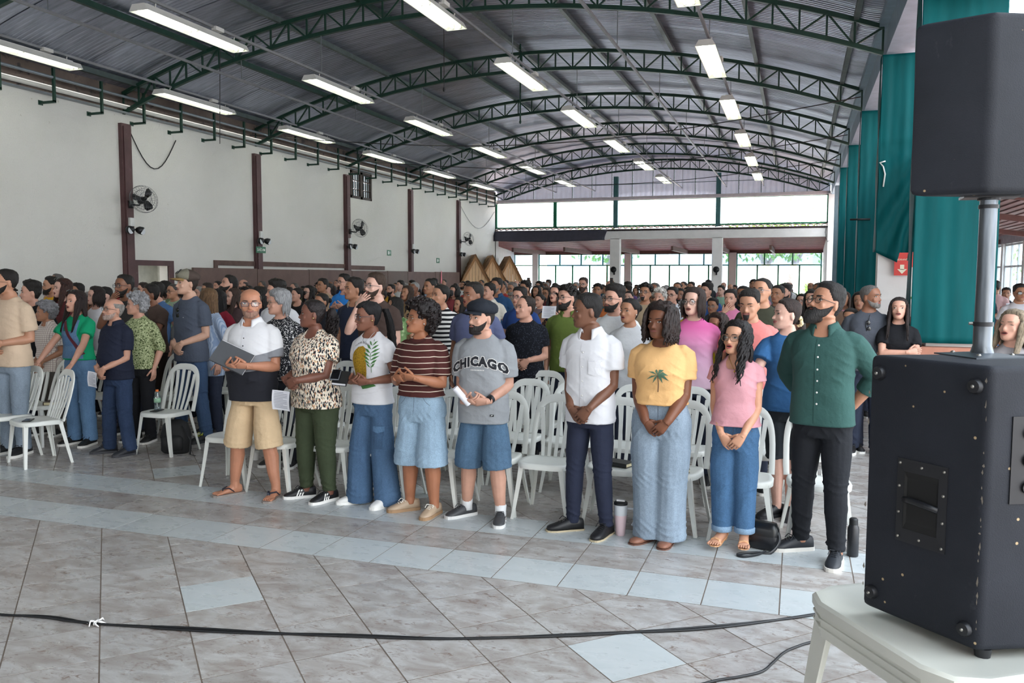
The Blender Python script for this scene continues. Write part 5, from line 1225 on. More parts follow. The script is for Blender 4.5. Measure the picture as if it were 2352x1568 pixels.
def shoe_parts(P, root, sx, lo):
    S = P.get('shoe', dict(kind='sneaker', c='#1b1b1d', sole='#e9e7e2')); k = P['k']; hip, kn, ank, fd = P['legs'][sx]; L = P.get('lift', 0)
    pr = np.array([-fd[1], fd[0], 0]); o0 = ank*[1, 1, 0]+[0, 0, L]; th = np.arange(14)*2*PI/14
    def pt(u, s_, z): return o0+fd*u*k+pr*s_*k+np.array([0, 0, z*k])
    prof = [(-.080, .024, .010), (-.074, .033, .022), (-.04, .037, .04), (.02, .037, .05), (.08, .043, .05), (.13, .047, .04), (.165, .040, .030), (.185, .026, .02), (.192, .010, .012)]
    kind = S['kind']
    if kind in ('sneaker', 'oxford', 'flat'):
        up = []; hts = {'sneaker': [.075, .088, .098, .098, .078, .058, .046, .036, .026], 'oxford': [.07, .082, .092, .092, .072, .054, .045, .037, .028], 'flat': [.055, .058, .048, .036, .036, .042, .040, .032, .024]}[kind]
        for (u, w, _), h in zip(prof, hts):
            c = np.cos(th); s = np.sin(th); up.append(np.array([pt(u, w*np.sign(a)*abs(a)**.7, .012+(h-.012)*max(b, 0)**.6) for a, b in zip(c, s)]))
        put('shoe_upper', Geo().loft(up), S['m'] if 'm' in S else mat('shoe_'+S['c'].strip('#'), S['c'], .5, var=.1, bmp=.15, bscale=60), root, True).data.name
        so = Geo(); sh_ = .024 if kind == 'sneaker' else .012 if kind == 'oxford' else .008
        ol = [(u-.003 if i == 0 else u+(.006 if i > 6 else 0), w+.0045) for i, (u, w, _) in enumerate(prof)]
        poly = [(u, w) for u, w in ol]+[(u, -w) for u, w in ol[::-1]]
        so.loft([[pt(u, w, 0) for u, w in poly], [pt(u, w, sh_*.5) for u, w in poly], [pt(u*.998, w*.985, sh_) for u, w in poly]])
        put('shoe_sole', so, mat('sole_'+S['sole'].strip('#'), S['sole'], .7, var=.08), root)
        if kind != 'flat':
            lc = Geo()
            for i, u in enumerate((.045, .062, .079, .096)):
                z = np.interp(u, [p[0] for p in prof], hts)+.001; lc.tube([pt(u, -.024, z-.012), pt(u+.004, -.010, z), pt(u+.006, .010, z), pt(u, .024, z-.012)], .0032*k, 5)
            z = .097; lc.tube([pt(.05, 0, z-.004), pt(.065, .03, z+.002), pt(.085, .035, z-.02)], .003*k, 5).tube([pt(.05, 0, z-.004), pt(.07, -.028, z+.002), pt(.09, -.034, z-.022)], .003*k, 5)
            put('shoe_lace', lc, mat('lace_'+S.get('lace', S['c']).strip('#'), S.get('lace', S['c']), .8, var=0), root)
        if S.get('stripes'):
            sg = Geo()
            for sd in (-1, 1):
                for i in range(3):
                    u0 = .035+i*.022; pts = [(u0, .037, .022), (u0+.011, .037, .022), (u0-.013, .026, .076), (u0-.024, .026, .076)]
                    pts = [(u, np.interp(u, [p[0] for p in prof], [p[1] for p in prof])*(1.06 if z < .05 else .83), z) for u, w, z in pts]
                    sg.add([pt(u, sd*w, z) for u, w, z in pts]+[pt(u, sd*(w-.006), z) for u, w, z in pts], [(0, 1, 2, 3), (7, 6, 5, 4), (0, 4, 5, 1), (1, 5, 6, 2), (2, 6, 7, 3), (3, 7, 4, 0)])
            put('shoe_stripe', sg, mat('stripe_white', '#ecebe6', .6, var=0), root)
        if S.get('accent'):
            put('shoe_accent', Geo().add([pt(-.06, sx*.040, .008), pt(-.01, sx*.043, .008), pt(-.01, sx*.043, .018), pt(-.06, sx*.040, .018)]+[pt(-.06, sx*.036, .008), pt(-.01, sx*.037, .008), pt(-.01, sx*.037, .018), pt(-.06, sx*.036, .018)], [(0, 1, 2, 3), (7, 6, 5, 4), (0, 4, 5, 1), (3, 2, 6, 7)]), mat('accent_'+S['accent'].strip('#'), S['accent'], .5, var=0), root)
    elif kind == 'flipflop':
        ol = [(-.078, .026), (-.06, .036), (0, .036), (.07, .043), (.13, .050), (.165, .046), (.188, .024)]; poly = ol+[(u, -w) for u, w in ol[::-1]]
        put('sandal_sole', Geo().loft([[pt(u, w, -.0) for u, w in poly], [pt(u, w, .016) for u, w in poly]]), mat('sole_grey', '#8b827c', .8, var=.1), root)
        st = Geo()
        for sd in (-1, 1): st.tube([pt(.115, -sx*.012, .028), pt(.10, -sx*.012+sd*.008, .062), pt(.06, sd*.034, .064), pt(.02, sd*.040, .030)], [.005*k, .010*k, .011*k, .007*k], 6, squash=.5)
        put('sandal_strap', st, mat('navy_strap', '#1d2433', .5, var=0), root)
    elif kind == 'heel':
        ol = [(-.065, .026), (-.03, .034), (.05, .030), (.10, .040), (.145, .038), (.165, .018)]; poly = ol+[(u, -w) for u, w in ol[::-1]]
        hz = lambda u: .008+max(0, (.05-u))*.42
        put('sandal_sole', Geo().loft([[pt(u, w, hz(u)-.008+(0 if u > .05 else 0)) for u, w in poly], [pt(u, w, hz(u)) for u, w in poly]]), mat('sandal_tan', '#d8a57a', .5, var=.05), root)
        put('heel', Geo().loft([[pt(-.062, .02, 0), pt(-.028, .02, 0), pt(-.028, -.02, 0), pt(-.062, -.02, 0)], [pt(-.066, .026, .056), pt(-.02, .028, .038), pt(-.02, -.028, .038), pt(-.066, -.026, .056)]]), mat('sandal_tan', '#d8a57a'), root)
        st = Geo()
        for u in (.105, .12): st.tube([pt(u, -.040, .012), pt(u-.004, -.028, .044), pt(u-.006, 0, .052), pt(u-.004, .028, .044), pt(u, .040, .012)], .0062*k, 6)
        st.tube([pt(.0+.040*math.cos(a)-.008, .040*math.sin(a), .105+.008*math.cos(a)) for a in np.linspace(0, 2*PI, 15)], .006*k, 6); st.tube([pt(-.05, .03, .04), pt(-.03, .035, .1)], .005*k, 5).tube([pt(-.05, -.03, .04), pt(-.03, -.035, .1)], .005*k, 5)
        put('sandal_strap', st, mat('sandal_tan', '#d8a57a'), root)
def collar_geo(P, h=.034, spread=.045, gap=.42, point=.055):
    k = P['k']; n = 26; a = np.linspace(gap, 2*PI-gap, n); z0 = 1.452*k; rows = []
    w, F, B = torso(P, 1.468*k)
    for (dz, off, pp) in ((-.012, .004, 0), (.018, .008, 0), (.022, .012, 0), (.006, .020, 0), (-.018, .030, 1)):
        p = []
        for q in a:
            c = max(0, math.cos(q)); fr = (max(0, math.cos(q))**2)
            ww, FF, BB = w+off*k*1.0, F+off*k, B+off*k; y = -(FF) if math.cos(q) > 0 else BB
            edge = math.exp(-((min(q, 2*PI-q)-gap)/.35)**2)
            p.append((ww*math.sin(q)*(1+.06*pp), y*abs(math.cos(q))-.010*k*fr-(.018*k*edge if pp else 0), z0+dz*k-.026*k*fr-(point*k*edge if pp else 0)))
        rows.append(p)
    V = np.array(rows).reshape(-1, 3); F_ = [(i*n+j, i*n+j+1, (i+1)*n+j+1, (i+1)*n+j) for i in range(4) for j in range(n-1)]
    return Geo().add(V, F_)
def on_surface(bvh, pts, off=.003):
    """drop (x,z) points onto the front of a garment"""
    out = []
    for x, z in pts:
        h = bvh.ray_cast(Vector((x, -1.2, z)), Vector((0, 1, 0)))
        out.append((h[0].x, h[0].y-off, h[0].z) if h[0] is not None else None)
    return out
def bvh_of(me):
    n = len(me.vertices); co = np.empty(n*3, np.float32); me.vertices.foreach_get('co', co)
    return BVHTree.FromPolygons([Vector(c) for c in co.reshape(-1, 3).tolist()], [tuple(p.vertices) for p in me.polygons])
def project_mesh(me, bvh, off=.003):
    for v in me.vertices:
        h = bvh.ray_cast(Vector((v.co.x, -1.2, v.co.z)), Vector((0, 1, 0)))
        if h[0] is not None: v.co.y = h[0].y-off
    me.update(); return me
def subdivide_mesh(me, cuts):
    bm = bmesh.new(); bm.from_mesh(me); bmesh.ops.triangulate(bm, faces=bm.faces[:])
    for _ in range(cuts): bmesh.ops.subdivide_edges(bm, edges=[e for e in bm.edges if e.calc_length() > .02], cuts=1, use_grid_fill=False); bmesh.ops.triangulate(bm, faces=bm.faces[:])
    bm.to_mesh(me); bm.free(); return me
PEOPLE = []
def person(P, lo=0):
    """queue the remeshing of one person; finish_person() adds everything else"""
    P.setdefault('sex', 'm'); P['lo'] = lo; build_person(P, lo); P['root'] = r = thing('person', P['label'], 'person', P['loc'], math.radians(P.get('rot', 0)), P.get('group'))
    vb = {0: .0062, 1: .0088, 2: .017}[lo]; vc = {0: .0085, 1: .012, 2: .022}[lo]
    seed = P.setdefault('seed', len(PEOPLE)+1)
    def rb(me): join_geos(me, P['hands_geo'], skin_mat(P['skin'])); P['body'] = link('body', me, r)
    JOBS.append((P['body_geo'], vb, 2 if lo < 2 else 1, rb))
    def rs(me):
        if lo < 2: wrinkle(me, P['top'].get('wr', .0062), seed, 'shirt', P['k'])
        me.materials.clear(); me.materials.append(P['top']['m']); P['shirt_o'] = link(P['top'].get('name', 'shirt'), me, r)
    JOBS.append((shirt_geo(P, lo), vc, 3 if lo < 2 else 1, rs))
    def rp_(me):
        if lo < 2: wrinkle(me, P['bottom'].get('wr', .003)*2.1, seed+50, 'pants', P['k'])
        me.materials.clear(); me.materials.append(P['bottom']['m']); P['pants_o'] = link(P['bottom'].get('name', 'trousers'), me, r)
    if lo < 2 or P.get('legs_seen', True): JOBS.append((pants_geo(P, lo), vc, 2 if lo < 2 else 1, rp_))
    PEOPLE.append(P); return P
def finish_person(P):
    r, H, lo = P['root'], P['H'], P['lo']
    hc = P.get('hair_c', '#15110f')
    if P.get('hair') and P['hair'] != 'none':
        g = make_hair(P['hair'], H, P['seed'], lo == 2).xf(H['M']); put('hair', g, hair_mat(hc, P['hair'] in ('afro', 'curlybob', 'curlyshort', 'greycurly', 'puff', 'longcurly')), r, True)
    if P.get('beard'): put('beard', make_beard(P['beard'], H).xf(H['M']), hair_mat(P.get('beard_c', hc)), r, True)
    if lo < 2: face_parts(P, r, H, P['skin'], hc, 1 if lo == 0 else 0, P.get('expr', 'closed'), P.get('brow_c'), P.get('lip'), P.get('eyes', 'open'))
    else: face_parts(P, r, H, P['skin'], hc, 0, P.get('expr', 'closed'))
    if P.get('glasses'): make_glasses(r, H, *P['glasses'])
    if lo < 2:
        for sx in (-1, 1):
            shoe_parts(P, r, sx, lo)
            if P.get('socks'):
                hip, kn, ank, fd = P['legs'][sx]; c = ank*[1, 1, 0]; put('sock', Geo().tube([c+[0, 0, .05*P['k']], c+[0, 0, .09*P['k']], c+[0, .004, .135*P['k']]], [.045*P['k'], .043*P['k'], .046*P['k']], 16), mat('sock_white', '#d9d9d9', .9, var=.03), r, True)
    if P['top'].get('collar'):
        o = put('collar', collar_geo(P, gap=P['top'].get('gap', .42)), P['top'].get('collar_m', P['top']['m']), r, True); sm = o.modifiers.new('thickness', 'SOLIDIFY'); sm.thickness = .0035*P['k']; sm.offset = 0
# ================================================================== FRONT PEOPLE
def feet_from_px(P, px):
    a, b = onz(px[0][0], px[0][1]), onz(px[1][0], px[1][1]); rz = math.radians(P.get('rot', 0)); pts = []
    for q, p in zip(px, (a, b)):
        d = math.radians(q[2]+P.get('rot', 0)); pts.append(p-Vector((math.sin(d), -math.cos(d), 0))*.05)
    P['loc'] = tuple((pts[0]+pts[1])/2); R = Matrix.Rotation(-rz, 3, 'Z'); fs = []
    for q, p in zip(px, pts):
        l = R@(p-Vector(P['loc'])); fs.append((l.x, l.y, q[2]))
    P['feet'] = fs; return P
SLIM = [(0, .048), (.1, .050), (.3, .062), (.47, .066), (.6, .080), (.85, .100)]
REG = [(0, .062), (.3, .068), (.47, .072), (.85, .098)]
DK = '#17181c'
WH = mat('white_cotton', '#d5d5d9', .85, var=.03, bmp=.2, bscale=14, bdist=.012, spec=.25)
HERO = {}
def hero(key, px, lo=0, **P):
    feet_from_px(P, px); HERO[key] = person(P, lo); return HERO[key]
hero('navy', [(240, 1040, -38), (288, 1046, -10)], label='older balding man with glasses in a navy polo, hands clasped over a paper', h=1.62, skin='#b98a75', bw=1.02, bd=1.05, belly=.055, hair='bald', hair_c='#8a8580', beard='stubble', beard_c='#a48f85', glasses=('#1f1c1c', 'square'), head=(12, 7, 0), rot=-8,
     top=dict(m=cloth('#1d2233'), hem=.83, sleeve=.72, sl_ease=.02, collar=1, drop=.05, pw=3, gap=.5), bottom=dict(m=denim('#2a3954'), hem=.05, rad=[(0, .072), (.3, .075), (.47, .078), (.85, .098)], name='jeans', wr=.003), pose='clasp', hz=.90, parg=dict(down=.9), shoe=dict(kind='sneaker', c='#24262c', sole='#3a3b40'), lip='#94605a', brow_c='#6d655f')
hero('cap', [(405, 1003, -40), (466, 1015, -2)], label='tall man in a grey tee and trucker cap, sunglasses at his neck', h=1.90, skin='#c39a85', bw=1.05, hair='short', hair_c='#2a201a', head=(22, 3, 0), rot=-10, top=dict(m=cloth('#4b5260'), hem=.80, sleeve=.68, sl_ease=.022, drop=.035), bottom=dict(m=denim('#3a4f6c'), hem=.05, rad=REG, name='jeans'), pose='clasp', hz=.93, parg=dict(down=.8), shoe=dict(kind='sneaker', c='#1f2022', sole='#2b2c2e', lace='#c8d24a'), lip='#a86a62', nose=1.1)
hero('polo3', [(527, 1136, -42), (628, 1146, 2)], label='balding man in three-tone polo, beige shorts and flip-flops, holding a folder', h=1.75, skin='#b07a60', bw=1.08, bd=1.08, belly=.06, hair='bald', hair_c='#3a302b', beard='stubble', beard_c='#957263', glasses=('#232c4a', 'square'), head=(-26, 0, 0), rot=8, wide=1.05, barefoot=True,
     top=dict(m=zones('polo_three_tone', [(.0, '#23242b'), (1.075, '#7f8187'), (1.20, '#d5d5d8')], curve=-.9), hem=.80, sleeve=.74, sl_ease=.024, collar=1, collar_m=WH, drop=.06, pw=3, gap=.45), bottom=dict(m=cloth('#c8ae8c', bmp=.35), hem=.42, rad=[(.40, .108), (.6, .108), (.85, .112)], name='shorts'), pose='hold', hz=1.09, shoe=dict(kind='flipflop'), lw=1.05, lip='#8f5a4e')
hero('floral', [(690, 1142, -40), (745, 1152, -10)], label='woman in a leaf-print blouse and dark green trousers, hair in a puff', sex='f', h=1.66, skin='#71483a', bw=1.22, bd=1.25, bust=.03, belly=.03, lw=1.12, hair='puff', hair_c='#1c1516', head=(46, 4, 0), rot=-12, wide=1.05,
     top=dict(m=blots('leaf_print', '#e8dccb', ['#23262e', '#d9a679', '#23262e', '#8a9479', '#c9825f', '#20242c'], 30, [.36, .28, .34, .22, .22, .30], (2.1, 1.3, .62), (.5, .3, .7)), hem=.80, sleeve=.55, sl_ease=.03, drop=.08, pw=3.5, loose=.55, name='blouse'), bottom=dict(m=cloth('#39422f', bmp=.35), hem=.09, rad=[(0, .050), (.15, .056), (.3, .070), (.47, .078), (.85, .112)], wr=.004), pose='clasp', hz=.99, hy=.055, parg=dict(down=.35, x=-.03), shoe=dict(kind='sneaker', c='#15161a', sole='#e8e6e2', lace='#15161a', stripes=1), lip='#6d3a36')
hero('leop', [(812, 1155, -45), (880, 1163, -5)], label='woman with long braids in a white leopard-print tee, holding a book', sex='f', h=1.65, skin='#7d5241', bw=1.0, hair='braids', hair_c='#121013', head=(34, -2, 0), rot=-10, glasses=('#35424f', 'wide'),
     top=dict(m=WH, hem=.86, sleeve=.50, sl_ease=.02, drop=.055, pw=1.4), bottom=dict(m=denim('#46607e'), hem=.02, rad=[(0, .118), (.2, .108), (.47, .100), (.75, .102), (.86, .104)], name='jeans', waist=1.0, wr=.003), pose='hold', hz=1.05, shoe=dict(kind='sneaker', c='#e6e5e2', sole='#efeeea'), lip='#8a4f4a')
hero('afro', [(928, 1172, -42), (990, 1185, 0)], label='woman with a round afro in a maroon striped tee, singing', sex='f', h=1.635, skin='#a06a4e', bw=1.18, bd=1.12, lw=1.15, bust=.02, hair='afro', hair_c='#1b1313', head=(36, 9, 0), rot=-6, expr='sing', glasses=('#a9876a', 'wide'),
     top=dict(m=stripes('maroon_stripes', '#4a2725', '#d9c9b8', .045, .12, 'Z', .03), hem=.97, sleeve=.80, sl_ease=.024, drop=.03, loose=.4, flare=2), bottom=dict(m=denim('#90a8bc'), hem=.41, rad=[(.38, .122), (.6, .114), (.86, .118)], name='denim_shorts', waist=1.02), pose='wring', hz=1.13, shoe=dict(kind='sneaker', c='#b39c84', sole='#a07f5f', lace='#e9e4da'), lip='#8e4740')
hero('chicago', [(1060, 1185, -40), (1148, 1202, 12)], label='bearded man in a grey CHICAGO tee, black cap and denim shorts holding rolled paper', h=1.66, skin='#bd907c', bw=1.14, bd=1.1, lw=1.12, hair='fade', hair_c='#1d1715', beard='short', head=(34, 2, 0), rot=2,
     top=dict(m=cloth('#8d9094'), hem=.77, sleeve=.80, sl_ease=.026, drop=.035, loose=.7), bottom=dict(m=denim('#4c667f'), hem=.42, rad=[(.40, .106), (.6, .108), (.86, .112)], name='denim_shorts'), pose='hold', hz=.95, shoe=dict(kind='sneaker', c='#3c3d40', sole='#d9d8d6', lace='#3c3d40', accent='#b5302c'), lip='#9c6a60', gaze=-.6, socks=1)
hero('white', [(1300, 1217, -48), (1384, 1232, -2)], label='young man in a white short-sleeved shirt and navy trousers looking left', h=1.735, skin='#6f4a38', bw=1.0, hair='fade', hair_c='#14100f', head=(56, -2, 0), rot=-12,
     top=dict(m=WH, hem=.80, sleeve=.62, sl_ease=.028, collar=1, drop=.08, pw=4, gap=.5, loose=.75, name='shirt'), bottom=dict(m=cloth('#262b3d'), hem=.06, rad=SLIM), pose='clasp', hz=.86, parg=dict(down=.75), shoe=dict(kind='oxford', c='#17171a', sole='#b8a98c', lace='#17171a'), lip='#6d4038')
hero('palm', [(1480, 1242, -30), (1532, 1250, -6)], label='woman with curly bobbed hair in a peach palm-tree tee and light jeans', sex='f', h=1.665, skin='#744833', bw=1.22, bd=1.15, lw=1.28, bust=.03, hair='curlybob', hair_c='#241815', head=(22, 0, 0), rot=-2, wide=1.06,
     top=dict(m=cloth('#dcae76'), hem=1.0, sleeve=.62, sl_ease=.02, drop=.055, pw=1.5, loose=.3, flare=1.6), bottom=dict(m=denim('#8594a3'), hem=.035, rad=[(0, .104), (.25, .092), (.47, .094), (.7, .110), (.86, .122)], name='jeans', waist=1.04), pose='clasp', hz=.84, parg=dict(down=.75), shoe=dict(kind='flat', c='#8a5d4a', sole='#6e4a3c'), lip='#7f4a42')
hero('pink', [(1650, 1258, -14), (1708, 1264, 6)], label='young woman in a pink v-neck blouse, big glasses and long curly hair', sex='f', h=1.55, skin='#c89478', bw=.97, hair='longcurly', hair_c='#171213', head=(24, 8, 0), rot=-4, expr='open', glasses=('#7d5c48', 'wide'), barefoot=True,
     top=dict(m=cloth('#c9929a'), hem=.94, sleeve=.30, sl_ease=.022, drop=.12, pw=3.2, loose=.5, flare=3, ease=.02, name='blouse'), bottom=dict(m=denim('#436487'), hem=.13, rad=[(.1, .072), (.3, .082), (.47, .088), (.7, .108), (.88, .118)], name='jeans', waist=1.03), pose='clasp', hz=.83, parg=dict(down=.95), shoe=dict(kind='heel'), lift=.035, lip='#b35a5a')
hero('green', [(1822, 1262, -48), (1917, 1298, 6)], label='man with a thick black beard in a dark green button shirt and black trousers', h=1.81, skin='#a9785f', bw=1.08, bd=1.05, lw=1.1, hair='short', hair_c='#14100f', beard='full', head=(36, 16, 0), rot=-16, glasses=('#1c1a1a', 'round'),
     top=dict(m=cloth('#2f4f4b', bmp=.3), hem=.84, sleeve=1.5, sl_ease=.018, collar=1, drop=.08, pw=4, gap=.5, loose=.6), bottom=dict(m=cloth('#1b1d22'), hem=.075, rad=SLIM, wr=.0035), pose='behind', shoe=dict(kind='sneaker', c='#22252b', sole='#d8d4cd', lace='#22252b'), lip='#8f5550')
hero('blue', [(1772, 1186, -40), (1812, 1190, 0)], label='smiling girl in a blue tee and dark bike shorts with hands on a chair back', sex='f', h=1.69, skin='#d3a796', bw=.95, hair='sleek', hair_c='#2b1d19', head=(62, 3, 0), rot=-6, expr='smile',
     top=dict(m=cloth('#33608f'), hem=.84, sleeve=.60, sl_ease=.03, drop=.035, loose=.8, ease=.022), bottom=dict(m=cloth('#2c3136'), hem=.46, rad=[(.4, .070), (.6, .084), (.86, .10)], name='bike_shorts'), pose='chair', parg=dict(w=.24), shoe=dict(kind='sneaker', c='#1b1b1e', sole='#2a2a2d', accent='#e8746a'), lip='#b86a64')
# ================================================================== CHAIRS
CHW = mat('white_moulded_plastic', '#d9dbd6', .35, var=.05, vscale=4, spec=.5, dirt=('#c2beac', 7, .66))
def make_chair():
    t = thing('plastic_chair', '', 'chair', (0, 0, 0), 0, 'white plastic chairs')
    # seat: shallow dish with a rolled rim
    g = Geo(); n = 28; rings = []; th = np.arange(n)*2*PI/n
    def outl(w, d, y0, z):
        c, s = np.cos(th), np.sin(th); return np.stack([w*np.sign(s)*np.abs(s)**.55, y0-d*np.sign(c)*np.abs(c)**.55, np.full(n, z)], 1)
    prof = [(.195, .195, .395), (.213, .213, .40), (.215, .215, .432), (.205, .205, .444), (.18, .18, .440), (.10, .10, .432), (.02, .02, .430)]
    for w, d, z in prof:
        r = outl(w, d, 0, z); r[:, 2] += .012*np.maximum(0, -r[:, 1]/.2)**2*0-.02*np.maximum(0, r[:, 1]/.21)**2; r[:, 0] *= 1-.10*np.maximum(0, r[:, 1]/.21); rings.append(r)
    g.loft(rings, cap0=True, cap1=True); put('seat', g, CHW, t, True, angle=60)
    # backrest hoop
    pts = []
    for q in np.linspace(0, 1, 25):
        a = PI*q; ca_ = math.cos(a); x = -.200*math.copysign(abs(ca_)**.62, ca_)*(1+.10*math.sin(a)); zt = .44+.44*math.sin(a)**.62 if 0 < q < 1 else .42
        pts.append((x, .175+.135*(zt-.44)/.44, zt))
    g = Geo(); rings = []
    for i, p in enumerate(pts):
        p = np.array(p); t_ = np.array(pts[min(i+1, 24)])-np.array(pts[max(i-1, 0)]); t_ /= np.linalg.norm(t_); nn = np.array([0, .95, -.29]); b = np.cross(nn, t_); b /= np.linalg.norm(b)
        wv = .021+.012*math.sin(PI*i/24)**4; rings.append([p-b*wv-nn*.004, p+nn*-.011, p+b*wv-nn*.004, p+b*wv+nn*.008, p-b*wv+nn*.008])
    put('backrest_frame', g.loft(rings), CHW, t, True, angle=50)
    for i in range(5):
        u = -1+i*.5; g = Geo(); rings = []
        for q in np.linspace(0, 1, 7):
            x = u*(.105+.045*q); zt = .43+(.435-.05*u*u-.012)*q; y = .165+.135*(zt-.44)/.44+.012*math.sin(PI*q); w = .013+.004*q
            rings.append([(x-w, y-.005, zt), (x+w, y-.005, zt), (x+w, y+.005, zt), (x-w, y+.005, zt)])
        put('slat', g.loft(rings), CHW, t)
    for sx in (-1, 1):
        for fr in (-1, 1):
            g = Geo(); rings = []
            for q in np.linspace(0, 1, 6):
                z = .42*(1-q); x = sx*(.178+.045*q+.012*q*q); y = (-.178-.03*q) if fr < 0 else (.172+.07*q); w = .040-.016*q; d = .034-.012*q; tk = .006
                # angle section, open to the inside
                ex, ey = sx, fr
                o = np.array([x, y]); a = o+[-ex*w*1.0, 0]; b = o+[0, -ey*d*1.2]
                sec = [o, a, a+[0, -ey*tk], o+[-ex*tk, -ey*tk], b+[-ex*tk, 0], b]
                if sx*fr > 0: sec = sec[::-1]
                rings.append([(p[0], p[1], z) for p in sec])
            put('leg', g.loft(rings), CHW, t)
    return t
chair0 = make_chair(); CH_USED = [0]
def place_chair(x, y, rz, label, grp=None):
    o = chair0 if not CH_USED[0] else copy_tree(chair0); CH_USED[0] += 1
    o.location = (x, y, 0); o.rotation_euler = (0, 0, math.radians(rz)); o['label'] = label; return o
behind = ['left of and behind the man in the three-tone polo', 'right behind the man in the three-tone polo', 'behind the leaf-print blouse woman', 'behind the leopard-print tee woman', 'behind the afro woman', 'behind the CHICAGO tee man', 'standing empty between CHICAGO man and white shirt man', 'behind the white shirt man', 'behind the peach tee woman', 'behind the pink blouse woman', 'behind the green shirt man, front row']
for x, lb, rz in zip([-4.75, -4.22, -3.70, -3.18, -2.70, -2.26, -1.80, -1.27, -.84, -.34, .17], behind, [6, -3, 2, 4, -2, 3, -3, 4, -8, 2, 5]):
    place_chair(x, 6.12+.03*math.sin(x*5), rz, 'white plastic chair '+lb)
place_chair(-7.1, 6.16, -22, 'empty white plastic chair in front at left, second from the picture edge')
place_chair(-7.66, 6.28, -14, 'empty white plastic chair cut by the left picture edge, front row')
for j in range(1, 6):
    for i in range(11):
        x = -4.85+i*.50+.06*math.sin(j*7+i*3); y = 6.12+.86*j+.04*math.sin(i*5+j)
        if j > 3 and i % 2: continue
        place_chair(x, y, 5*math.sin(i*4.1+j*2.3), 'white plastic chair in the centre block, row %s, %s from the left' % (ORD[j], ORD[i]))
for j in range(1, 6):
    for i in range(9 if j < 4 else 6):
        x = -6.22-i*.54+.05*math.sin(j*5+i*2); y = 6.12+.86*j+.03*math.sin(i*3+j)
        place_chair(x, y, -4+5*math.sin(i*3.3+j), 'white plastic chair in the left block, row %s, %s from the aisle' % (ORD[j], ORD[i]))
# ================================================================== TABLE AND SPEAKERS
tb = thing('plastic_table', 'white square plastic table under the loudspeaker at the lower right', 'table', (.544, 3.014, 0), math.radians(-56.7))
PLW = mat('worn_white_plastic', '#c6c6bd', .38, var=.05, vscale=3, dirt=('#a9a38c', 6, .68))
def octo(s, ch, z): return [(-s+ch, -s, z), (s-ch, -s, z), (s-ch*.3, -s+ch*.3, z), (s, -s+ch, z), (s, s-ch, z), (s-ch*.3, s-ch*.3, z), (s-ch, s, z), (-s+ch, s, z), (-s+ch*.3, s-ch*.3, z), (-s, s-ch, z), (-s, -s+ch, z), (-s+ch*.3, -s+ch*.3, z)]
put('tabletop', Geo().loft([octo(.375, .13, .685), octo(.375, .13, .69), octo(.375, .13, .715), octo(.365, .125, .725), octo(.345, .12, .722), octo(.335, .115, .717), octo(.02, .005, .715)], cap0=True), PLW, tb, True, angle=35)
put('apron', Geo().loft([octo(.355, .12, .60), octo(.362, .12, .60), octo(.366, .125, .69), octo(.35, .12, .69)], cap0=False, cap1=False), PLW, tb)
for z in (.633, .662): put('apron_rib', Geo().loft([octo(.362, .122, z-.006), octo(.370, .124, z-.004), octo(.370, .124, z+.004), octo(.362, .122, z+.006)], False, False), PLW, tb)
for sx in (-1, 1):
    for sy in (-1, 1):
        g = Geo(); rings = []
        for q in np.linspace(0, 1, 6):
            z = .69*(1-q); o = np.array([sx*(.345+.045*q), sy*(.345+.045*q)]); w = .135-.085*q; tk = .007; c = .05*(1-q*.7)
            sec = [o+[-sx*c, 0], o+[-sx*w, 0], o+[-sx*w, -sy*tk], o+[-sx*c, -sy*tk], o+[-sx*tk, -sy*c], o+[-sx*tk, -sy*w], o+[0, -sy*w], o+[0, -sy*c]]
            if sx*sy < 0: sec = sec[::-1]
            rings.append([(p[0], p[1], z) for p in sec])
        put('leg', g.loft(rings), PLW, tb)
def cab_mat():
    mt, n, b = base_mat('black_speaker_coating'); v = coords(n)
    c = ramp(n, noise(n, v, 3.5, 5), [(.3, lin('#1a1d24')), (.7, lin('#24272f'))])
    sc = noise(n, coords(n, (1, 1, .5)), 9, 6, .72); c = mixc(n, ramp(n, sc, [(.66, (0, 0, 0, 1)), (.74, (.5, .5, .5, 1))]), c, lin('#43464d'))
    vo = nd(n, 'ShaderNodeTexVoronoi'); n.links.new(v, vo.inputs['Vector']); vo.inputs['Scale'].default_value = 13
    c = mixc(n, ramp(n, vo.outputs['Distance'], [(.045, (1, 1, 1, 1)), (.07, (0, 0, 0, 1))]), c, lin('#b19a78'))
    n.links.new(c, b.inputs['Base Color']); b.inputs['Roughness'].default_value = .66; b.inputs['Specular IOR Level'].default_value = .28
    bump(n, b, noise(n, v, 260, 3, .6), .35, .003); return mt
CAB = cab_mat(); METB = mat('dark_fitting_metal', '#232428', .4, .3, var=.1); BOLT = mat('bolt_steel', '#8d8a84', .35, .8, var=.1)
def cab_mesh(name, pts, z0, z1, parent, bev=.022):
    bm = bmesh.new(); lo_ = [bm.verts.new((p[0], p[1], z0)) for p in pts]; hi = [bm.verts.new((p[0], p[1], z1)) for p in pts]; n = len(pts)
    bm.faces.new(lo_[::-1]); bm.faces.new(hi)
    for i in range(n): bm.faces.new((lo_[i], lo_[(i+1) % n], hi[(i+1) % n], hi[i]))
    bmesh.ops.recalc_face_normals(bm, faces=bm.faces[:]); bmesh.ops.bevel(bm, geom=bm.edges[:], offset=bev, segments=3, affect='EDGES', profile=.6)
    me = bpy.data.meshes.new(name); bm.to_mesh(me); bm.free(); me.materials.append(CAB); me.polygons.foreach_set('use_smooth', [True]*len(me.polygons)); me.set_sharp_from_angle(angle=math.radians(40)); return link(name, me, parent)
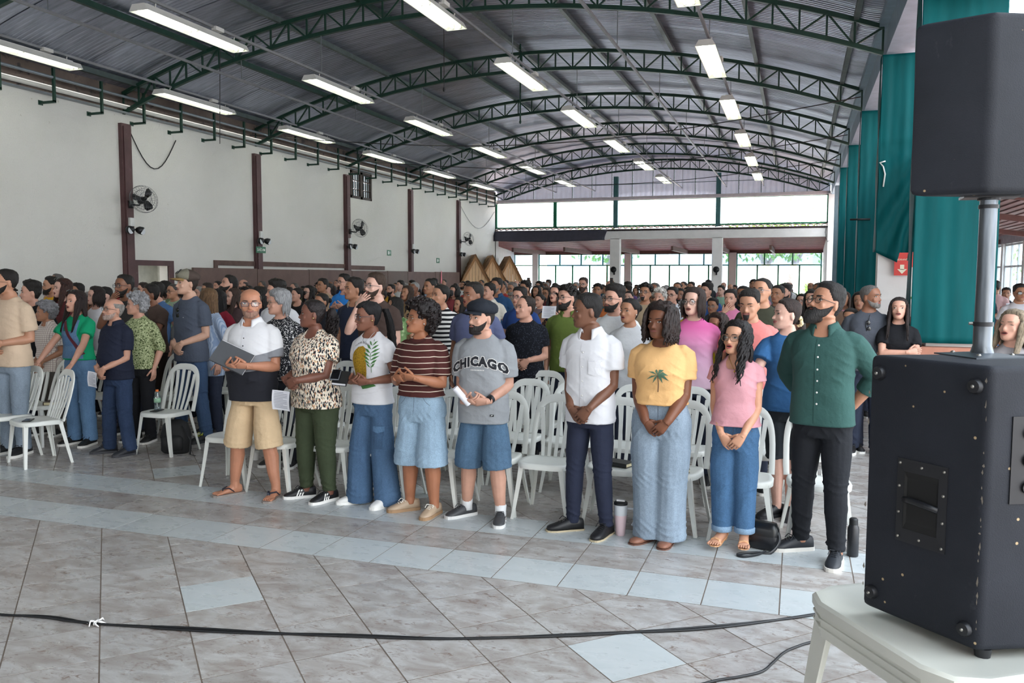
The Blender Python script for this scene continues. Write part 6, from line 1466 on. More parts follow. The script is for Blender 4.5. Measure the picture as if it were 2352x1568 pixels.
def trapezoid(L, Fc, back_w, ang):
    L, Fc = np.array(L), np.array(Fc); t = np.array([math.cos(ang), math.sin(ang)]); a = np.array([-t[1], t[0]]); R = Fc+t*back_w; s = L-Fc
    return [tuple(Fc), tuple(R), tuple(R+a*np.dot(s, a)-t*np.dot(s, t)), tuple(L)]
ls = thing('loudspeaker', 'large black loudspeaker with a side handle standing on the white table', 'loudspeaker', (.56, 3.0, 0))
O = np.array([.56, 3.0]); L_, F_ = np.array([.233, 2.994])-O, np.array([.534, 2.709])-O
q4 = trapezoid(L_, F_, .40, math.radians(25)); ZB, ZT = .742, 1.598
cabo = cab_mesh('cabinet', q4, ZB, ZT, ls)
e = F_-L_; el = np.linalg.norm(e); e /= el; nn = np.array([e[1], -e[0]]); nn = nn if nn.dot(np.array([-1, -1])) > 0 else -nn
def fpt(u, z, d=0.0): p = L_+e*u*el+nn*d; return (p[0], p[1], z)
# recessed handle: frame, cup, bar, bolts
u0, u1, z0, z1 = .30, .72, 1.005, 1.275; U0, U1, Z0, Z1 = .365, .655, 1.05, 1.235
fr = Geo().add([fpt(u0, z0, .004), fpt(u1, z0, .004), fpt(u1, z1, .004), fpt(u0, z1, .004), fpt(U0, Z0, .007), fpt(U1, Z0, .007), fpt(U1, Z1, .007), fpt(U0, Z1, .007), fpt(u0, z0, -.002), fpt(u1, z0, -.002), fpt(u1, z1, -.002), fpt(u0, z1, -.002)], [(0, 1, 5, 4), (1, 2, 6, 5), (2, 3, 7, 6), (3, 0, 4, 7), (0, 8, 9, 1), (1, 9, 10, 2), (2, 10, 11, 3), (3, 11, 8, 0)])
hd = put('handle', fr, METB, ls)
put('handle_cup', Geo().add([fpt(U0, Z0, .006), fpt(U1, Z0, .006), fpt(U1, Z1, .006), fpt(U0, Z1, .006), fpt(U0+.02, Z0+.02, .0022), fpt(U1-.02, Z0+.02, .0022), fpt(U1-.02, Z1-.02, .0022), fpt(U0+.02, Z1-.02, .0022)], [(0, 1, 5, 4), (1, 2, 6, 5), (2, 3, 7, 6), (3, 0, 4, 7), (4, 5, 6, 7)]), mat('handle_dark', '#070708', .7, var=0), hd)
put('grip_bar', Geo().tube([fpt(U0, 1.143, .004), fpt(.44, 1.146, .012), fpt(.56, 1.142, .012), fpt(U1, 1.135, .004)], .0105, 10), METB, hd, True)
for (u, z) in ((.325, 1.02), (.51, 1.025), (.695, 1.02), (.325, 1.1), (.325, 1.185), (.695, 1.1), (.695, 1.185), (.325, 1.26), (.51, 1.257), (.695, 1.26)):
    put('bolt', Geo().ball(fpt(u, z, .006), .0052, 8, 5), BOLT, hd, True)
for (u, z) in ((.10, 1.54), (.90, 1.535), (.10, .80), (.90, .80)):
    c = np.array(fpt(u, z, 0)); d3 = np.array([nn[0], nn[1], 0]); ft = put('rubber_foot', Geo().tube([c, c+d3*.006, c+d3*.016, c+d3*.018], [.024, .024, .019, .008], 14), METB, ls, True, angle=40); put('foot_screw', Geo().ball(c+d3*.018, .006, 8, 5), BOLT, ft, True)
for (u, v) in ((.12, .08), (.88, .08), (.3, .8), (.7, .8)):
    p = np.array(q4[0])*(1-u)*(1-v)+np.array(q4[1])*u*(1-v)+np.array(q4[2])*u*v+np.array(q4[3])*(1-u)*v; put('rubber_foot', Geo().tube([(p[0], p[1], .716), (p[0], p[1], .744)], [.022, .026], 12), BLACKP, ls, True, angle=40)
chip = Geo(); rr_ = np.random.RandomState(9)
for (u, zs) in ((.985, np.linspace(.78, 1.56, 26)), (.02, np.linspace(.80, 1.55, 9))):
    for z in zs:
        if rr_.uniform() < .35: continue
        z = z+rr_.uniform(-.02, .02); w_, h_ = rr_.uniform(.002, .006), rr_.uniform(.004, .018); c = np.array(fpt(u-.012*rr_.uniform(0, 1), z, .0006)); e3 = np.array([e[0], e[1], 0])
        chip.add([c-e3*w_, c-[0, 0, h_*.6], c+e3*w_*.6, c+[0, 0, h_]], [(0, 1, 2, 3)])
tag(put('edge_chip', chip, mat('bare_chip', '#7d756b', .8, var=.2), ls), kind='stuff')
# connector plate on the back panel
t2 = np.array([math.cos(math.radians(25)), math.sin(math.radians(25))]); n2 = np.array([t2[1], -t2[0]])
def bpt(u, z, d=0.0): p = F_+t2*u+n2*d; return (p[0], p[1], z)
cp = put('connector_plate', Geo().add([bpt(.075, 1.19, .004), bpt(.33, 1.19, .004), bpt(.33, 1.45, .004), bpt(.075, 1.45, .004), bpt(.075, 1.19, -.002), bpt(.33, 1.19, -.002), bpt(.33, 1.45, -.002), bpt(.075, 1.45, -.002)], [(0, 1, 2, 3), (0, 4, 5, 1), (1, 5, 6, 2), (2, 6, 7, 3), (3, 7, 4, 0)]), METB, ls)
for i in range(2):
    for j in range(3): c = np.array(bpt(.13+i*.12, 1.24+j*.08, .004)); d3 = np.array([n2[0], n2[1], 0]); put('socket', Geo().tube([c, c+d3*.008, c+d3*.003], [.02, .02, .013], 12), BLACKP, cp, True, angle=40)
# pole with its plate
pl = thing('speaker_pole', 'steel speaker pole with a bolted base plate standing on the lower loudspeaker', 'pole', (.575, 3.06, 1.598))
put('base_plate', Geo().loft([[(-.10, -.10, 0), (.10, -.10, 0), (.10, .10, 0), (-.10, .10, 0)], [(-.10, -.10, .004), (.10, -.10, .004), (.10, .10, .004), (-.10, .10, .004)], [(-.035, -.035, .012), (.035, -.035, .012), (.035, .035, .012), (-.035, .035, .012)]]), mat('grey_plate', '#4a5056', .4, .5, var=.15), pl).rotation_euler = (0, 0, .5)
STEEL = mat('scuffed_steel_tube', '#5f646a', .3, .9, var=.35, vscale=9, vec_scale=(6, 6, .5))
put('lower_tube', Geo().tube([(0, 0, .01), (0, 0, .035), (0, 0, .10)], [.036, .0285, .0285], 20), STEEL, pl, True, angle=50)
put('tube', Geo().tube([(0, 0, .10), (0, 0, .52)], .0265, 20), STEEL, pl, True, angle=50)
put('clamp_ring', Geo().tube([(0, 0, .098), (0, 0, .112)], .0305, 20), METB, pl, True, angle=40); put('clamp_ring', Geo().tube([(0, 0, .478), (0, 0, .49)], .030, 20), METB, pl, True, angle=40); put('clamp_screw', Geo().tube([(-.028, 0, .106), (-.042, 0, .106)], .005, 8), BOLT, pl)
for a in range(4): c = (.085*math.cos(a*PI/2+PI/4+.5), .085*math.sin(a*PI/2+PI/4+.5), .008); put('bolt', Geo().ball(c, (.008, .008, .006), 8, 5), BOLT, pl, True)
# upper loudspeaker
zb = 2.115; a = onz(2083, 452, zb); b = onz(2268, 442, zb)
us = thing('loudspeaker', 'scuffed black loudspeaker raised on the steel pole at the upper right', 'loudspeaker', (.6, 3.05, 0)); O2 = np.array([.6, 3.05])
qa, qb = np.array([a.x, a.y])-O2, np.array([b.x, b.y])-O2
print('UPPER', a, b)
UP = (qa, qb)
q5 = trapezoid(qa, qb, .42, math.radians(24)); zt5 = ony(2097, 57, a.y).z; cab_mesh('cabinet', q5, zb, zt5, us, .02)
put('pole_socket', Geo().tube([(-.025, .01, zb-.012), (-.025, .01, zb+.01)], .034, 16).box((-.025, .01, zb-.002), (.16, .10, .008)), METB, us, False)
WEAR = mat('bare_wood_chip', '#a98f68', .8, var=.2)
# ================================================================== CABLES, BAG, CUPS
CABLE = mat('black_rubber_cable', '#101114', .5, var=0)
base = [onz(*p) for p in ((-60, 1405), (0, 1415), (110, 1420), (225, 1435), (420, 1445), (600, 1455), (800, 1462), (1000, 1470), (1150, 1468), (1300, 1462), (1450, 1454), (1600, 1445), (1750, 1430), (1880, 1412), (1960, 1398))]
def smooth_path(P, n):
    P = [np.array(p) for p in P]; out = []
    for i in range(len(P)-1):
        p0, p1, p2, p3 = P[max(i-1, 0)], P[i], P[i+1], P[min(i+2, len(P)-1)]
        for t in np.linspace(0, 1, n, endpoint=False): out.append(.5*((2*p1)+(-p0+p2)*t+(2*p0-5*p1+4*p2-p3)*t*t+(-p0+3*p1-3*p2+p3)*t**3))
    return out+[P[-1]]
bp = smooth_path(base, 8)
for c_ in range(2):
    pts = []
    for i, p in enumerate(bp):
        s_ = .009*math.sin(i*.23+c_*PI)+(.014*math.sin(i*.11+1) if c_ else 0)
        if 20 < i < 30: s_ *= .4
        pts.append((p[0]+s_*.25, p[1]+s_, .0075))
    tag(put('floor_cable', Geo().tube(pts, .0065, 8), CABLE, smooth=True), ['black cable nearer the camera in the pair lying across the floor', 'black cable farther from the camera in the pair across the floor'][1-c_], 'cable', 'paired floor cables')
tag(put('floor_cable', Geo().tube([(p[0], p[1], .0075) for p in smooth_path([onz(*p) for p in ((1560, 1590), (1640, 1567), (1700, 1557), (1750, 1545), (1775, 1525), (1800, 1502), (1830, 1488), (1870, 1476), (1960, 1460))], 6)], .0065, 8), CABLE, smooth=True), 'short black cable curving to the table leg at the lower right', 'cable')
p = onz(222, 1434); tie = Geo()
for i in range(6):
    a_ = i*1.05; tie.tube([(p.x, p.y, .016), (p.x+.03*math.cos(a_), p.y+.03*math.sin(a_), .02+.008*math.sin(i*2)), (p.x+.05*math.cos(a_+.4), p.y+.045*math.sin(a_+.4), .006)], [.004, .006, .003], 5)
tie.tube([(p.x, p.y-.02, .004), (p.x, p.y-.015, .02), (p.x, p.y+.015, .02), (p.x, p.y+.02, .004)], .005, 6)
tag(put('cable_tie', tie, mat('white_tie', '#e3e1de', .7, var=0), smooth=True), 'frayed white tie knotted round the floor cables at left', 'tie')
# tumbler
p = onz(1425, 1228); tm_ = thing('travel_tumbler', 'pale pink travel tumbler with a grey handle and dark lid on the floor', 'tumbler', (p.x, p.y, 0))
put('body', Geo().tube([(0, 0, 0), (0, 0, .004), (0, 0, .15)], [.030, .033, .045], 20), mat('tumbler_pink', '#d9c0c6', .4, var=.04), tm_, True, angle=50); put('upper_cup', Geo().tube([(0, 0, .15), (0, 0, .225)], [.0455, .049], 20), mat('tumbler_grey', '#c9cdd2', .4, var=.03), tm_, True, angle=50)
put('lid', Geo().tube([(0, 0, .225), (0, 0, .24), (0, 0, .248)], [.050, .050, .040], 20), BLACKP, tm_, True, angle=40); put('straw_flap', Geo().box((0, 0, .252), (.06, .02, .012)), mat('lid_white', '#e4e4e4', .4), tm_)
put('handle', Geo().tube([(.045, .01, .195), (.085, .015, .195), (.098, .016, .175), (.094, .015, .10), (.080, .012, .075)], [.009, .0085, .0085, .0085, .008], 8), mat('tumbler_grey', '#c9cdd2'), tm_, True)
# black handbag
p = onz(1752, 1262); bg_ = thing('handbag', 'small black leather handbag with a strap on the floor by the sandals', 'bag', (p.x, p.y+.03, 0), math.radians(-14)); LEA = mat('black_leather', '#16181d', .35, var=.15, bmp=.3, bscale=30)
r_ = []
for z, w_, d_ in ((0, .085, .035), (.015, .105, .05), (.08, .112, .055), (.15, .10, .045), (.178, .085, .028), (.183, .06, .012)): r_.append(ring(w_, d_, d_, z, 20, 3.2)[0])
put('bag_body', Geo().loft(r_), LEA, bg_, True, angle=60); put('flap', Geo().loft([ring(.107, .055, .045, .10, 20, 3.2)[0]*[1, 1, 1], ring(.106, .057, .048, .145, 20, 3.2)[0], ring(.088, .034, .030, .188, 20, 3.2)[0]], False, True), mat('black_leather_flap', '#0f1114', .32, var=.1), bg_, True)
put('zip_pull', Geo().tube([(-.098, -.035, .15), (-.102, -.04, .11)], .004, 5), BOLT, bg_)
put('strap', Geo().tube(smooth_path([(.09, 0, .16), (.12, -.03, .08), (.08, -.10, .012), (.0, -.14, .008), (-.07, -.20, .008), (-.10, -.26, .008), (-.05, -.27, .010), (.02, -.19, .014), (.05, -.10, .02)], 5), .011, 6, squash=.25), LEA, bg_, True)
# dark bottle right of the green shirt man
p = onz(1958, 1276); bt = thing('water_bottle', 'black insulated bottle on the floor beside the green shirt man', 'bottle', (p.x, p.y, 0)); put('body', Geo().tube([(0, 0, 0), (0, 0, .006), (0, 0, .19), (0, 0, .215)], [.034, .037, .037, .027], 18), mat('bottle_black', '#1c1d22', .35, var=.05), bt, True, angle=50); put('cap', Geo().tube([(0, 0, .215), (0, 0, .25), (0, 0, .258)], [.028, .028, .02], 16), BLACKP, bt, True, angle=40)
# things on and under chairs
def chair_item(o, x, y, z=.437): o.location = (x, y, z)
wb = thing('water_bottle', 'clear plastic water bottle with an orange cap on a chair seat at left', 'bottle', (0, 0, 0)); put('body', Geo().tube([(0, 0, 0), (0, 0, .01), (0, 0, .07), (0, 0, .15), (0, 0, .19), (0, 0, .205)], [.028, .034, .032, .034, .016, .013], 14), glass_mat('pet_plastic', '#dfeaee', .05, .15, frost=.15), wb, True); put('wrapper', Geo().tube([(0, 0, .09), (0, 0, .135)], .0345, 14), mat('label_green', '#8fb79a', .5), wb, True); put('cap', Geo().tube([(0, 0, .205), (0, 0, .225)], .0155, 12), mat('cap_orange', '#e2752f', .5, var=0), wb, True, angle=40)
p = onz(182, 925, .44); chair_item(wb, -6.86, 6.93)
def book(label, c, x, y, z, rz, w=.13, d=.19, h=.03):
    t = thing('book', label, 'book', (x, y, z), math.radians(rz)); put('cover', Geo().box((0, 0, .0015), (w, d, .003)).box((0, 0, h-.0015), (w, d, .003)).box((-w/2+.0015, 0, h/2), (.003, d, h)), mat('cover_'+c.strip('#'), c, .5, var=.1), t); put('pages', Geo().box((.003, 0, h/2), (w-.012, d-.010, h-.006)), mat('page_edges', '#d8cda8', .8), t); return t
book('thick book with gilt pages on the left chair near the bottle', '#3a2a22', -7.30, 6.96, .437, 30, h=.035)
book('dark book lying on the chair behind the white shirt man', '#1d1d20', -1.24, 6.12, .437, 70); book('closed dark book on the chair behind the peach tee woman', '#27201e', -.80, 6.10, .437, 20)
ph = thing('phone', 'black phone lying on the empty front chair at left', 'phone', (-7.12, 6.08, .437), .6); put('case', Geo().box((0, 0, .004), (.075, .15, .008)), BLACKP, ph); put('screen', Geo().box((0, 0, .0084), (.068, .142, .001)), mat('phone_screen', '#0a0b0e', .08, var=0), ph)
wl2 = thing('phone', 'dark phone resting on a second row chair by the navy polo man', 'phone', (-6.80, 6.88, .437), .2); put('case', Geo().box((0, 0, .004), (.075, .15, .008)), BLACKP, wl2)
p = onz(350, 1030); bk = thing('backpack', 'black backpack on the floor under the chair beside the navy polo man', 'backpack', (-6.16, 7.02, 0), .3)
put('main_bag', Geo().loft([ring(w_, d_, d_, z, 18, 3)[0] for z, w_, d_ in ((0, .12, .08), (.03, .15, .10), (.2, .15, .10), (.31, .12, .08), (.35, .06, .03))]), mat('backpack_black', '#17181a', .7, var=.2, bmp=.3, bscale=20), bk, True); put('front_pocket', Geo().loft([ring(w_, d_, .02, z, 16, 3, -.09)[0] for z, w_, d_ in ((.04, .09, .02), (.06, .11, .045), (.17, .11, .045), (.20, .08, .02))]), mat('backpack_black', '#17181a'), bk, True); put('strap', Geo().tube([(.1, -.08, .3), (.2, -.1, .15), (.22, -.18, .02), (.28, -.2, .01)], .014, 6, squash=.35), BLACKP, bk, True)
cup = thing('paper_cup', 'small white paper cup on the floor behind the beige shorts', 'cup', tuple(onz(588, 1056))); put('cup', Geo().tube([(0, 0, 0), (0, 0, .085)], [.026, .036], 14), mat('paper_white', '#e6e4e0', .7, var=0), cup, True, angle=40)
# ================================================================== MIDDLE ROWS
SK = dict(pale='#d0a594', fair='#c49480', tan='#b28268', olive='#a3745a', brown='#855a45', dark='#6a4535')
DKC = ['#1b1d24', '#23262e', '#2a2d36']
MIDS = []
def mid(px, ty, hp, label, sex='m', skin='tan', hair='short', hc='#17120f', yaw=30, pitch=2, topc='#444a55', bot='#2a3040', dy=0.0, hmin=1.45, hmax=1.86, rot=0, **kw):
    """placed where the photograph shows the head: size gives distance, height follows"""
    depth = F_PX*.232/hp; d = ray(px, ty); P0 = Vector((0, 0, CAM_H))+d*depth
    h = P0.z
    if h < hmin and d.z < 0: depth = max(depth*.85, (hmin-CAM_H)/d.z); P0 = Vector((0, 0, CAM_H))+d*depth; h = P0.z
    h = min(max(h, hmin-.12), hmax+.06)
    tm_ = kw.pop('top', {}); tm_.setdefault('m', topc if not isinstance(topc, str) else cloth(topc)); tm_.setdefault('hem', .84); tm_.setdefault('sleeve', .62); tm_.setdefault('sl_ease', .018)
    b = kw.pop('bottom', None) or dict(m=denim(bot) if bot.startswith('#3') or bot.startswith('#4') or bot.startswith('#5') else cloth(bot), hem=.05, rad=REG, name='trousers')
    kw.setdefault('pose', 'side')
    P = dict(label=label, sex=sex, skin=SK.get(skin, skin), hair=hair, hair_c=hc, head=(yaw, pitch, kw.pop('tilt', 0)), top=tm_, bottom=b, h=h/1.0, loc=(P0.x, P0.y+.03+dy, 0), rot=rot, **kw)
    if hair in ('afro', 'curlyshort', 'quiff', 'greycurly'): P['h'] = h-.03
    person(P, 1); MIDS.append((px, ty, hp, P['loc'])); return P
BTN = dict(collar=1, drop=.06, pw=3, gap=.5)
beige = mid(13, 620, 52, 'man in a beige tee with a leaf print, cut by the left picture edge', skin='tan', hair='fade', beard='stubble', yaw=30, topc='#c9b29a', bot='#8b98a5', pose='clasp', hz=.98, glasses=('#1d1b1b', 'square'), hmax=1.9, top=dict(hem=.82, sleeve=.75, sl_ease=.024), bottom=dict(m=denim('#7f8c9a'), hem=.05, rad=REG, name='jeans'))
mid(70, 643, 45, 'man in a black tee behind the beige tee man', hair='quiff', yaw=40, topc='#1a1a1d', skin='fair', expr='open')
mid(103, 689, 46, 'old grey-haired woman in a checked short-sleeved shirt', sex='f', skin='olive', hair='greycurly', hc='#77767a', yaw=38, topc=checks('checked_shirt', '#d9cfc6', '#9c8a86', .022, .2), top=dict(BTN, hem=.82, sleeve=.72, sl_ease=.026), pose='clasp', hz=.9, bot='#5a5550', hmin=1.42)
mid(116, 637, 36, 'dark-bearded man in yellow behind the woman with reddish hair', hair='short', beard='short', topc='#d9a324', yaw=30)
mid(129, 630, 31, 'grey-haired man whose crown shows behind the bearded man in yellow', hair='receding', hc='#5d5a59', topc='#4a5568', yaw=20)
mid(143, 641, 41, 'woman in a dark red top with sunglasses pushed up on reddish hair', sex='f', skin='pale', hair='long', hc='#3a2019', yaw=22, topc='#5a2a2c', expr='open')
mid(114, 668, 34, 'short elderly woman with grey curls behind the checked shirt', sex='f', skin='fair', hair='greycurly', hc='#85838a', yaw=28, topc='#7a6a88', hmin=1.4)
mid(176, 652, 34, 'man in a navy polo behind the green tee woman', hair='short', topc='#252f4d', yaw=10, skin='olive')
dung = mid(172, 669, 49, 'woman in a green tee and denim dungarees leaning on a chair back', sex='f', skin='fair', hair='long', hc='#241715', yaw=10, pitch=5, topc='#149a6c', pose='chair', bw=1.08, expr='open', parg=dict(w=.24), top=dict(hem=.95, sleeve=.60, sl_ease=.024, drop=.035), bottom=dict(m=denim('#5d7d9f'), hem=.05, rad=[(0, .075), (.45, .08), (.85, .105)], name='dungaree_trousers', waist=1.02))
mid(219, 660, 40, 'dark-haired woman in a white sleeveless top', sex='f', skin='pale', hair='bob', hc='#1f1513', yaw=24, topc=WH, top=dict(sleeve=0, hem=.85, drop=.05), lip='#8f3f44')
mid(285, 632, 46, 'man with glasses holding his chin near the first column', hair='fade', beard='short', skin='brown', yaw=12, topc='#3d3a3a', glasses=('#20263c', 'square'), pose='chin')
mid(313, 670, 48, 'grey curly-haired woman in a green patterned blouse beside the navy polo', sex='f', skin='fair', hair='greycurly', hc='#8f8f92', yaw=48, topc=blots('green_pattern', '#9aa37a', ['#4c5737', '#c8cda4', '#5d6a44'], 40, [.36, .3, .3]), bot='#1d1e22', top=dict(hem=.85, sleeve=1.2, sl_ease=.02), bw=1.05)
mid(345, 655, 41, 'man in a brown tee with glasses and folded arms', hair='short', skin='brown', yaw=40, topc='#54453f', pose='crossed', glasses=('#1b1b1b', 'square'), bot='#2b2320', bw=1.1)
mid(358, 650, 38, 'man in a blue and red striped top behind the brown tee man', hair='short', skin='fair', topc='#4b6a94', yaw=30)
mid(378, 647, 33, 'dark-haired woman whose head shows left of the trucker cap', sex='f', skin='fair', hair='bob', topc='#7a8b6a', yaw=25)
mid(398, 652, 34, 'man with glasses in pale green reading a white sheet behind the cap man', hair='buzz', hc='#4a4544', skin='tan', glasses=('#33302f', 'square'), topc='#9db79a', yaw=20, pose='paper', hz=1.28)
mid(478, 664, 46, 'long-haired woman in a blue striped shirt turned away behind the cap man', sex='f', skin='fair', hair='long', hc='#6b5138', yaw=75, topc=stripes('blue_fine_stripes', '#a9b6c9', '#8497b4', .016, .5, 'X'), top=dict(sleeve=1.6, hem=.7, collar=1), rot=-25)
mid(500, 668, 40, 'woman with long black hair in red behind the striped shirt', sex='f', skin='tan', hair='long', hc='#161113', yaw=60, topc='#8a2436', rot=-15)
mid(521, 634, 36, 'bearded man in charcoal looking up before the brown screen', hair='short', beard='full', skin='fair', topc='#3c3f45', yaw=30, pitch=16)
mid(536, 664, 37, 'young woman with long brown hair and a brown sleeveless top', sex='f', skin='pale', hair='long', hc='#3b2a22', yaw=30, topc='#4d3d3e', top=dict(sleeve=.25, hem=.85))
mid(594, 660, 41, 'long black-haired woman mostly hidden behind the three-tone polo', sex='f', skin='tan', hair='long', topc='#2e2a35', yaw=40)
mid(634, 641, 46, 'young man with a quiff in a white shirt behind the grey bob', hair='quiff', skin='fair', topc=WH, yaw=42, brow_c='#17120f')
mid(641, 668, 55, 'woman with a grey bob and a black and white floral blouse', sex='f', skin='fair', hair='pixie', hc='#8b8b8d', yaw=46, topc=blots('bw_floral', '#191a1f', ['#d9d8d6', '#191a1f', '#cfcfd0'], 22, [.30, .16, .20], warp=.5), glasses=('#8a6d58', 'square'), bot='#23262e', bw=1.05)
mid(682, 662, 31, 'woman with a bun in a black vest behind the leaf-print blouse', sex='f', skin='fair', hair='bun', topc='#18181b', yaw=30, top=dict(sleeve=0, hem=.86, drop=.08))
mid(709, 657, 30, 'woman with glasses behind the woman with a bun', sex='f', skin='pale', hair='long', topc='#6a4a52', yaw=15, glasses=('#3a3433', 'round'))
mid(741, 641, 28, 'short-haired man in a beige tee against the brown screen', hair='short', skin='olive', topc='#b59a80', yaw=20)
mid(790, 631, 32, 'moustached man in a bright blue polo with hands together', hair='short', skin='fair', beard='goatee', glasses=('#231f1f', 'square'), topc='#2f80d0', yaw=26, pose='wring', hz=1.22, top=dict(BTN))
mid(813, 640, 46, 'man in a navy polo with a beige collar beside the brown tee man', hair='short', skin='olive', topc='#232a3c', yaw=38, pitch=3, top=dict(BTN, collar_m=cloth('#a3957f')))
mid(862, 630, 52, 'tall man with glasses in a brown tee, hand over his chin', hair='short', hc='#3b2a1f', beard='short', skin='pale', glasses=('#6e6a6c', 'square'), topc='#463833', yaw=28, pitch=5, pose='chin', bw=1.08)
mid(738, 674, 40, 'woman with black hair behind the curly puff', sex='f', skin='olive', hair='sleek', topc='#1d1e24', yaw=20)
mid(908, 684, 40, 'long-haired woman in a green print between brown tee and afro', sex='f', skin='tan', hair='long', topc=blots('green_leaf', '#7c9a68', ['#4f7044', '#a9bf8f'], 14, [.4, .3]), yaw=62)
mid(934, 658, 33, 'woman with long brown hair singing with eyes closed', sex='f', skin='olive', hair='long', hc='#3a2a20', topc='#8a7455', yaw=20, pitch=8, eyes='shut', expr='open')
mid(952, 648, 27, 'man with a white cap and striped shirt behind the singing woman', hair='buzz', hc='#9a9a9a', skin='brown', topc='#b0aab8', yaw=20)
mid(988, 641, 33, 'man in a pale beige tee behind the striped black and white blouse', hair='fade', skin='olive', topc='#c5b08c', yaw=28)
mid(1012, 655, 47, 'woman in black and white stripes with hair tied back and earrings', sex='f', skin='tan', hair='bun', topc=stripes('bw_stripes', '#17181c', '#dedcd8', .05, .5, 'Z', .02), yaw=32, pitch=4, bw=1.1, expr='open', wide=1.05)
mid(1088, 650, 54, 'man in a periwinkle polo with his mouth open behind the black cap', hair='fade', skin='brown', topc='#565c7c', yaw=34, expr='open', bw=1.12, top=dict(BTN, hem=.82, sleeve=.7))
mid(1044, 656, 27, 'woman with short black hair beyond the striped blouse', sex='f', skin='fair', hair='bob', topc='#8a3e44', yaw=22)
mid(1056, 684, 34, 'woman with red lipstick between the stripes and the periwinkle polo', sex='f', skin='tan', hair='long', topc='#2b2b33', yaw=28, lip='#a33238')
mid(1124, 652, 34, 'man in an off-white polo behind the black cap', hair='short', skin='fair', topc='#cfcac0', yaw=32, top=dict(BTN))
mid(1141, 640, 31, 'grey-bearded man with glasses in a dark blue shirt', hair='short', beard='short', beard_c='#6f6b68', skin='olive', glasses=('#26211f', 'square'), topc='#24466b', yaw=24, top=dict(BTN))
mid(1177, 650, 27, 'man with grey hair, glasses and beard behind the navy tee', hair='short', hc='#77706c', beard='short', beard_c='#8d8782', skin='tan', glasses=('#2b2726', 'square'), topc='#8f8678', yaw=24)
mid(1194, 661, 42, 'dark-haired man in a royal blue tee behind the balding man', hair='short', skin='fair', topc='#243d73', yaw=20, glasses=('#5a4a6a', 'wide'))
mid(1207, 681, 52, 'man with receding hair in a black patterned tee behind the CHICAGO man', hair='receding', hc='#2b211c', skin='fair', yaw=38, pitch=4, topc=blots('black_speckle', '#16181f', ['#343843'], 60, [.32]), bot='#1d212c', pose='clasp', hz=.98, bw=1.08)
mid(1240, 676, 31, 'young woman with tied hair between the black tee and the floral dress', sex='f', skin='fair', hair='bun', topc='#6d5f66', yaw=24)
mid(1233, 657, 25, 'smiling woman with loose dark hair in the rear rows', sex='f', skin='tan', hair='long', topc='#7b4f52', yaw=15, expr='smile')
mid(1277, 656, 39, 'woman with glasses in a navy and tan floral dress holding a sheet', sex='f', skin='fair', hair='long', hc='#191416', glasses=('#2a2a35', 'round'), topc=blots('navy_tan_floral', '#9c7d58', ['#1f2b49', '#24304f', '#8f6f4c'], 9, [.42, .36, .2], warp=.6), yaw=20, pitch=8, expr='open', pose='paper', hz=1.26, bw=1.08)
mid(1305, 653, 51, 'bearded man with round glasses in an olive polo', hair='curlyshort', beard='short', skin='fair', glasses=('#2d2624', 'round'), topc='#5f7035', yaw=34, pitch=6, bw=1.1, top=dict(BTN), tilt=-8)
mid(1412, 652, 55, 'man with glasses and dark beard in a white tee', hair='quiff', beard='short', skin='fair', glasses=('#252020', 'square'), topc='#d6d8da', yaw=32, pitch=4, bw=1.04)
mid(1447, 687, 57, 'woman in a pale grey jersey with hair pulled back, singing', sex='f', skin='olive', hair='bun', topc='#bfc1c4', yaw=28, pitch=4, expr='open', bw=1.04)
mid(1419, 735, 49, 'girl in a navy tee with a ponytail beside the white shirt man', sex='f', skin='tan', hair='ponytail', topc='#22304c', yaw=34, hmin=1.3, hs=.96, bw=.9, bottom=dict(m=cloth('#1d1e24'), hem=.12, skirt=True, name='skirt', wr=.004))
mid(1482, 650, 37, 'smiling young man with curly hair and a goatee', hair='curlyshort', beard='goatee', skin='olive', topc='#9c8a72', yaw=10, pitch=12, expr='smile', glasses=('#5a5450', 'round'))
mid(1514, 661, 36, 'white-haired person behind the peach tee woman', sex='f', skin='fair', hair='greycurly', hc='#c6c2bc', topc='#8fa0a8', yaw=10)
mid(1545, 661, 34, 'man with glasses in a pale tee behind the curly bob', hair='short', skin='fair', topc='#c9ced6', yaw=20, glasses=('#2b2b2e', 'square'))
mid(1340, 639, 27, 'bearded man with glasses standing tall in the rear centre', hair='short', hc='#3a2a22', beard='full', skin='fair', topc='#3a3f4a', yaw=8, glasses=('#222', 'square') if 0 else ('#222222', 'square'))
mid(1595, 664, 60, 'woman with glasses and straight bob in a pink ombre blouse', sex='f', skin='pale', hair='bob', hc='#2c1e1a', glasses=('#2b2322', 'round'), topc=zones('pink_ombre', [(.75, '#d9c0cc'), (1.15, '#d3a3c0'), (1.42, '#d0649c')], soft=True), yaw=22, pitch=4, expr='open', bw=1.12, bust=.015)
mid(1650, 722, 58, 'girl with long brown curls in a yellow tee', sex='f', skin='olive', hair='longcurly', hc='#2b1c15', topc='#c4be2c', yaw=36, hmin=1.4, bw=.92)
mid(1725, 667, 62, 'goateed man in a salmon tee smiling downward', hair='short', beard='goatee', skin='tan', topc='#cf7a76', yaw=16, pitch=-8, expr='smile', eyes='shut', bw=1.1)
mid(1752, 639, 54, 'tall man with glasses in a dark olive tee behind the salmon tee', hair='buzz', skin='tan', topc='#35362a', yaw=26, pitch=4, glasses=('#8a8a90', 'square'), hmax=1.9, bw=1.08)
mid(1788, 656, 39, 'short-haired man in grey behind the smiling girl', hair='fade', skin='olive', topc='#57524e', yaw=28)
mid(1678, 667, 39, 'young man in pink with his hand across his mouth', hair='short', skin='fair', topc='#cf7fa2', yaw=10, pose='chin')
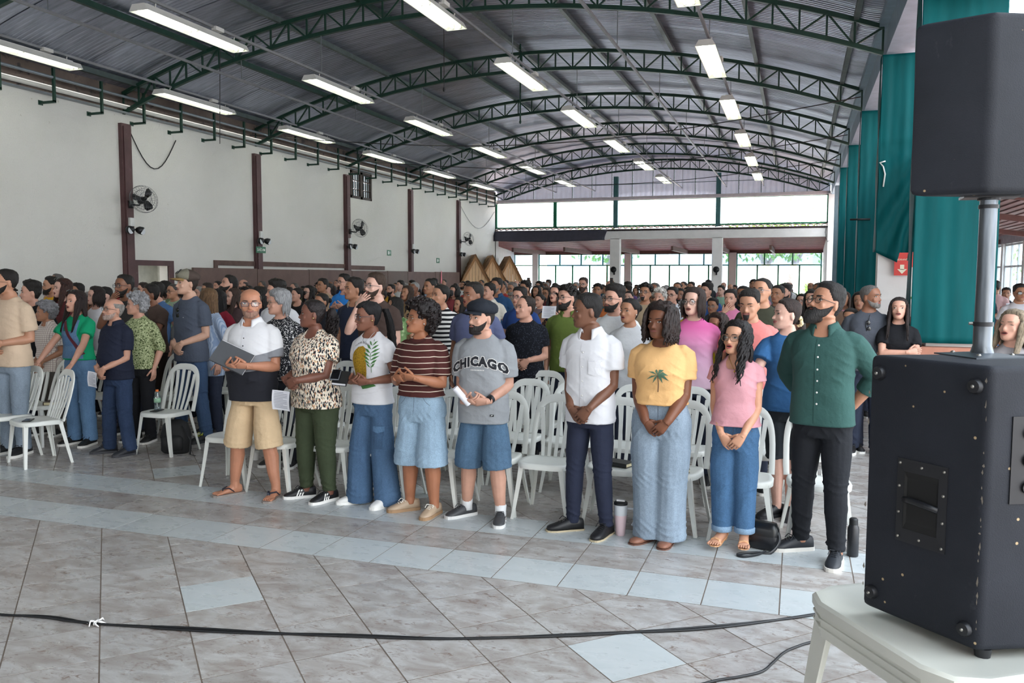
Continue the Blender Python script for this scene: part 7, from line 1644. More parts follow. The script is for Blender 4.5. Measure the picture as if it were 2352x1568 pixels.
mid(1638, 686, 36, 'older man with glasses behind the yellow tee girl', hair='short', skin='olive', topc='#3b3e46', yaw=16, glasses=('#77736f', 'square'))
mid(1625, 648, 32, 'young man in profile with dark sideburns behind the pink blouse', hair='quiff', skin='fair', topc='#2f4f86', yaw=38)
mid(1842, 676, 32, 'woman with fringe and glasses in black by the green shirt', sex='f', skin='fair', hair='long', topc='#1a1a1d', yaw=18, glasses=('#4a4442', 'round'))
mid(1866, 668, 41, 'woman with long dark hair in a black vest next to the green shirt', sex='f', skin='fair', hair='long', topc='#17171a', yaw=20, top=dict(sleeve=0, hem=.86, drop=.07))
mid(1956, 709, 50, 'woman with tied hair peeking over the green shirt man\'s shoulder', sex='f', skin='olive', hair='bun', topc='#2a2d38', yaw=25)
mid(1998, 655, 51, 'grey-haired man in a dark grey tee looking right, sunglasses at neck', hair='buzz', hc='#5a5654', skin='brown', topc='#494d56', yaw=-55, bw=1.05, beard='stubble', beard_c='#7b7672')
mid(2066, 686, 52, 'woman with long dark hair in a black tee with arms crossed', sex='f', skin='fair', hair='long', hc='#231815', topc='#16171b', yaw=8, pitch=12, pose='crossed', expr='open', bw=1.05)
mid(1975, 672, 40, 'woman with dark hair between the green shirt and grey tee men', sex='f', skin='tan', hair='long', topc='#5b3a40', yaw=8)
mid(2288, 645, 27, 'man in a pale pink tee and blue shorts seen from behind in the annex', hair='fade', skin='tan', topc='#d8b3b4', yaw=0, rot=160, bottom=dict(m=denim('#6a8fc2'), hem=.42, rad=[(.4, .1), (.85, .105)], name='shorts'))
mid(2342, 654, 36, 'man in a white tee and sunglasses walking in the annex', hair='short', skin='olive', topc='#d3d3da', yaw=0, pitch=0, rot=12, glasses=('#151517', 'square', True))
mid(2272, 652, 30, 'person in dark blue holding a sheet half hidden by the pole', skin='tan', hair='short', topc='#252a3a', yaw=0, rot=60, pose='paper', hz=1.2)
mid(2312, 662, 26, 'young person with dark hair between the two annex men', skin='tan', hair='short', topc='#3b3d46', yaw=10)
mid(2331, 715, 74, 'woman with long fair hair and closed eyes at the right edge', sex='f', skin='fair', hair='long', hc='#7d6f5c', topc='#8f8a8c', yaw=46, pitch=10, eyes='shut', expr='open', wide=1.06, bw=1.1, hmin=1.4)
# ================================================================== FAR CROWD
VAR = []
def variant(sex, hair, hc, yaw, pitch, beard=None, glasses=None, pose='side', bw=1.0, hw='', h=1.70, expr='closed'):
    kw = dict(label='', sex=sex, skin='#b28268', hair=hair, hair_c=hc, head=(yaw, pitch, 0), h=h, loc=(0, -40, 0), bw=bw, pose=pose, expr=expr,
              top=dict(m=cloth('#555555'), hem=.84, sleeve=.62, sl_ease=.018), bottom=dict(m=cloth('#2a3040'), hem=.05, rad=REG))
    if beard: kw['beard'] = beard
    if glasses: kw['glasses'] = glasses
    P = person(kw, 2); P['hw'] = hw; VAR.append(P); return P
GB = ('#222222', 'square')
variant('m', 'short', '#17120f', 25, 2, hw='short black hair'); variant('m', 'fade', '#120f0d', 15, 4, beard='short', hw='a short beard'); variant('m', 'short', '#2b201a', 30, 0, glasses=GB, hw='glasses'); variant('m', 'buzz', '#1c1817', 20, 6, hw='cropped hair', bw=1.08)
variant('m', 'receding', '#5a5654', 22, 2, hw='greying hair', bw=1.08); variant('m', 'bald', '#4a4442', 18, 4, beard='stubble', hw='a bald crown', bw=1.05); variant('m', 'quiff', '#1b1512', 35, 3, beard='full', hw='a full dark beard'); variant('m', 'curlyshort', '#17120f', 10, 8, hw='curly hair')
variant('f', 'long', '#1b1412', 25, 3, hw='long dark hair'); variant('f', 'long', '#3c2a20', 12, 6, hw='long brown hair', expr='open'); variant('f', 'bun', '#17110f', 30, 2, hw='hair tied in a bun'); variant('f', 'bob', '#201613', 22, 4, glasses=('#33302f', 'round'), hw='a bob and glasses')
variant('f', 'longcurly', '#1c1412', 18, 4, hw='long curly hair'); variant('f', 'greycurly', '#8a888a', 24, 2, hw='grey curls', h=1.62); variant('f', 'ponytail', '#1a1311', 40, 2, hw='a ponytail'); variant('m', 'short', '#8f8c8a', 20, 3, hw='white hair', glasses=GB)
variant('m', 'fade', '#15110f', 20, 4, pose='phone', hw='a raised phone')
SKINS = ['pale', 'fair', 'tan', 'olive', 'brown', 'dark']
TOPS = [('navy', '#232a44'), ('black', '#18191c'), ('white', '#d8d9da'), ('grey', '#75787d'), ('pale blue', '#8fa6c0'), ('red', '#a03a3a'), ('olive', '#5c6340'), ('maroon', '#5a2a30'), ('teal', '#2f6a6c'), ('beige', '#bba78a'), ('pink', '#c78f9c'), ('blue', '#2f558c'), ('mustard', '#c09232'), ('purple', '#5b4470'), ('charcoal', '#3b3e44'), ('brown', '#5b4638'), ('mint', '#93b8a4'), ('orange', '#c27040')]
NUM = ['one', 'two', 'three', 'four', 'five', 'six', 'seven', 'eight', 'nine', 'ten', 'eleven', 'twelve', 'thirteen', 'fourteen', 'fifteen', 'sixteen', 'seventeen', 'eighteen', 'nineteen', 'twenty', 'twenty-one', 'twenty-two', 'twenty-three', 'twenty-four', 'twenty-five', 'twenty-six', 'twenty-seven', 'twenty-eight', 'twenty-nine', 'thirty']
def px_of(p):
    d = Vector(p)-Vector((0, 0, CAM_H)); z = d.dot(CF); return 1176+F_PX*d.dot(CR)/z, 784-F_PX*d.dot(CU)/z, z
def far_crowd():
    r = np.random.RandomState(5); taken = [(P['loc'][0], P['loc'][1]) for P in PEOPLE if P['lo'] < 2]; n = 0; LIM = 300-len(taken)-1
    heads = [px_of((P['loc'][0], P['loc'][1], P['h']-.12)) for P in PEOPLE if P['lo'] < 2]
    cand = []
    for j in range(24):
        y = 8.7+.86*j
        for i in range(28):
            x = -13.0+i*.51+r.uniform(-.09, .09); yy = y+r.uniform(-.1, .1)
            if -5.75 < x < -5.15 and y < 24: continue
            if x > .75: continue
            cand.append((j, x, yy))
    rows = {}; first = {}
    good = []
    for j, x, y in cand:
        if x < -12.6 and y > 33: continue
        p = r.uniform(0, 1)
        if y > 24 and p < .35: continue
        if y < 14 and p < .25: continue
        if any((x-a)**2+(y-b)**2 < (.40 if y < 16 else .36)**2 for a, b in taken): continue
        v = r.randint(0, len(VAR)-1); P = VAR[v]; sc = r.uniform(.94, 1.055) if P['sex'] == 'm' else r.uniform(.90, .985)
        hz = P['h']*sc; px, py, z = px_of((x, y, hz-.11)); hp = F_PX*.24/z
        if not -40 < px < 2390: continue
        if any(hz_ > z and abs(px-hx) < hp*.75 and py-hp*.5 < hy+hp*.35 for hx, hy, hz_ in heads): continue
        good.append((j, x, y, v, sc)); taken.append((x, y)); heads.append((px, py, z)) if 0 else None
    if len(good) > LIM:
        idx = sorted(r.permutation(len(good))[:LIM]); good = [good[i] for i in idx]
    # two raised phones where the photograph has them
    spec = [(1225, 636, 19.5), (1408, 636, 21.0)]
    for px, py, z in spec: d = ray(px, 690); p = Vector((0, 0, CAM_H))+d*z; good[-1-spec.index((px, py, z))] = (min(23, int((p.y-8.7)/.86)), p.x+.2, p.y, len(VAR)-1, .98)
    ph_ = [g for g in good if g[3] == len(VAR)-1]; good = [g for g in good if g[3] == len(VAR)-1 or all((g[1]-q[1])**2+(g[2]-q[2])**2 > .2 for q in ph_)]
    good.sort(key=lambda g: (g[0], g[1])); cnt = {}
    for j, x, y, v, sc in good:
        P = VAR[v]; src = P['root']; c = copy_tree(src) if first.get(v) else src; first[v] = 1
        c.location = (x, y, 0); c.scale = (sc, sc, sc); c.rotation_euler = (0, 0, math.radians(r.uniform(-14, 14)))
        sk = skin_mat(SK[SKINS[r.choice(6, p=[.12, .27, .27, .18, .11, .05])]]); tn, tcol = TOPS[r.randint(len(TOPS))]; bt_ = cloth(DKC[r.randint(3)])
        for ch in c.children:
            b = ch.name.split('.')[0]; mm = sk if b == 'body' else cloth(tcol) if b == 'shirt' else bt_ if b == 'trousers' else None
            if mm is not None:
                if len(ch.material_slots): ch.material_slots[0].link = 'OBJECT'; ch.material_slots[0].material = mm
        cnt[j] = cnt.get(j, 0)+1
        c['label'] = '%s with %s, %s top, crowd row %s, %s from left' % ('man' if P['sex'] == 'm' else 'woman', P['hw'], tn, NUM[j], NUM[min(29, cnt[j]-1)])
        c['group'] = 'standing crowd in the rear rows'; n += 1
    for v, P in enumerate(VAR):
        if not first.get(v):
            for ch in list(P['root'].children_recursive): bpy.data.objects.remove(ch)
            bpy.data.objects.remove(P['root'])
    print('FAR', n, 'ALL', n+len([P for P in PEOPLE if P['lo'] < 2]))
# ================================================================== CLOTHING DETAILS AND THINGS HELD
PAPER = mat('printed_paper', '#dcdce2', .8, var=.05); PRINT = mat('grey_print', '#9a9ba6', .8, var=.1)
def W(P, l): return Matrix.Rotation(math.radians(P.get('rot', 0)), 3, 'Z')@Vector(l)+Vector(P['loc'])
def held(P, name, label, cat, l, rot, group=None):
    t = thing(name, label, cat, tuple(W(P, l)), 0, group); t.rotation_euler = (Matrix.Rotation(math.radians(P.get('rot', 0)), 3, 'Z')@Euler(rot).to_matrix()).to_euler(); return t
def sheet(P, label, l, rot, w=.15, h=.21, curl=.02):
    t = held(P, 'paper_sheet', label, 'paper', l, rot)
    V = [(x*w, -.5*curl*math.sin((z+.5)*PI)-curl*x*x*2, z*h) for z in np.linspace(-.5, .5, 7) for x in np.linspace(-.5, .5, 6)]; n = len(V)
    V2 = [(x, y+.0012, z) for x, y, z in V]; F = [(i*6+j, i*6+j+1, (i+1)*6+j+1, (i+1)*6+j) for i in range(6) for j in range(5)]
    put('sheet', Geo().add(V, F).add(V2, [f[::-1] for f in F]), PAPER, t, True)
    g = Geo()
    for i in range(11):
        z = (.40-.078*i)*h; ww = w*(.40 if i % 4 else .28); y = -.5*curl*math.sin((z/h+.5)*PI)-.0016-curl*.25
        g.add([(-w*.4, y, z), (-w*.4+ww*2*.95, y, z), (-w*.4+ww*2*.95, y, z+.005), (-w*.4, y, z+.005)], [(0, 1, 2, 3)])
    put('printed_lines', g, PRINT, t); return t
def decal(P, name, me, mt, off=.004, garment='shirt_o'):
    bv = P.setdefault('bvh_'+garment, None) or bvh_of(P[garment].data); P['bvh_'+garment] = bv
    project_mesh(me, bv, off); me.materials.clear(); me.materials.append(mt); return link(name, me, P['root'])
def poly_mesh(name, polys, cuts=1):
    me = Geo()
    for p in polys: me.add([(x, 0, z) for x, z in p], [tuple(range(len(p)))])
    return subdivide_mesh(me.mesh(name), cuts)
def letters(body, size, cx, cz, arch=0.0, slant=0.0, bold=.0, yscale=1.0, space=1.0, cuts=1):
    cu = bpy.data.curves.new('t', 'FONT'); cu.body = body; cu.size = size; cu.align_x = 'CENTER'; cu.align_y = 'CENTER'; cu.offset = bold; cu.resolution_u = 2; cu.space_character = space
    o = bpy.data.objects.new('t', cu); TMP.collection.objects.link(o); TMP.view_layers[0].update(); me = bpy.data.meshes.new_from_object(o.evaluated_get(TMP.view_layers[0].depsgraph)); bpy.data.objects.remove(o)
    me = subdivide_mesh(me, cuts)
    for v in me.vertices: x, y = v.co.x, v.co.y*yscale; v.co = (cx+x, 0, cz+y-arch*x*x)
    return me
def strip(P, name, pts, w, mt, off=.004, garment='shirt_o', th=.002):
    """a flat sewn band lying on the garment along (x,z) points"""
    V = []; n = len(pts)
    for i, (x, z) in enumerate(pts):
        a = np.array(pts[max(i-1, 0)]); b = np.array(pts[min(i+1, n-1)]); t = b-a; t = t/(np.linalg.norm(t)+1e-9); q = np.array([-t[1], t[0]])*w/2
        V += [(x-q[0], 0, z-q[1]), (x+q[0], 0, z+q[1])]
    return decal(P, name, Geo().add(V, [(2*i, 2*i+1, 2*i+3, 2*i+2) for i in range(n-1)]).mesh(name), mt, off, garment)
def buttons(P, zs, mt, x=0.0, r=.006, off=.003):
    bv = P.setdefault('bvh_shirt_o', None) or bvh_of(P['shirt_o'].data); P['bvh_shirt_o'] = bv
    for z in zs:
        p = on_surface(bv, [(x, z)], off)[0]
        if p: put('button', Geo().ball(p, (r, .0025, r), 10, 5), mt, P['root'], True)
def make_cap(P, crown_c, brim_c, patch=None, mesh_c=None):
    H = P['H']; M = H['M']; s = H['s']; a = np.linspace(0, 2*PI, 41)[:-1]; ts = [.64, .66, .70, .76, .82, .88, .93, .965, .99, 1.0]; g = Geo(); rg = []
    for t in ts:
        base = np.where(np.cos(a) > 0, t+.045*np.cos(a), t+.00); off = .006 if t == .64 else .018+.020*math.sin(min(1, (t-.62)/.3)*PI*.8)
        rg.append(head_pt(H, np.minimum(base, 1.0) if t < .9 else np.full(40, t), a, np.full(40, off)+(np.cos(a) > .3)*.006*(t > .7)))
    fs = Geo().loft(rg, cap0=False); fs.m = [1 if (mesh_c and i < 9*40 and math.cos(a[i % 40]) < .25) else 0 for i in range(len(fs.f))]
    cap = put('cap', fs.xf(M), [cloth(crown_c), cloth(mesh_c or crown_c)], P['root'], True)
    B = []; n = 17
    for lay in (0, -.004):
        for k, u in enumerate((0, .3, .6, .85, 1.0)):
            for i in range(n):
                q = -1+2*i/(n-1); an = q*1.02; p = head_pt(H, .70, an, .010)/s; ext = .075*u*(1-abs(q)**2.6*.9); B.append((p[0]*(1+.06*u), p[1]-ext, p[2]+.004-.020*q*q*u-.012*u+lay))
    m_ = 5*n; F = [(k*n+i, k*n+i+1, (k+1)*n+i+1, (k+1)*n+i) for k in range(4) for i in range(n-1)]; F += [tuple(j+m_ for j in f[::-1]) for f in F]; F += [(4*n+i, 4*n+i+1, m_+4*n+i+1, m_+4*n+i) for i in range(n-1)]
    put('brim', Geo().add(np.array(B)*s, F).xf(M), cloth(brim_c), cap, True)
    put('cap_button', Geo().ball(np.array(head_pt(H, 1.0, 0, .032)), .007, 8, 5).xf(M), cloth(crown_c), cap, True)
    if patch:
        pm = Geo(); pw, tz0, tz1 = .44, .80, .94
        def pp(q, t, o): return head_pt(H, t, q, o)
        V = [pp(-pw+2*pw*i/8, tz0+(tz1-tz0)*j/4, .0465) for j in range(5) for i in range(9)]
        pt_ = put('patch', Geo().add(V, [(j*9+i, j*9+i+1, (j+1)*9+i+1, (j+1)*9+i) for j in range(4) for i in range(8)]).xf(M), mat('patch_dark', '#23242a', .7, var=0), cap, True)
        tri = [pp(q, t, .049) for q, t in ((-.30, .865), (-.12, .915), (-.04, .895), (.06, .925), (.30, .865))]; bar_ = [pp(q, t, .049) for q, t in ((-.28, .828), (.28, .828), (.28, .843), (-.28, .843))]
        put('patch_mark', Geo().add(tri, [(0, 1, 2, 3, 4)]).add(bar_, [(0, 1, 2, 3)]).xf(M), mat('patch_white', '#dcdad4', .7, var=0), pt_)
    return cap
def necklace(P, c, drop=.07, pend=True):
    k = P['k']; bv = P.setdefault('bvh_body', None) or bvh_of(P['body'].data); P['bvh_body'] = bv; pts = []
    for q in np.linspace(-1, 1, 15):
        h = bv.ray_cast(Vector((q*.055*k, -1, (1.455-(1-abs(q)**1.3)*drop)*k)), Vector((0, 1, 0)))
        if h[0] is not None: pts.append((h[0].x, h[0].y-.003, h[0].z))
    bv2 = P.setdefault('bvh_shirt_o', None) or bvh_of(P['shirt_o'].data); P['bvh_shirt_o'] = bv2
    out = []
    for p in pts:
        h = bv2.ray_cast(Vector((p[0], -1, p[2])), Vector((0, 1, 0))); out.append((p[0], min(p[1], h[0].y-.004) if h[0] is not None else p[1], p[2]))
    m_ = mat('gold_chain' if c == 'g' else 'silver_chain', '#c9a24c' if c == 'g' else '#bfc3c6', .3, .9, var=0); o = put('necklace', Geo().tube(out, .0016, 5), m_, P['root'], True)
    if pend: put('pendant', Geo().ball(np.array(out[7])-[0, .003, .006], (.007, .003, .008), 8, 6), m_, o, True)
def earrings(P, c='#d9d6cf'):
    H = P['H']
    for sx in (-1, 1): put('earring', Geo().ball(np.array(H['M']@Vector(head_pt(H, .375, sx*(PI/2+.12), .012))), .006*H['s'], 8, 6), mat('earring_'+c.strip('#'), c, .25, .4, var=0), P['root'], True)
def sunglasses_on_neck(P, z=1.34, x=-.02):
    k = P['k']; bv = bvh_of(P['shirt_o'].data); t = held(P, 'sunglasses', '', 'sunglasses', (0, 0, 0), (0, 0, 0))
    p = Vector(on_surface(bv, [(x*k, z*k)], .012)[0]); g = Geo()
    for dz in (0, -.062): g.ball(p+Vector((.008 if dz else 0, 0, dz)), (.022, .006, .026), 12, 6)
    put('lenses', g, LENSD, t, True); put('frame', Geo().tube([p+Vector((-.02, -.004, .02)), p+Vector((-.022, -.004, -.03)), p+Vector((-.012, -.004, -.085))], .0035, 6).tube([p+Vector((0, .004, .02)), p+Vector((.01, .012, .06)), p+Vector((.015, .02, .085))], .003, 6), BLACKP, t, True); return t
def hairband_glasses(P):
    H = P['H']; g = Geo()
    for sx in (-1, 1):
        c = head_pt(H, .90, sx*.55, .030); g.ball(c, np.array([.026, .008, .021])*H['s'], 12, 6, Euler((-.9, 0, sx*.2)).to_matrix())
    o = put('sunglasses', g.xf(H['M']), LENSD, P['root'], True); put('frame', Geo().tube([head_pt(H, t, a, .028) for t, a in ((.62, -1.7), (.75, -1.3), (.88, -.9), (.92, -.4), (.92, .4), (.88, .9), (.75, 1.3), (.62, 1.7))], .003, 6).xf(H['M']), BLACKP, o, True)
def fly(P, waist=.99):
    """waistband, belt loops, fly seam and pockets of jeans"""
    k = P['k']; m0 = P['bottom']['m']; gm = 'pants_o'; st = mat('seam_thread', '#4f5560', .8, var=0) if P['bottom'].get('name', '').startswith(('jeans', 'denim')) else m0
    dk = mat('seam_shadow', '#1f2733', .9, var=0)
    strip(P, 'fly_seam', [(.0, (waist-.03)*k), (.002, .93*k), (-.002, .87*k), (-.012, .83*k)], .0026, st, .003, gm)
    for sx in (-1, 1): strip(P, 'pocket_seam', [(sx*.075*k, (waist-.035)*k), (sx*.10*k, .935*k), (sx*.135*k, .905*k)], .0026, st, .003, gm)
def extras():
    N, C, P3, FL, LE, AF, CH, WHT, PA, PI_, GR, BL = [HERO[q] for q in ('navy', 'cap', 'polo3', 'floral', 'leop', 'afro', 'chicago', 'white', 'palm', 'pink', 'green', 'blue')]
    WB = mat('button_white', '#dcdad6', .4, var=0); DKT = mat('print_black', '#17171b', .8, var=0); WHP = mat('print_white', '#e3e1de', .8, var=0)
    # navy polo
    k = N['k']; strip(N, 'placket', [(0, 1.37*k), (0, 1.32*k), (0, 1.25*k)], .028, N['top']['m'], .004); buttons(N, [1.33*k, 1.28*k], DKT)
    a = N['arms'][-1][2]; sheet(N, 'folded printed sheet held by the man in the navy polo', (a[0]+.025, a[1]-.055, a[2]-.105), (.1, .15, .1), .12, .16)
    fly(N)
    # cap man
    make_cap(C, '#7d7a6c', '#8a7048', True, '#4a3f3a'); t = sunglasses_on_neck(C, 1.325, -.03); t['label'] = 'black sunglasses hanging from the neck of the grey tee man in the cap'
    strip(C, 'logo_mark', [(.05*C['k'], 1.25*C['k']), (.058*C['k'], 1.252*C['k'])], .006, WHP); fly(C)
    # three-tone polo
    k = P3['k']; strip(P3, 'placket', [(0, 1.36*k), (0, 1.30*k), (0, 1.23*k)], .03, WH, .004); buttons(P3, [1.25*k, 1.31*k], DKT); fly(P3)
    y = front(P3, 1.1*k); fo = held(P3, 'folder', 'dark grey folder with white pages held by the man in the three-tone polo', 'folder', (-.045, y-.075, 1.165*k), (-.55, .42, .1))
    put('cover', Geo().box((0, -.006, 0), (.30, .004, .19)).box((0, .012, 0), (.30, .004, .19)).box((0, .003, -.094), (.30, .022, .004)), mat('folder_grey', '#4a4c50', .6, var=.08), fo); put('pages', Geo().box((.002, .003, .004), (.294, .012, .192)), mat('white_pages', '#dedee0', .8, var=.03), fo)
    # leaf blouse
    a = FL['arms'][-1][2]; sheet(FL, 'white printed sheet held low by the woman in the leaf-print blouse', (a[0]+.02, a[1]-.05, a[2]-.16), (.05, .05, .15), .17, .16); earrings(FL, '#c9b07a'); fly(FL)
    # leopard tee
    k = LE['k']; YEL = blots('leopard_spots', '#b08a26', ['#1d1712', '#c9a53c', '#241b14'], 62, [.42, .22, .25], warp=.3)
    an = [(-.085+.0, 1.30), (-.05, 1.335), (0, 1.345), (.03, 1.325), (.045, 1.28), (.05, 1.2), (.04, 1.12), (.03, 1.06), (-.0, 1.02), (-.05, 1.03), (-.075, 1.08), (-.09, 1.15), (-.105, 1.22), (-.10, 1.27)]
    decal(LE, 'leopard_print', poly_mesh('leopard_print', [[(x*k, z*k) for x, z in an]], 3), YEL)
    lf = []
    for i in range(7):
        z = 1.17+i*.03; L = .052*math.sin(.5+i*.36)+.008
        for s in (-1, 1): lf.append([(.085, z), (.085+s*L*.5, z+.030), (.085+s*L, z+.038), (.085+s*L*.6, z+.012)])
    lf.append([(.083, 1.13), (.087, 1.13), (.0875, 1.40), (.0835, 1.40)])
    decal(LE, 'leaf_print', poly_mesh('leaf_print', [[(x*k, z*k) for x, z in p] for p in lf], 1), mat('leaf_ink', '#3c6a34', .8, var=.15), .006)
    decal(LE, 'leaf_print', poly_mesh('leaf_print', [[(x*k, z*k) for x, z in ((-.02, 1.02), (.03, 1.05), (.09, 1.045), (.12, 1.02), (.05, 1.0), (-.0, .99))]], 1), mat('leaf_ink', '#3c6a34'), .006)
    decal(LE, 'lettering', letters('YOUR RIGHTS', .024, -.01*k, 1.372*k, 6.0), DKT, .005)
    earrings(LE, '#c9b07a'); necklace(LE, 's', .09, False); fly(LE)
    bm_ = poly_mesh('cargo_pocket', [[(.085*k, .66*k), (.165*k, .66*k), (.165*k, .50*k), (.085*k, .50*k)]], 2); decal(LE, 'cargo_pocket', bm_, denim('#3b536e'), .008, 'pants_o'); decal(LE, 'pocket_flap', poly_mesh('pocket_flap', [[(.080*k, .685*k), (.170*k, .685*k), (.170*k, .645*k), (.125*k, .63*k), (.080*k, .645*k)]], 2), denim('#52708f'), .014, 'pants_o')
    y = front(LE, 1.08*k); bk = held(LE, 'book', 'black book with white pages held out by the woman in the leopard-print tee', 'book', (-.115, y-.150, 1.085*k), (.5, .1, .5)); put('cover', Geo().box((0, 0, -.012), (.115, .165, .004)).box((0, 0, .012), (.115, .165, .004)).box((.056, 0, 0), (.004, .165, .026)), BLACKP, bk); put('pages', Geo().box((-.002, 0, 0), (.106, .157, .020)), PAPER, bk)
    phn = held(LE, 'phone', 'phone lying on the black book of the leopard-print tee woman', 'phone', (-.150, y-.175, 1.115*k), (.45, .05, .55)); put('case', Geo().box((0, 0, 0), (.07, .145, .008)), mat('phone_case', '#6a6d74', .4), phn); put('screen', Geo().box((0, 0, .0042), (.062, .135, .001)), mat('phone_screen', '#0a0b0e'), phn)
    # afro
    earrings(AF, '#dad6d0'); fly(AF, 1.01)
    k = AF['k']; strip(AF, 'neck_band', [(q*.075*k, (1.425-.028*(1-q*q))*k) for q in np.linspace(-1, 1, 13)], .016, cloth('#3f2220'), .004)
    # Chicago man
    k = CH['k']; make_cap(CH, '#1f232b', '#1c2027')
    decal(CH, 'lettering_outline', letters('CHICAGO', .088, -.0*k, 1.255*k, 1.5, bold=.0095, yscale=1.05, space=1.12), WHP, .004); decal(CH, 'lettering', letters('CHICAGO', .088, -.0*k, 1.255*k, 1.5, bold=.0055, yscale=1.05, space=1.12), mat('print_ink_navy', '#191a22', .8, var=0), .0055)
    decal(CH, 'small_print', poly_mesh('small_print', [[(x*k, z*k) for x, z in ((q, 1.186), (q+.007, 1.186), (q+.007, 1.195), (q, 1.195))] for q in np.arange(-.055, .055, .0125)], 0), WHP, .004)
    decal(CH, 'hem_patch', poly_mesh('hem_patch', [[(x*k, z*k) for x, z in ((.095, .835), (.125, .835), (.125, .852), (.095, .852))]], 0), DKT, .004); decal(CH, 'hem_patch_mark', poly_mesh('hem_patch_mark', [[(x*k, z*k) for x, z in ((.100, .839), (.110, .842), (.120, .849), (.108, .847))]], 0), WHP, .0055)
    fly(CH, .96)
    S, E, Wr, d = CH['arms'][1]; fo_ = (Wr-E)/np.linalg.norm(Wr-E); c = Wr-fo_*.035; M = rotm((0, 0, 1), fo_); wt = put('watch', Geo().tube([c-fo_*.012, c+fo_*.012], .0335, 16), BLACKP, CH['root'], True, angle=40)
    put('watch_face', Geo().box(c+np.array([0, -.033, .006]), (.034, .012, .038)), LENSD, wt)
    y = front(CH, .98*k); rl = held(CH, 'rolled_paper', 'rolled printed paper held by the man in the CHICAGO tee', 'paper', (-.085, y-.125, 1.0*k), (.35, -.62, 0)); put('roll', Geo().tube([(0, 0, -.08), (0, 0, .085)], .024, 16, cap=False).tube([(0, 0, -.08), (0, 0, .085)], .017, 14, cap=False), PAPER, rl, True); put('printed_lines', Geo().add([(math.sin(q)*.0243, -math.cos(q)*.0243, z+dz) for z in np.arange(-.06, .07, .014) for q, dz in ((-.5, 0), (.5, 0), (.5, .004), (-.5, .004))], [(i*4, i*4+1, i*4+2, i*4+3) for i in range(10)]), PRINT, rl)
    # white shirt
    k = WHT['k']; strip(WHT, 'placket', [(0, z*k) for z in np.linspace(1.36, .82, 12)], .032, WH, .0035); buttons(WHT, [z*k for z in (1.30, 1.20, 1.10, 1.0, .90)], WB)
    decal(WHT, 'chest_pocket', poly_mesh('chest_pocket', [[(x*k, z*k) for x, z in ((.045, 1.25), (.135, 1.25), (.135, 1.155), (.09, 1.14), (.045, 1.155))]], 2), WH, .006); strip(WHT, 'pocket_hem', [(.045*k, 1.243*k), (.09*k, 1.243*k), (.135*k, 1.243*k)], .004, mat('white_stitch', '#c4c4ca', .9, var=0), .0075)
    # palm tee
    k = PA['k']; GI = mat('palm_ink', '#4b6a55', .85, var=.1); trunk = [(.0, 1.10), (.006, 1.10), (.012, 1.16), (.010, 1.22), (.004, 1.22), (.006, 1.16)]
    fr = []
    for a_, L in ((10, .075), (50, .065), (100, .055), (150, .075), (195, .085), (-20, .08), (230, .06), (-55, .055)):
        a_ = math.radians(a_); dx, dz = math.cos(a_), math.sin(a_); nx, nz = -dz, dx; bx, bz = .006, 1.222
        fr.append([(bx, bz), (bx+dx*L*.5+nx*.012, bz+dz*L*.5+nz*.012+.006), (bx+dx*L, bz+dz*L-.014), (bx+dx*L*.5-nx*.006, bz+dz*L*.5-nz*.006)])
    decal(PA, 'palm_print', poly_mesh('palm_print', [[(x*k, z*k) for x, z in p] for p in fr], 2), GI); decal(PA, 'palm_trunk_print', poly_mesh('palm_trunk_print', [[(x*k, z*k) for x, z in trunk]], 1), mat('trunk_ink', '#5b4334', .85, var=0), .0045); fly(PA, 1.03)
    strip(PA, 'waistband', [(q*k, 1.025*k) for q in np.linspace(-.14, .14, 15)], .03, denim('#71808f'), .006, 'pants_o')
    # pink blouse
    k = PI_['k']; necklace(PI_, 'g', .10); earrings(PI_, '#c9a24c'); fly(PI_, 1.02); strip(PI_, 'waistband', [(q*k, 1.012*k) for q in np.linspace(-.13, .13, 15)], .03, denim('#3a587a'), .006, 'pants_o')
    for sx in (-1, 1):
        hip, kn, ank, fd = PI_['legs'][sx]; c = ank*[1, 1, 0]+[0, .004, 0]; put('jean_cuff', Geo().tube([c+[0, 0, .122*k], c+[0, 0, .128*k], c+[0, 0, .165*k], c+[0, 0, .17*k]], [.070*k, .078*k, .079*k, .074*k], 20), denim('#7d97b0'), PI_['root'], True)
    lk = Geo(); H = PI_['H']
    strands(H, lk, .9, 1.25, 5, -.17, .006, (.5, .75), .022, .03, .012, 80, 20, 5, .3, 3); strands(H, lk, 2*PI-1.25, 2*PI-.9, 4, -.15, .006, (.5, .75), .022, .03, .012, 80, 20, 5, .3, 4); put('loose_curls', lk.xf(H['M']), hair_mat('#171213'), PI_['root'], True)
    # green shirt
    k = GR['k']; gm_ = GR['top']['m']; strip(GR, 'placket', [(0, z*k) for z in np.linspace(1.37, .86, 12)], .034, gm_, .0035); buttons(GR, [z*k for z in (1.335, 1.265, 1.19, 1.12, 1.05, .98)], WB, r=.0065)
    # blue tee
    k = BL['k']; decal(BL, 'chest_mark', poly_mesh('chest_mark', [[(x*k, z*k) for x, z in ((.055, 1.262), (.062, 1.252), (.075, 1.254), (.10, 1.268), (.072, 1.259), (.063, 1.259))]], 0), WHP, .004)
    H = BL['H']; sc_ = Geo(); c = np.array(head_pt(H, .30, PI, .02))
    for i in range(14): a_ = i*2*PI/14; sc_.ball(c+np.array([.032*math.cos(a_), .012+.008*math.sin(i*2.1), .030*math.sin(a_)]), .015, 7, 5)
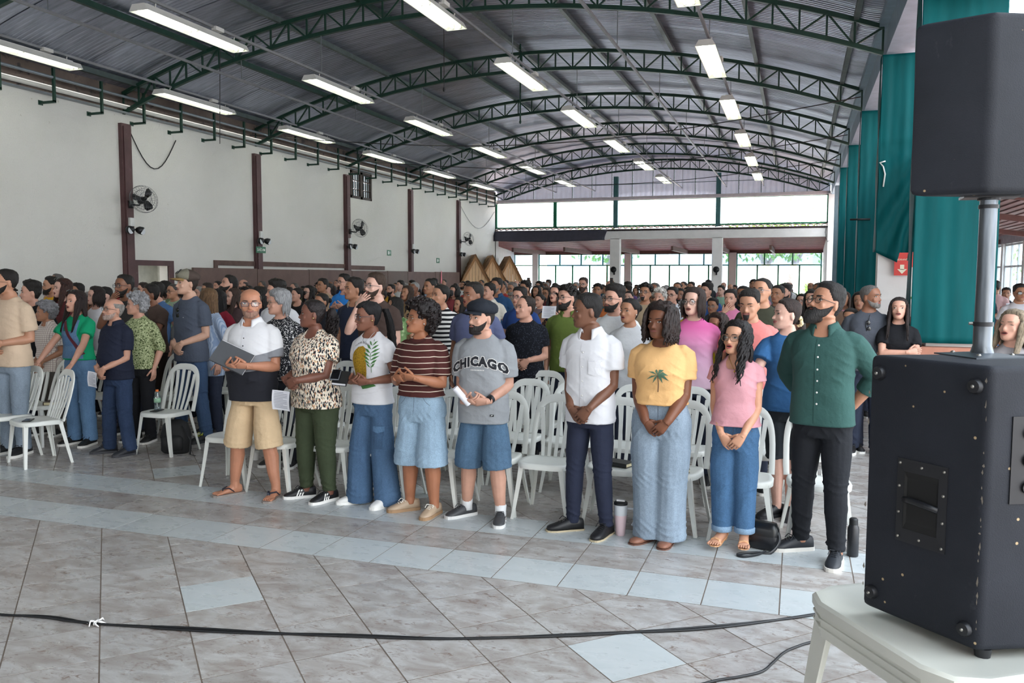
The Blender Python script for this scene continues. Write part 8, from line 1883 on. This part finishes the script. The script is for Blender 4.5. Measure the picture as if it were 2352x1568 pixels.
    put('scrunchie', sc_.xf(H['M']), mat('scrunchie_cream', '#d9c59a', .8, var=.2), BL['root'], True); put('hair_tail', Geo().tube([c+[0, -.01, 0], c+[0, .03, -.02], c+[0, .045, -.09], c+[0, .04, -.14]], [.02, .03, .026, .008], 10).xf(H['M']), hair_mat('#2b1d19'), BL['root'], True)
    # beige tee print and dungarees
    k = beige['k']; r = np.random.RandomState(3); pl = []
    for i in range(26): x, z = r.uniform(-.10, .02), r.uniform(1.0, 1.27); a_ = r.uniform(0, 6); L = r.uniform(.012, .03); pl.append([(x, z), (x+L*math.cos(a_)-.004*math.sin(a_), z+L*math.sin(a_)+.004*math.cos(a_)), (x+1.6*L*math.cos(a_), z+1.6*L*math.sin(a_)), (x+L*math.cos(a_)+.004*math.sin(a_), z+L*math.sin(a_)-.004*math.cos(a_))])
    decal(beige, 'leaf_print', poly_mesh('leaf_print', [[(x*k, z*k) for x, z in p] for p in pl], 0), mat('dark_leaf_ink', '#39453c', .8, var=0))
    k = dung['k']; dm = denim('#5d7d9f'); decal(dung, 'bib', poly_mesh('bib', [[(x*k, z*k) for x, z in ((-.10, 1.27), (.10, 1.27), (.135, 1.10), (.15, .97), (-.15, .97), (-.135, 1.10))]], 3), dm, .010); decal(dung, 'bib_pocket', poly_mesh('bib_pocket', [[(x*k, z*k) for x, z in ((-.06, 1.22), (.06, 1.22), (.06, 1.11), (-.06, 1.11))]], 2), denim('#54749a'), .014)
    for sx in (-1, 1): strip(dung, 'shoulder_strap', [(sx*.085*k, 1.25*k), (sx*.09*k, 1.30*k), (sx*.09*k, 1.35*k), (sx*.085*k, 1.39*k)], .035, dm, .010)
    strip(dung, 'bag_strap', [((-.07+.215*q)*k, (1.375-.36*q)*k) for q in np.linspace(0, 1, 14)], .036, mat('maroon_strap', '#571c2b', .7, var=.05), .018); strip(dung, 'buckle', [(.118*k, 1.065*k), (.13*k, 1.04*k)], .045, mat('brass', '#b89a5a', .35, .8, var=0), .022)
    hairband_glasses(dung)
    for P in PEOPLE:
        lb = P['label']
        if lb.startswith('woman in a dark red top'): hairband_glasses(P)
        if P.get('pose') == 'paper':
            m_ = (P['arms'][-1][2]+P['arms'][1][2])/2; sheet(P, 'white sheet held up by the '+' '.join(lb.split()[:9]), (m_[0], m_[1]-.10, m_[2]+.10), (-.35, 0, 0), .19, .17)
        if lb.startswith('grey-haired man in a dark grey tee'): t = sunglasses_on_neck(P, 1.33, -.01); t['label'] = 'sunglasses hanging at the neck of the grey-haired man looking right'
        if 'earrings' in lb or lb.startswith(('woman in a pale grey jersey', 'dark-haired woman in a white', 'woman with long dark hair in a black tee')): earrings(P)
        if lb.startswith('man in a black and') : pass
    for P in VAR:
        if P.get('pose') == 'phone':
            Wp = P['arms'][-1][2]; o = put('phone', Geo().box(Wp+np.array([0, -.035, .09]), (.075, .010, .15)), BLACKP, P['root'])
remesh_all()
for P_ in PEOPLE: finish_person(P_)
extras()
far_crowd()
# chairs make room for the people standing among them
near_ = [(P['loc'][0], P['loc'][1]) for P in PEOPLE if P['lo'] < 2]
for o in [q for q in bpy.data.objects if q.name.startswith('plastic_chair') and 'block, row' in q.get('label', '')]:
    x, y = o.location.x, o.location.y
    for dx, dy in ((0, 0), (0, .12), (0, .22), (.1, .18), (-.1, .18), (0, -.15), (.14, 0), (-.14, 0), (0, .32), None or (9, 9)):
        if all(abs(x+dx-a)/.36 > 1 or abs(y+dy-b)/.32 > 1 for a, b in near_): break
    if dx == 9:
        for c in list(o.children): bpy.data.objects.remove(c)
        bpy.data.objects.remove(o)
    else: o.location = (x+dx, y+dy, 0)
seats = [q for q in bpy.data.objects if q.name.startswith('plastic_chair') and q.parent is None]
for o in [q for q in bpy.data.objects if q.parent is None and q.type == 'EMPTY' and abs(q.location.z-.437) < .01]:
    s_ = min(seats, key=lambda q: (q.location.xy-o.location.xy).length); d_ = o.location.xy-s_.location.xy
    if d_.length > .10: d_ = d_.normalized()*.10
    o.location.xy = s_.location.xy+d_
for i in range(len(near_)):
    for j in range(i):
        d_ = math.hypot(near_[i][0]-near_[j][0], near_[i][1]-near_[j][1])
        if d_ < .40: print('CLOSE %.2f' % d_, PEOPLE[i]['label'], '|', PEOPLE[j]['label'])
bpy.data.scenes.remove(TMP)
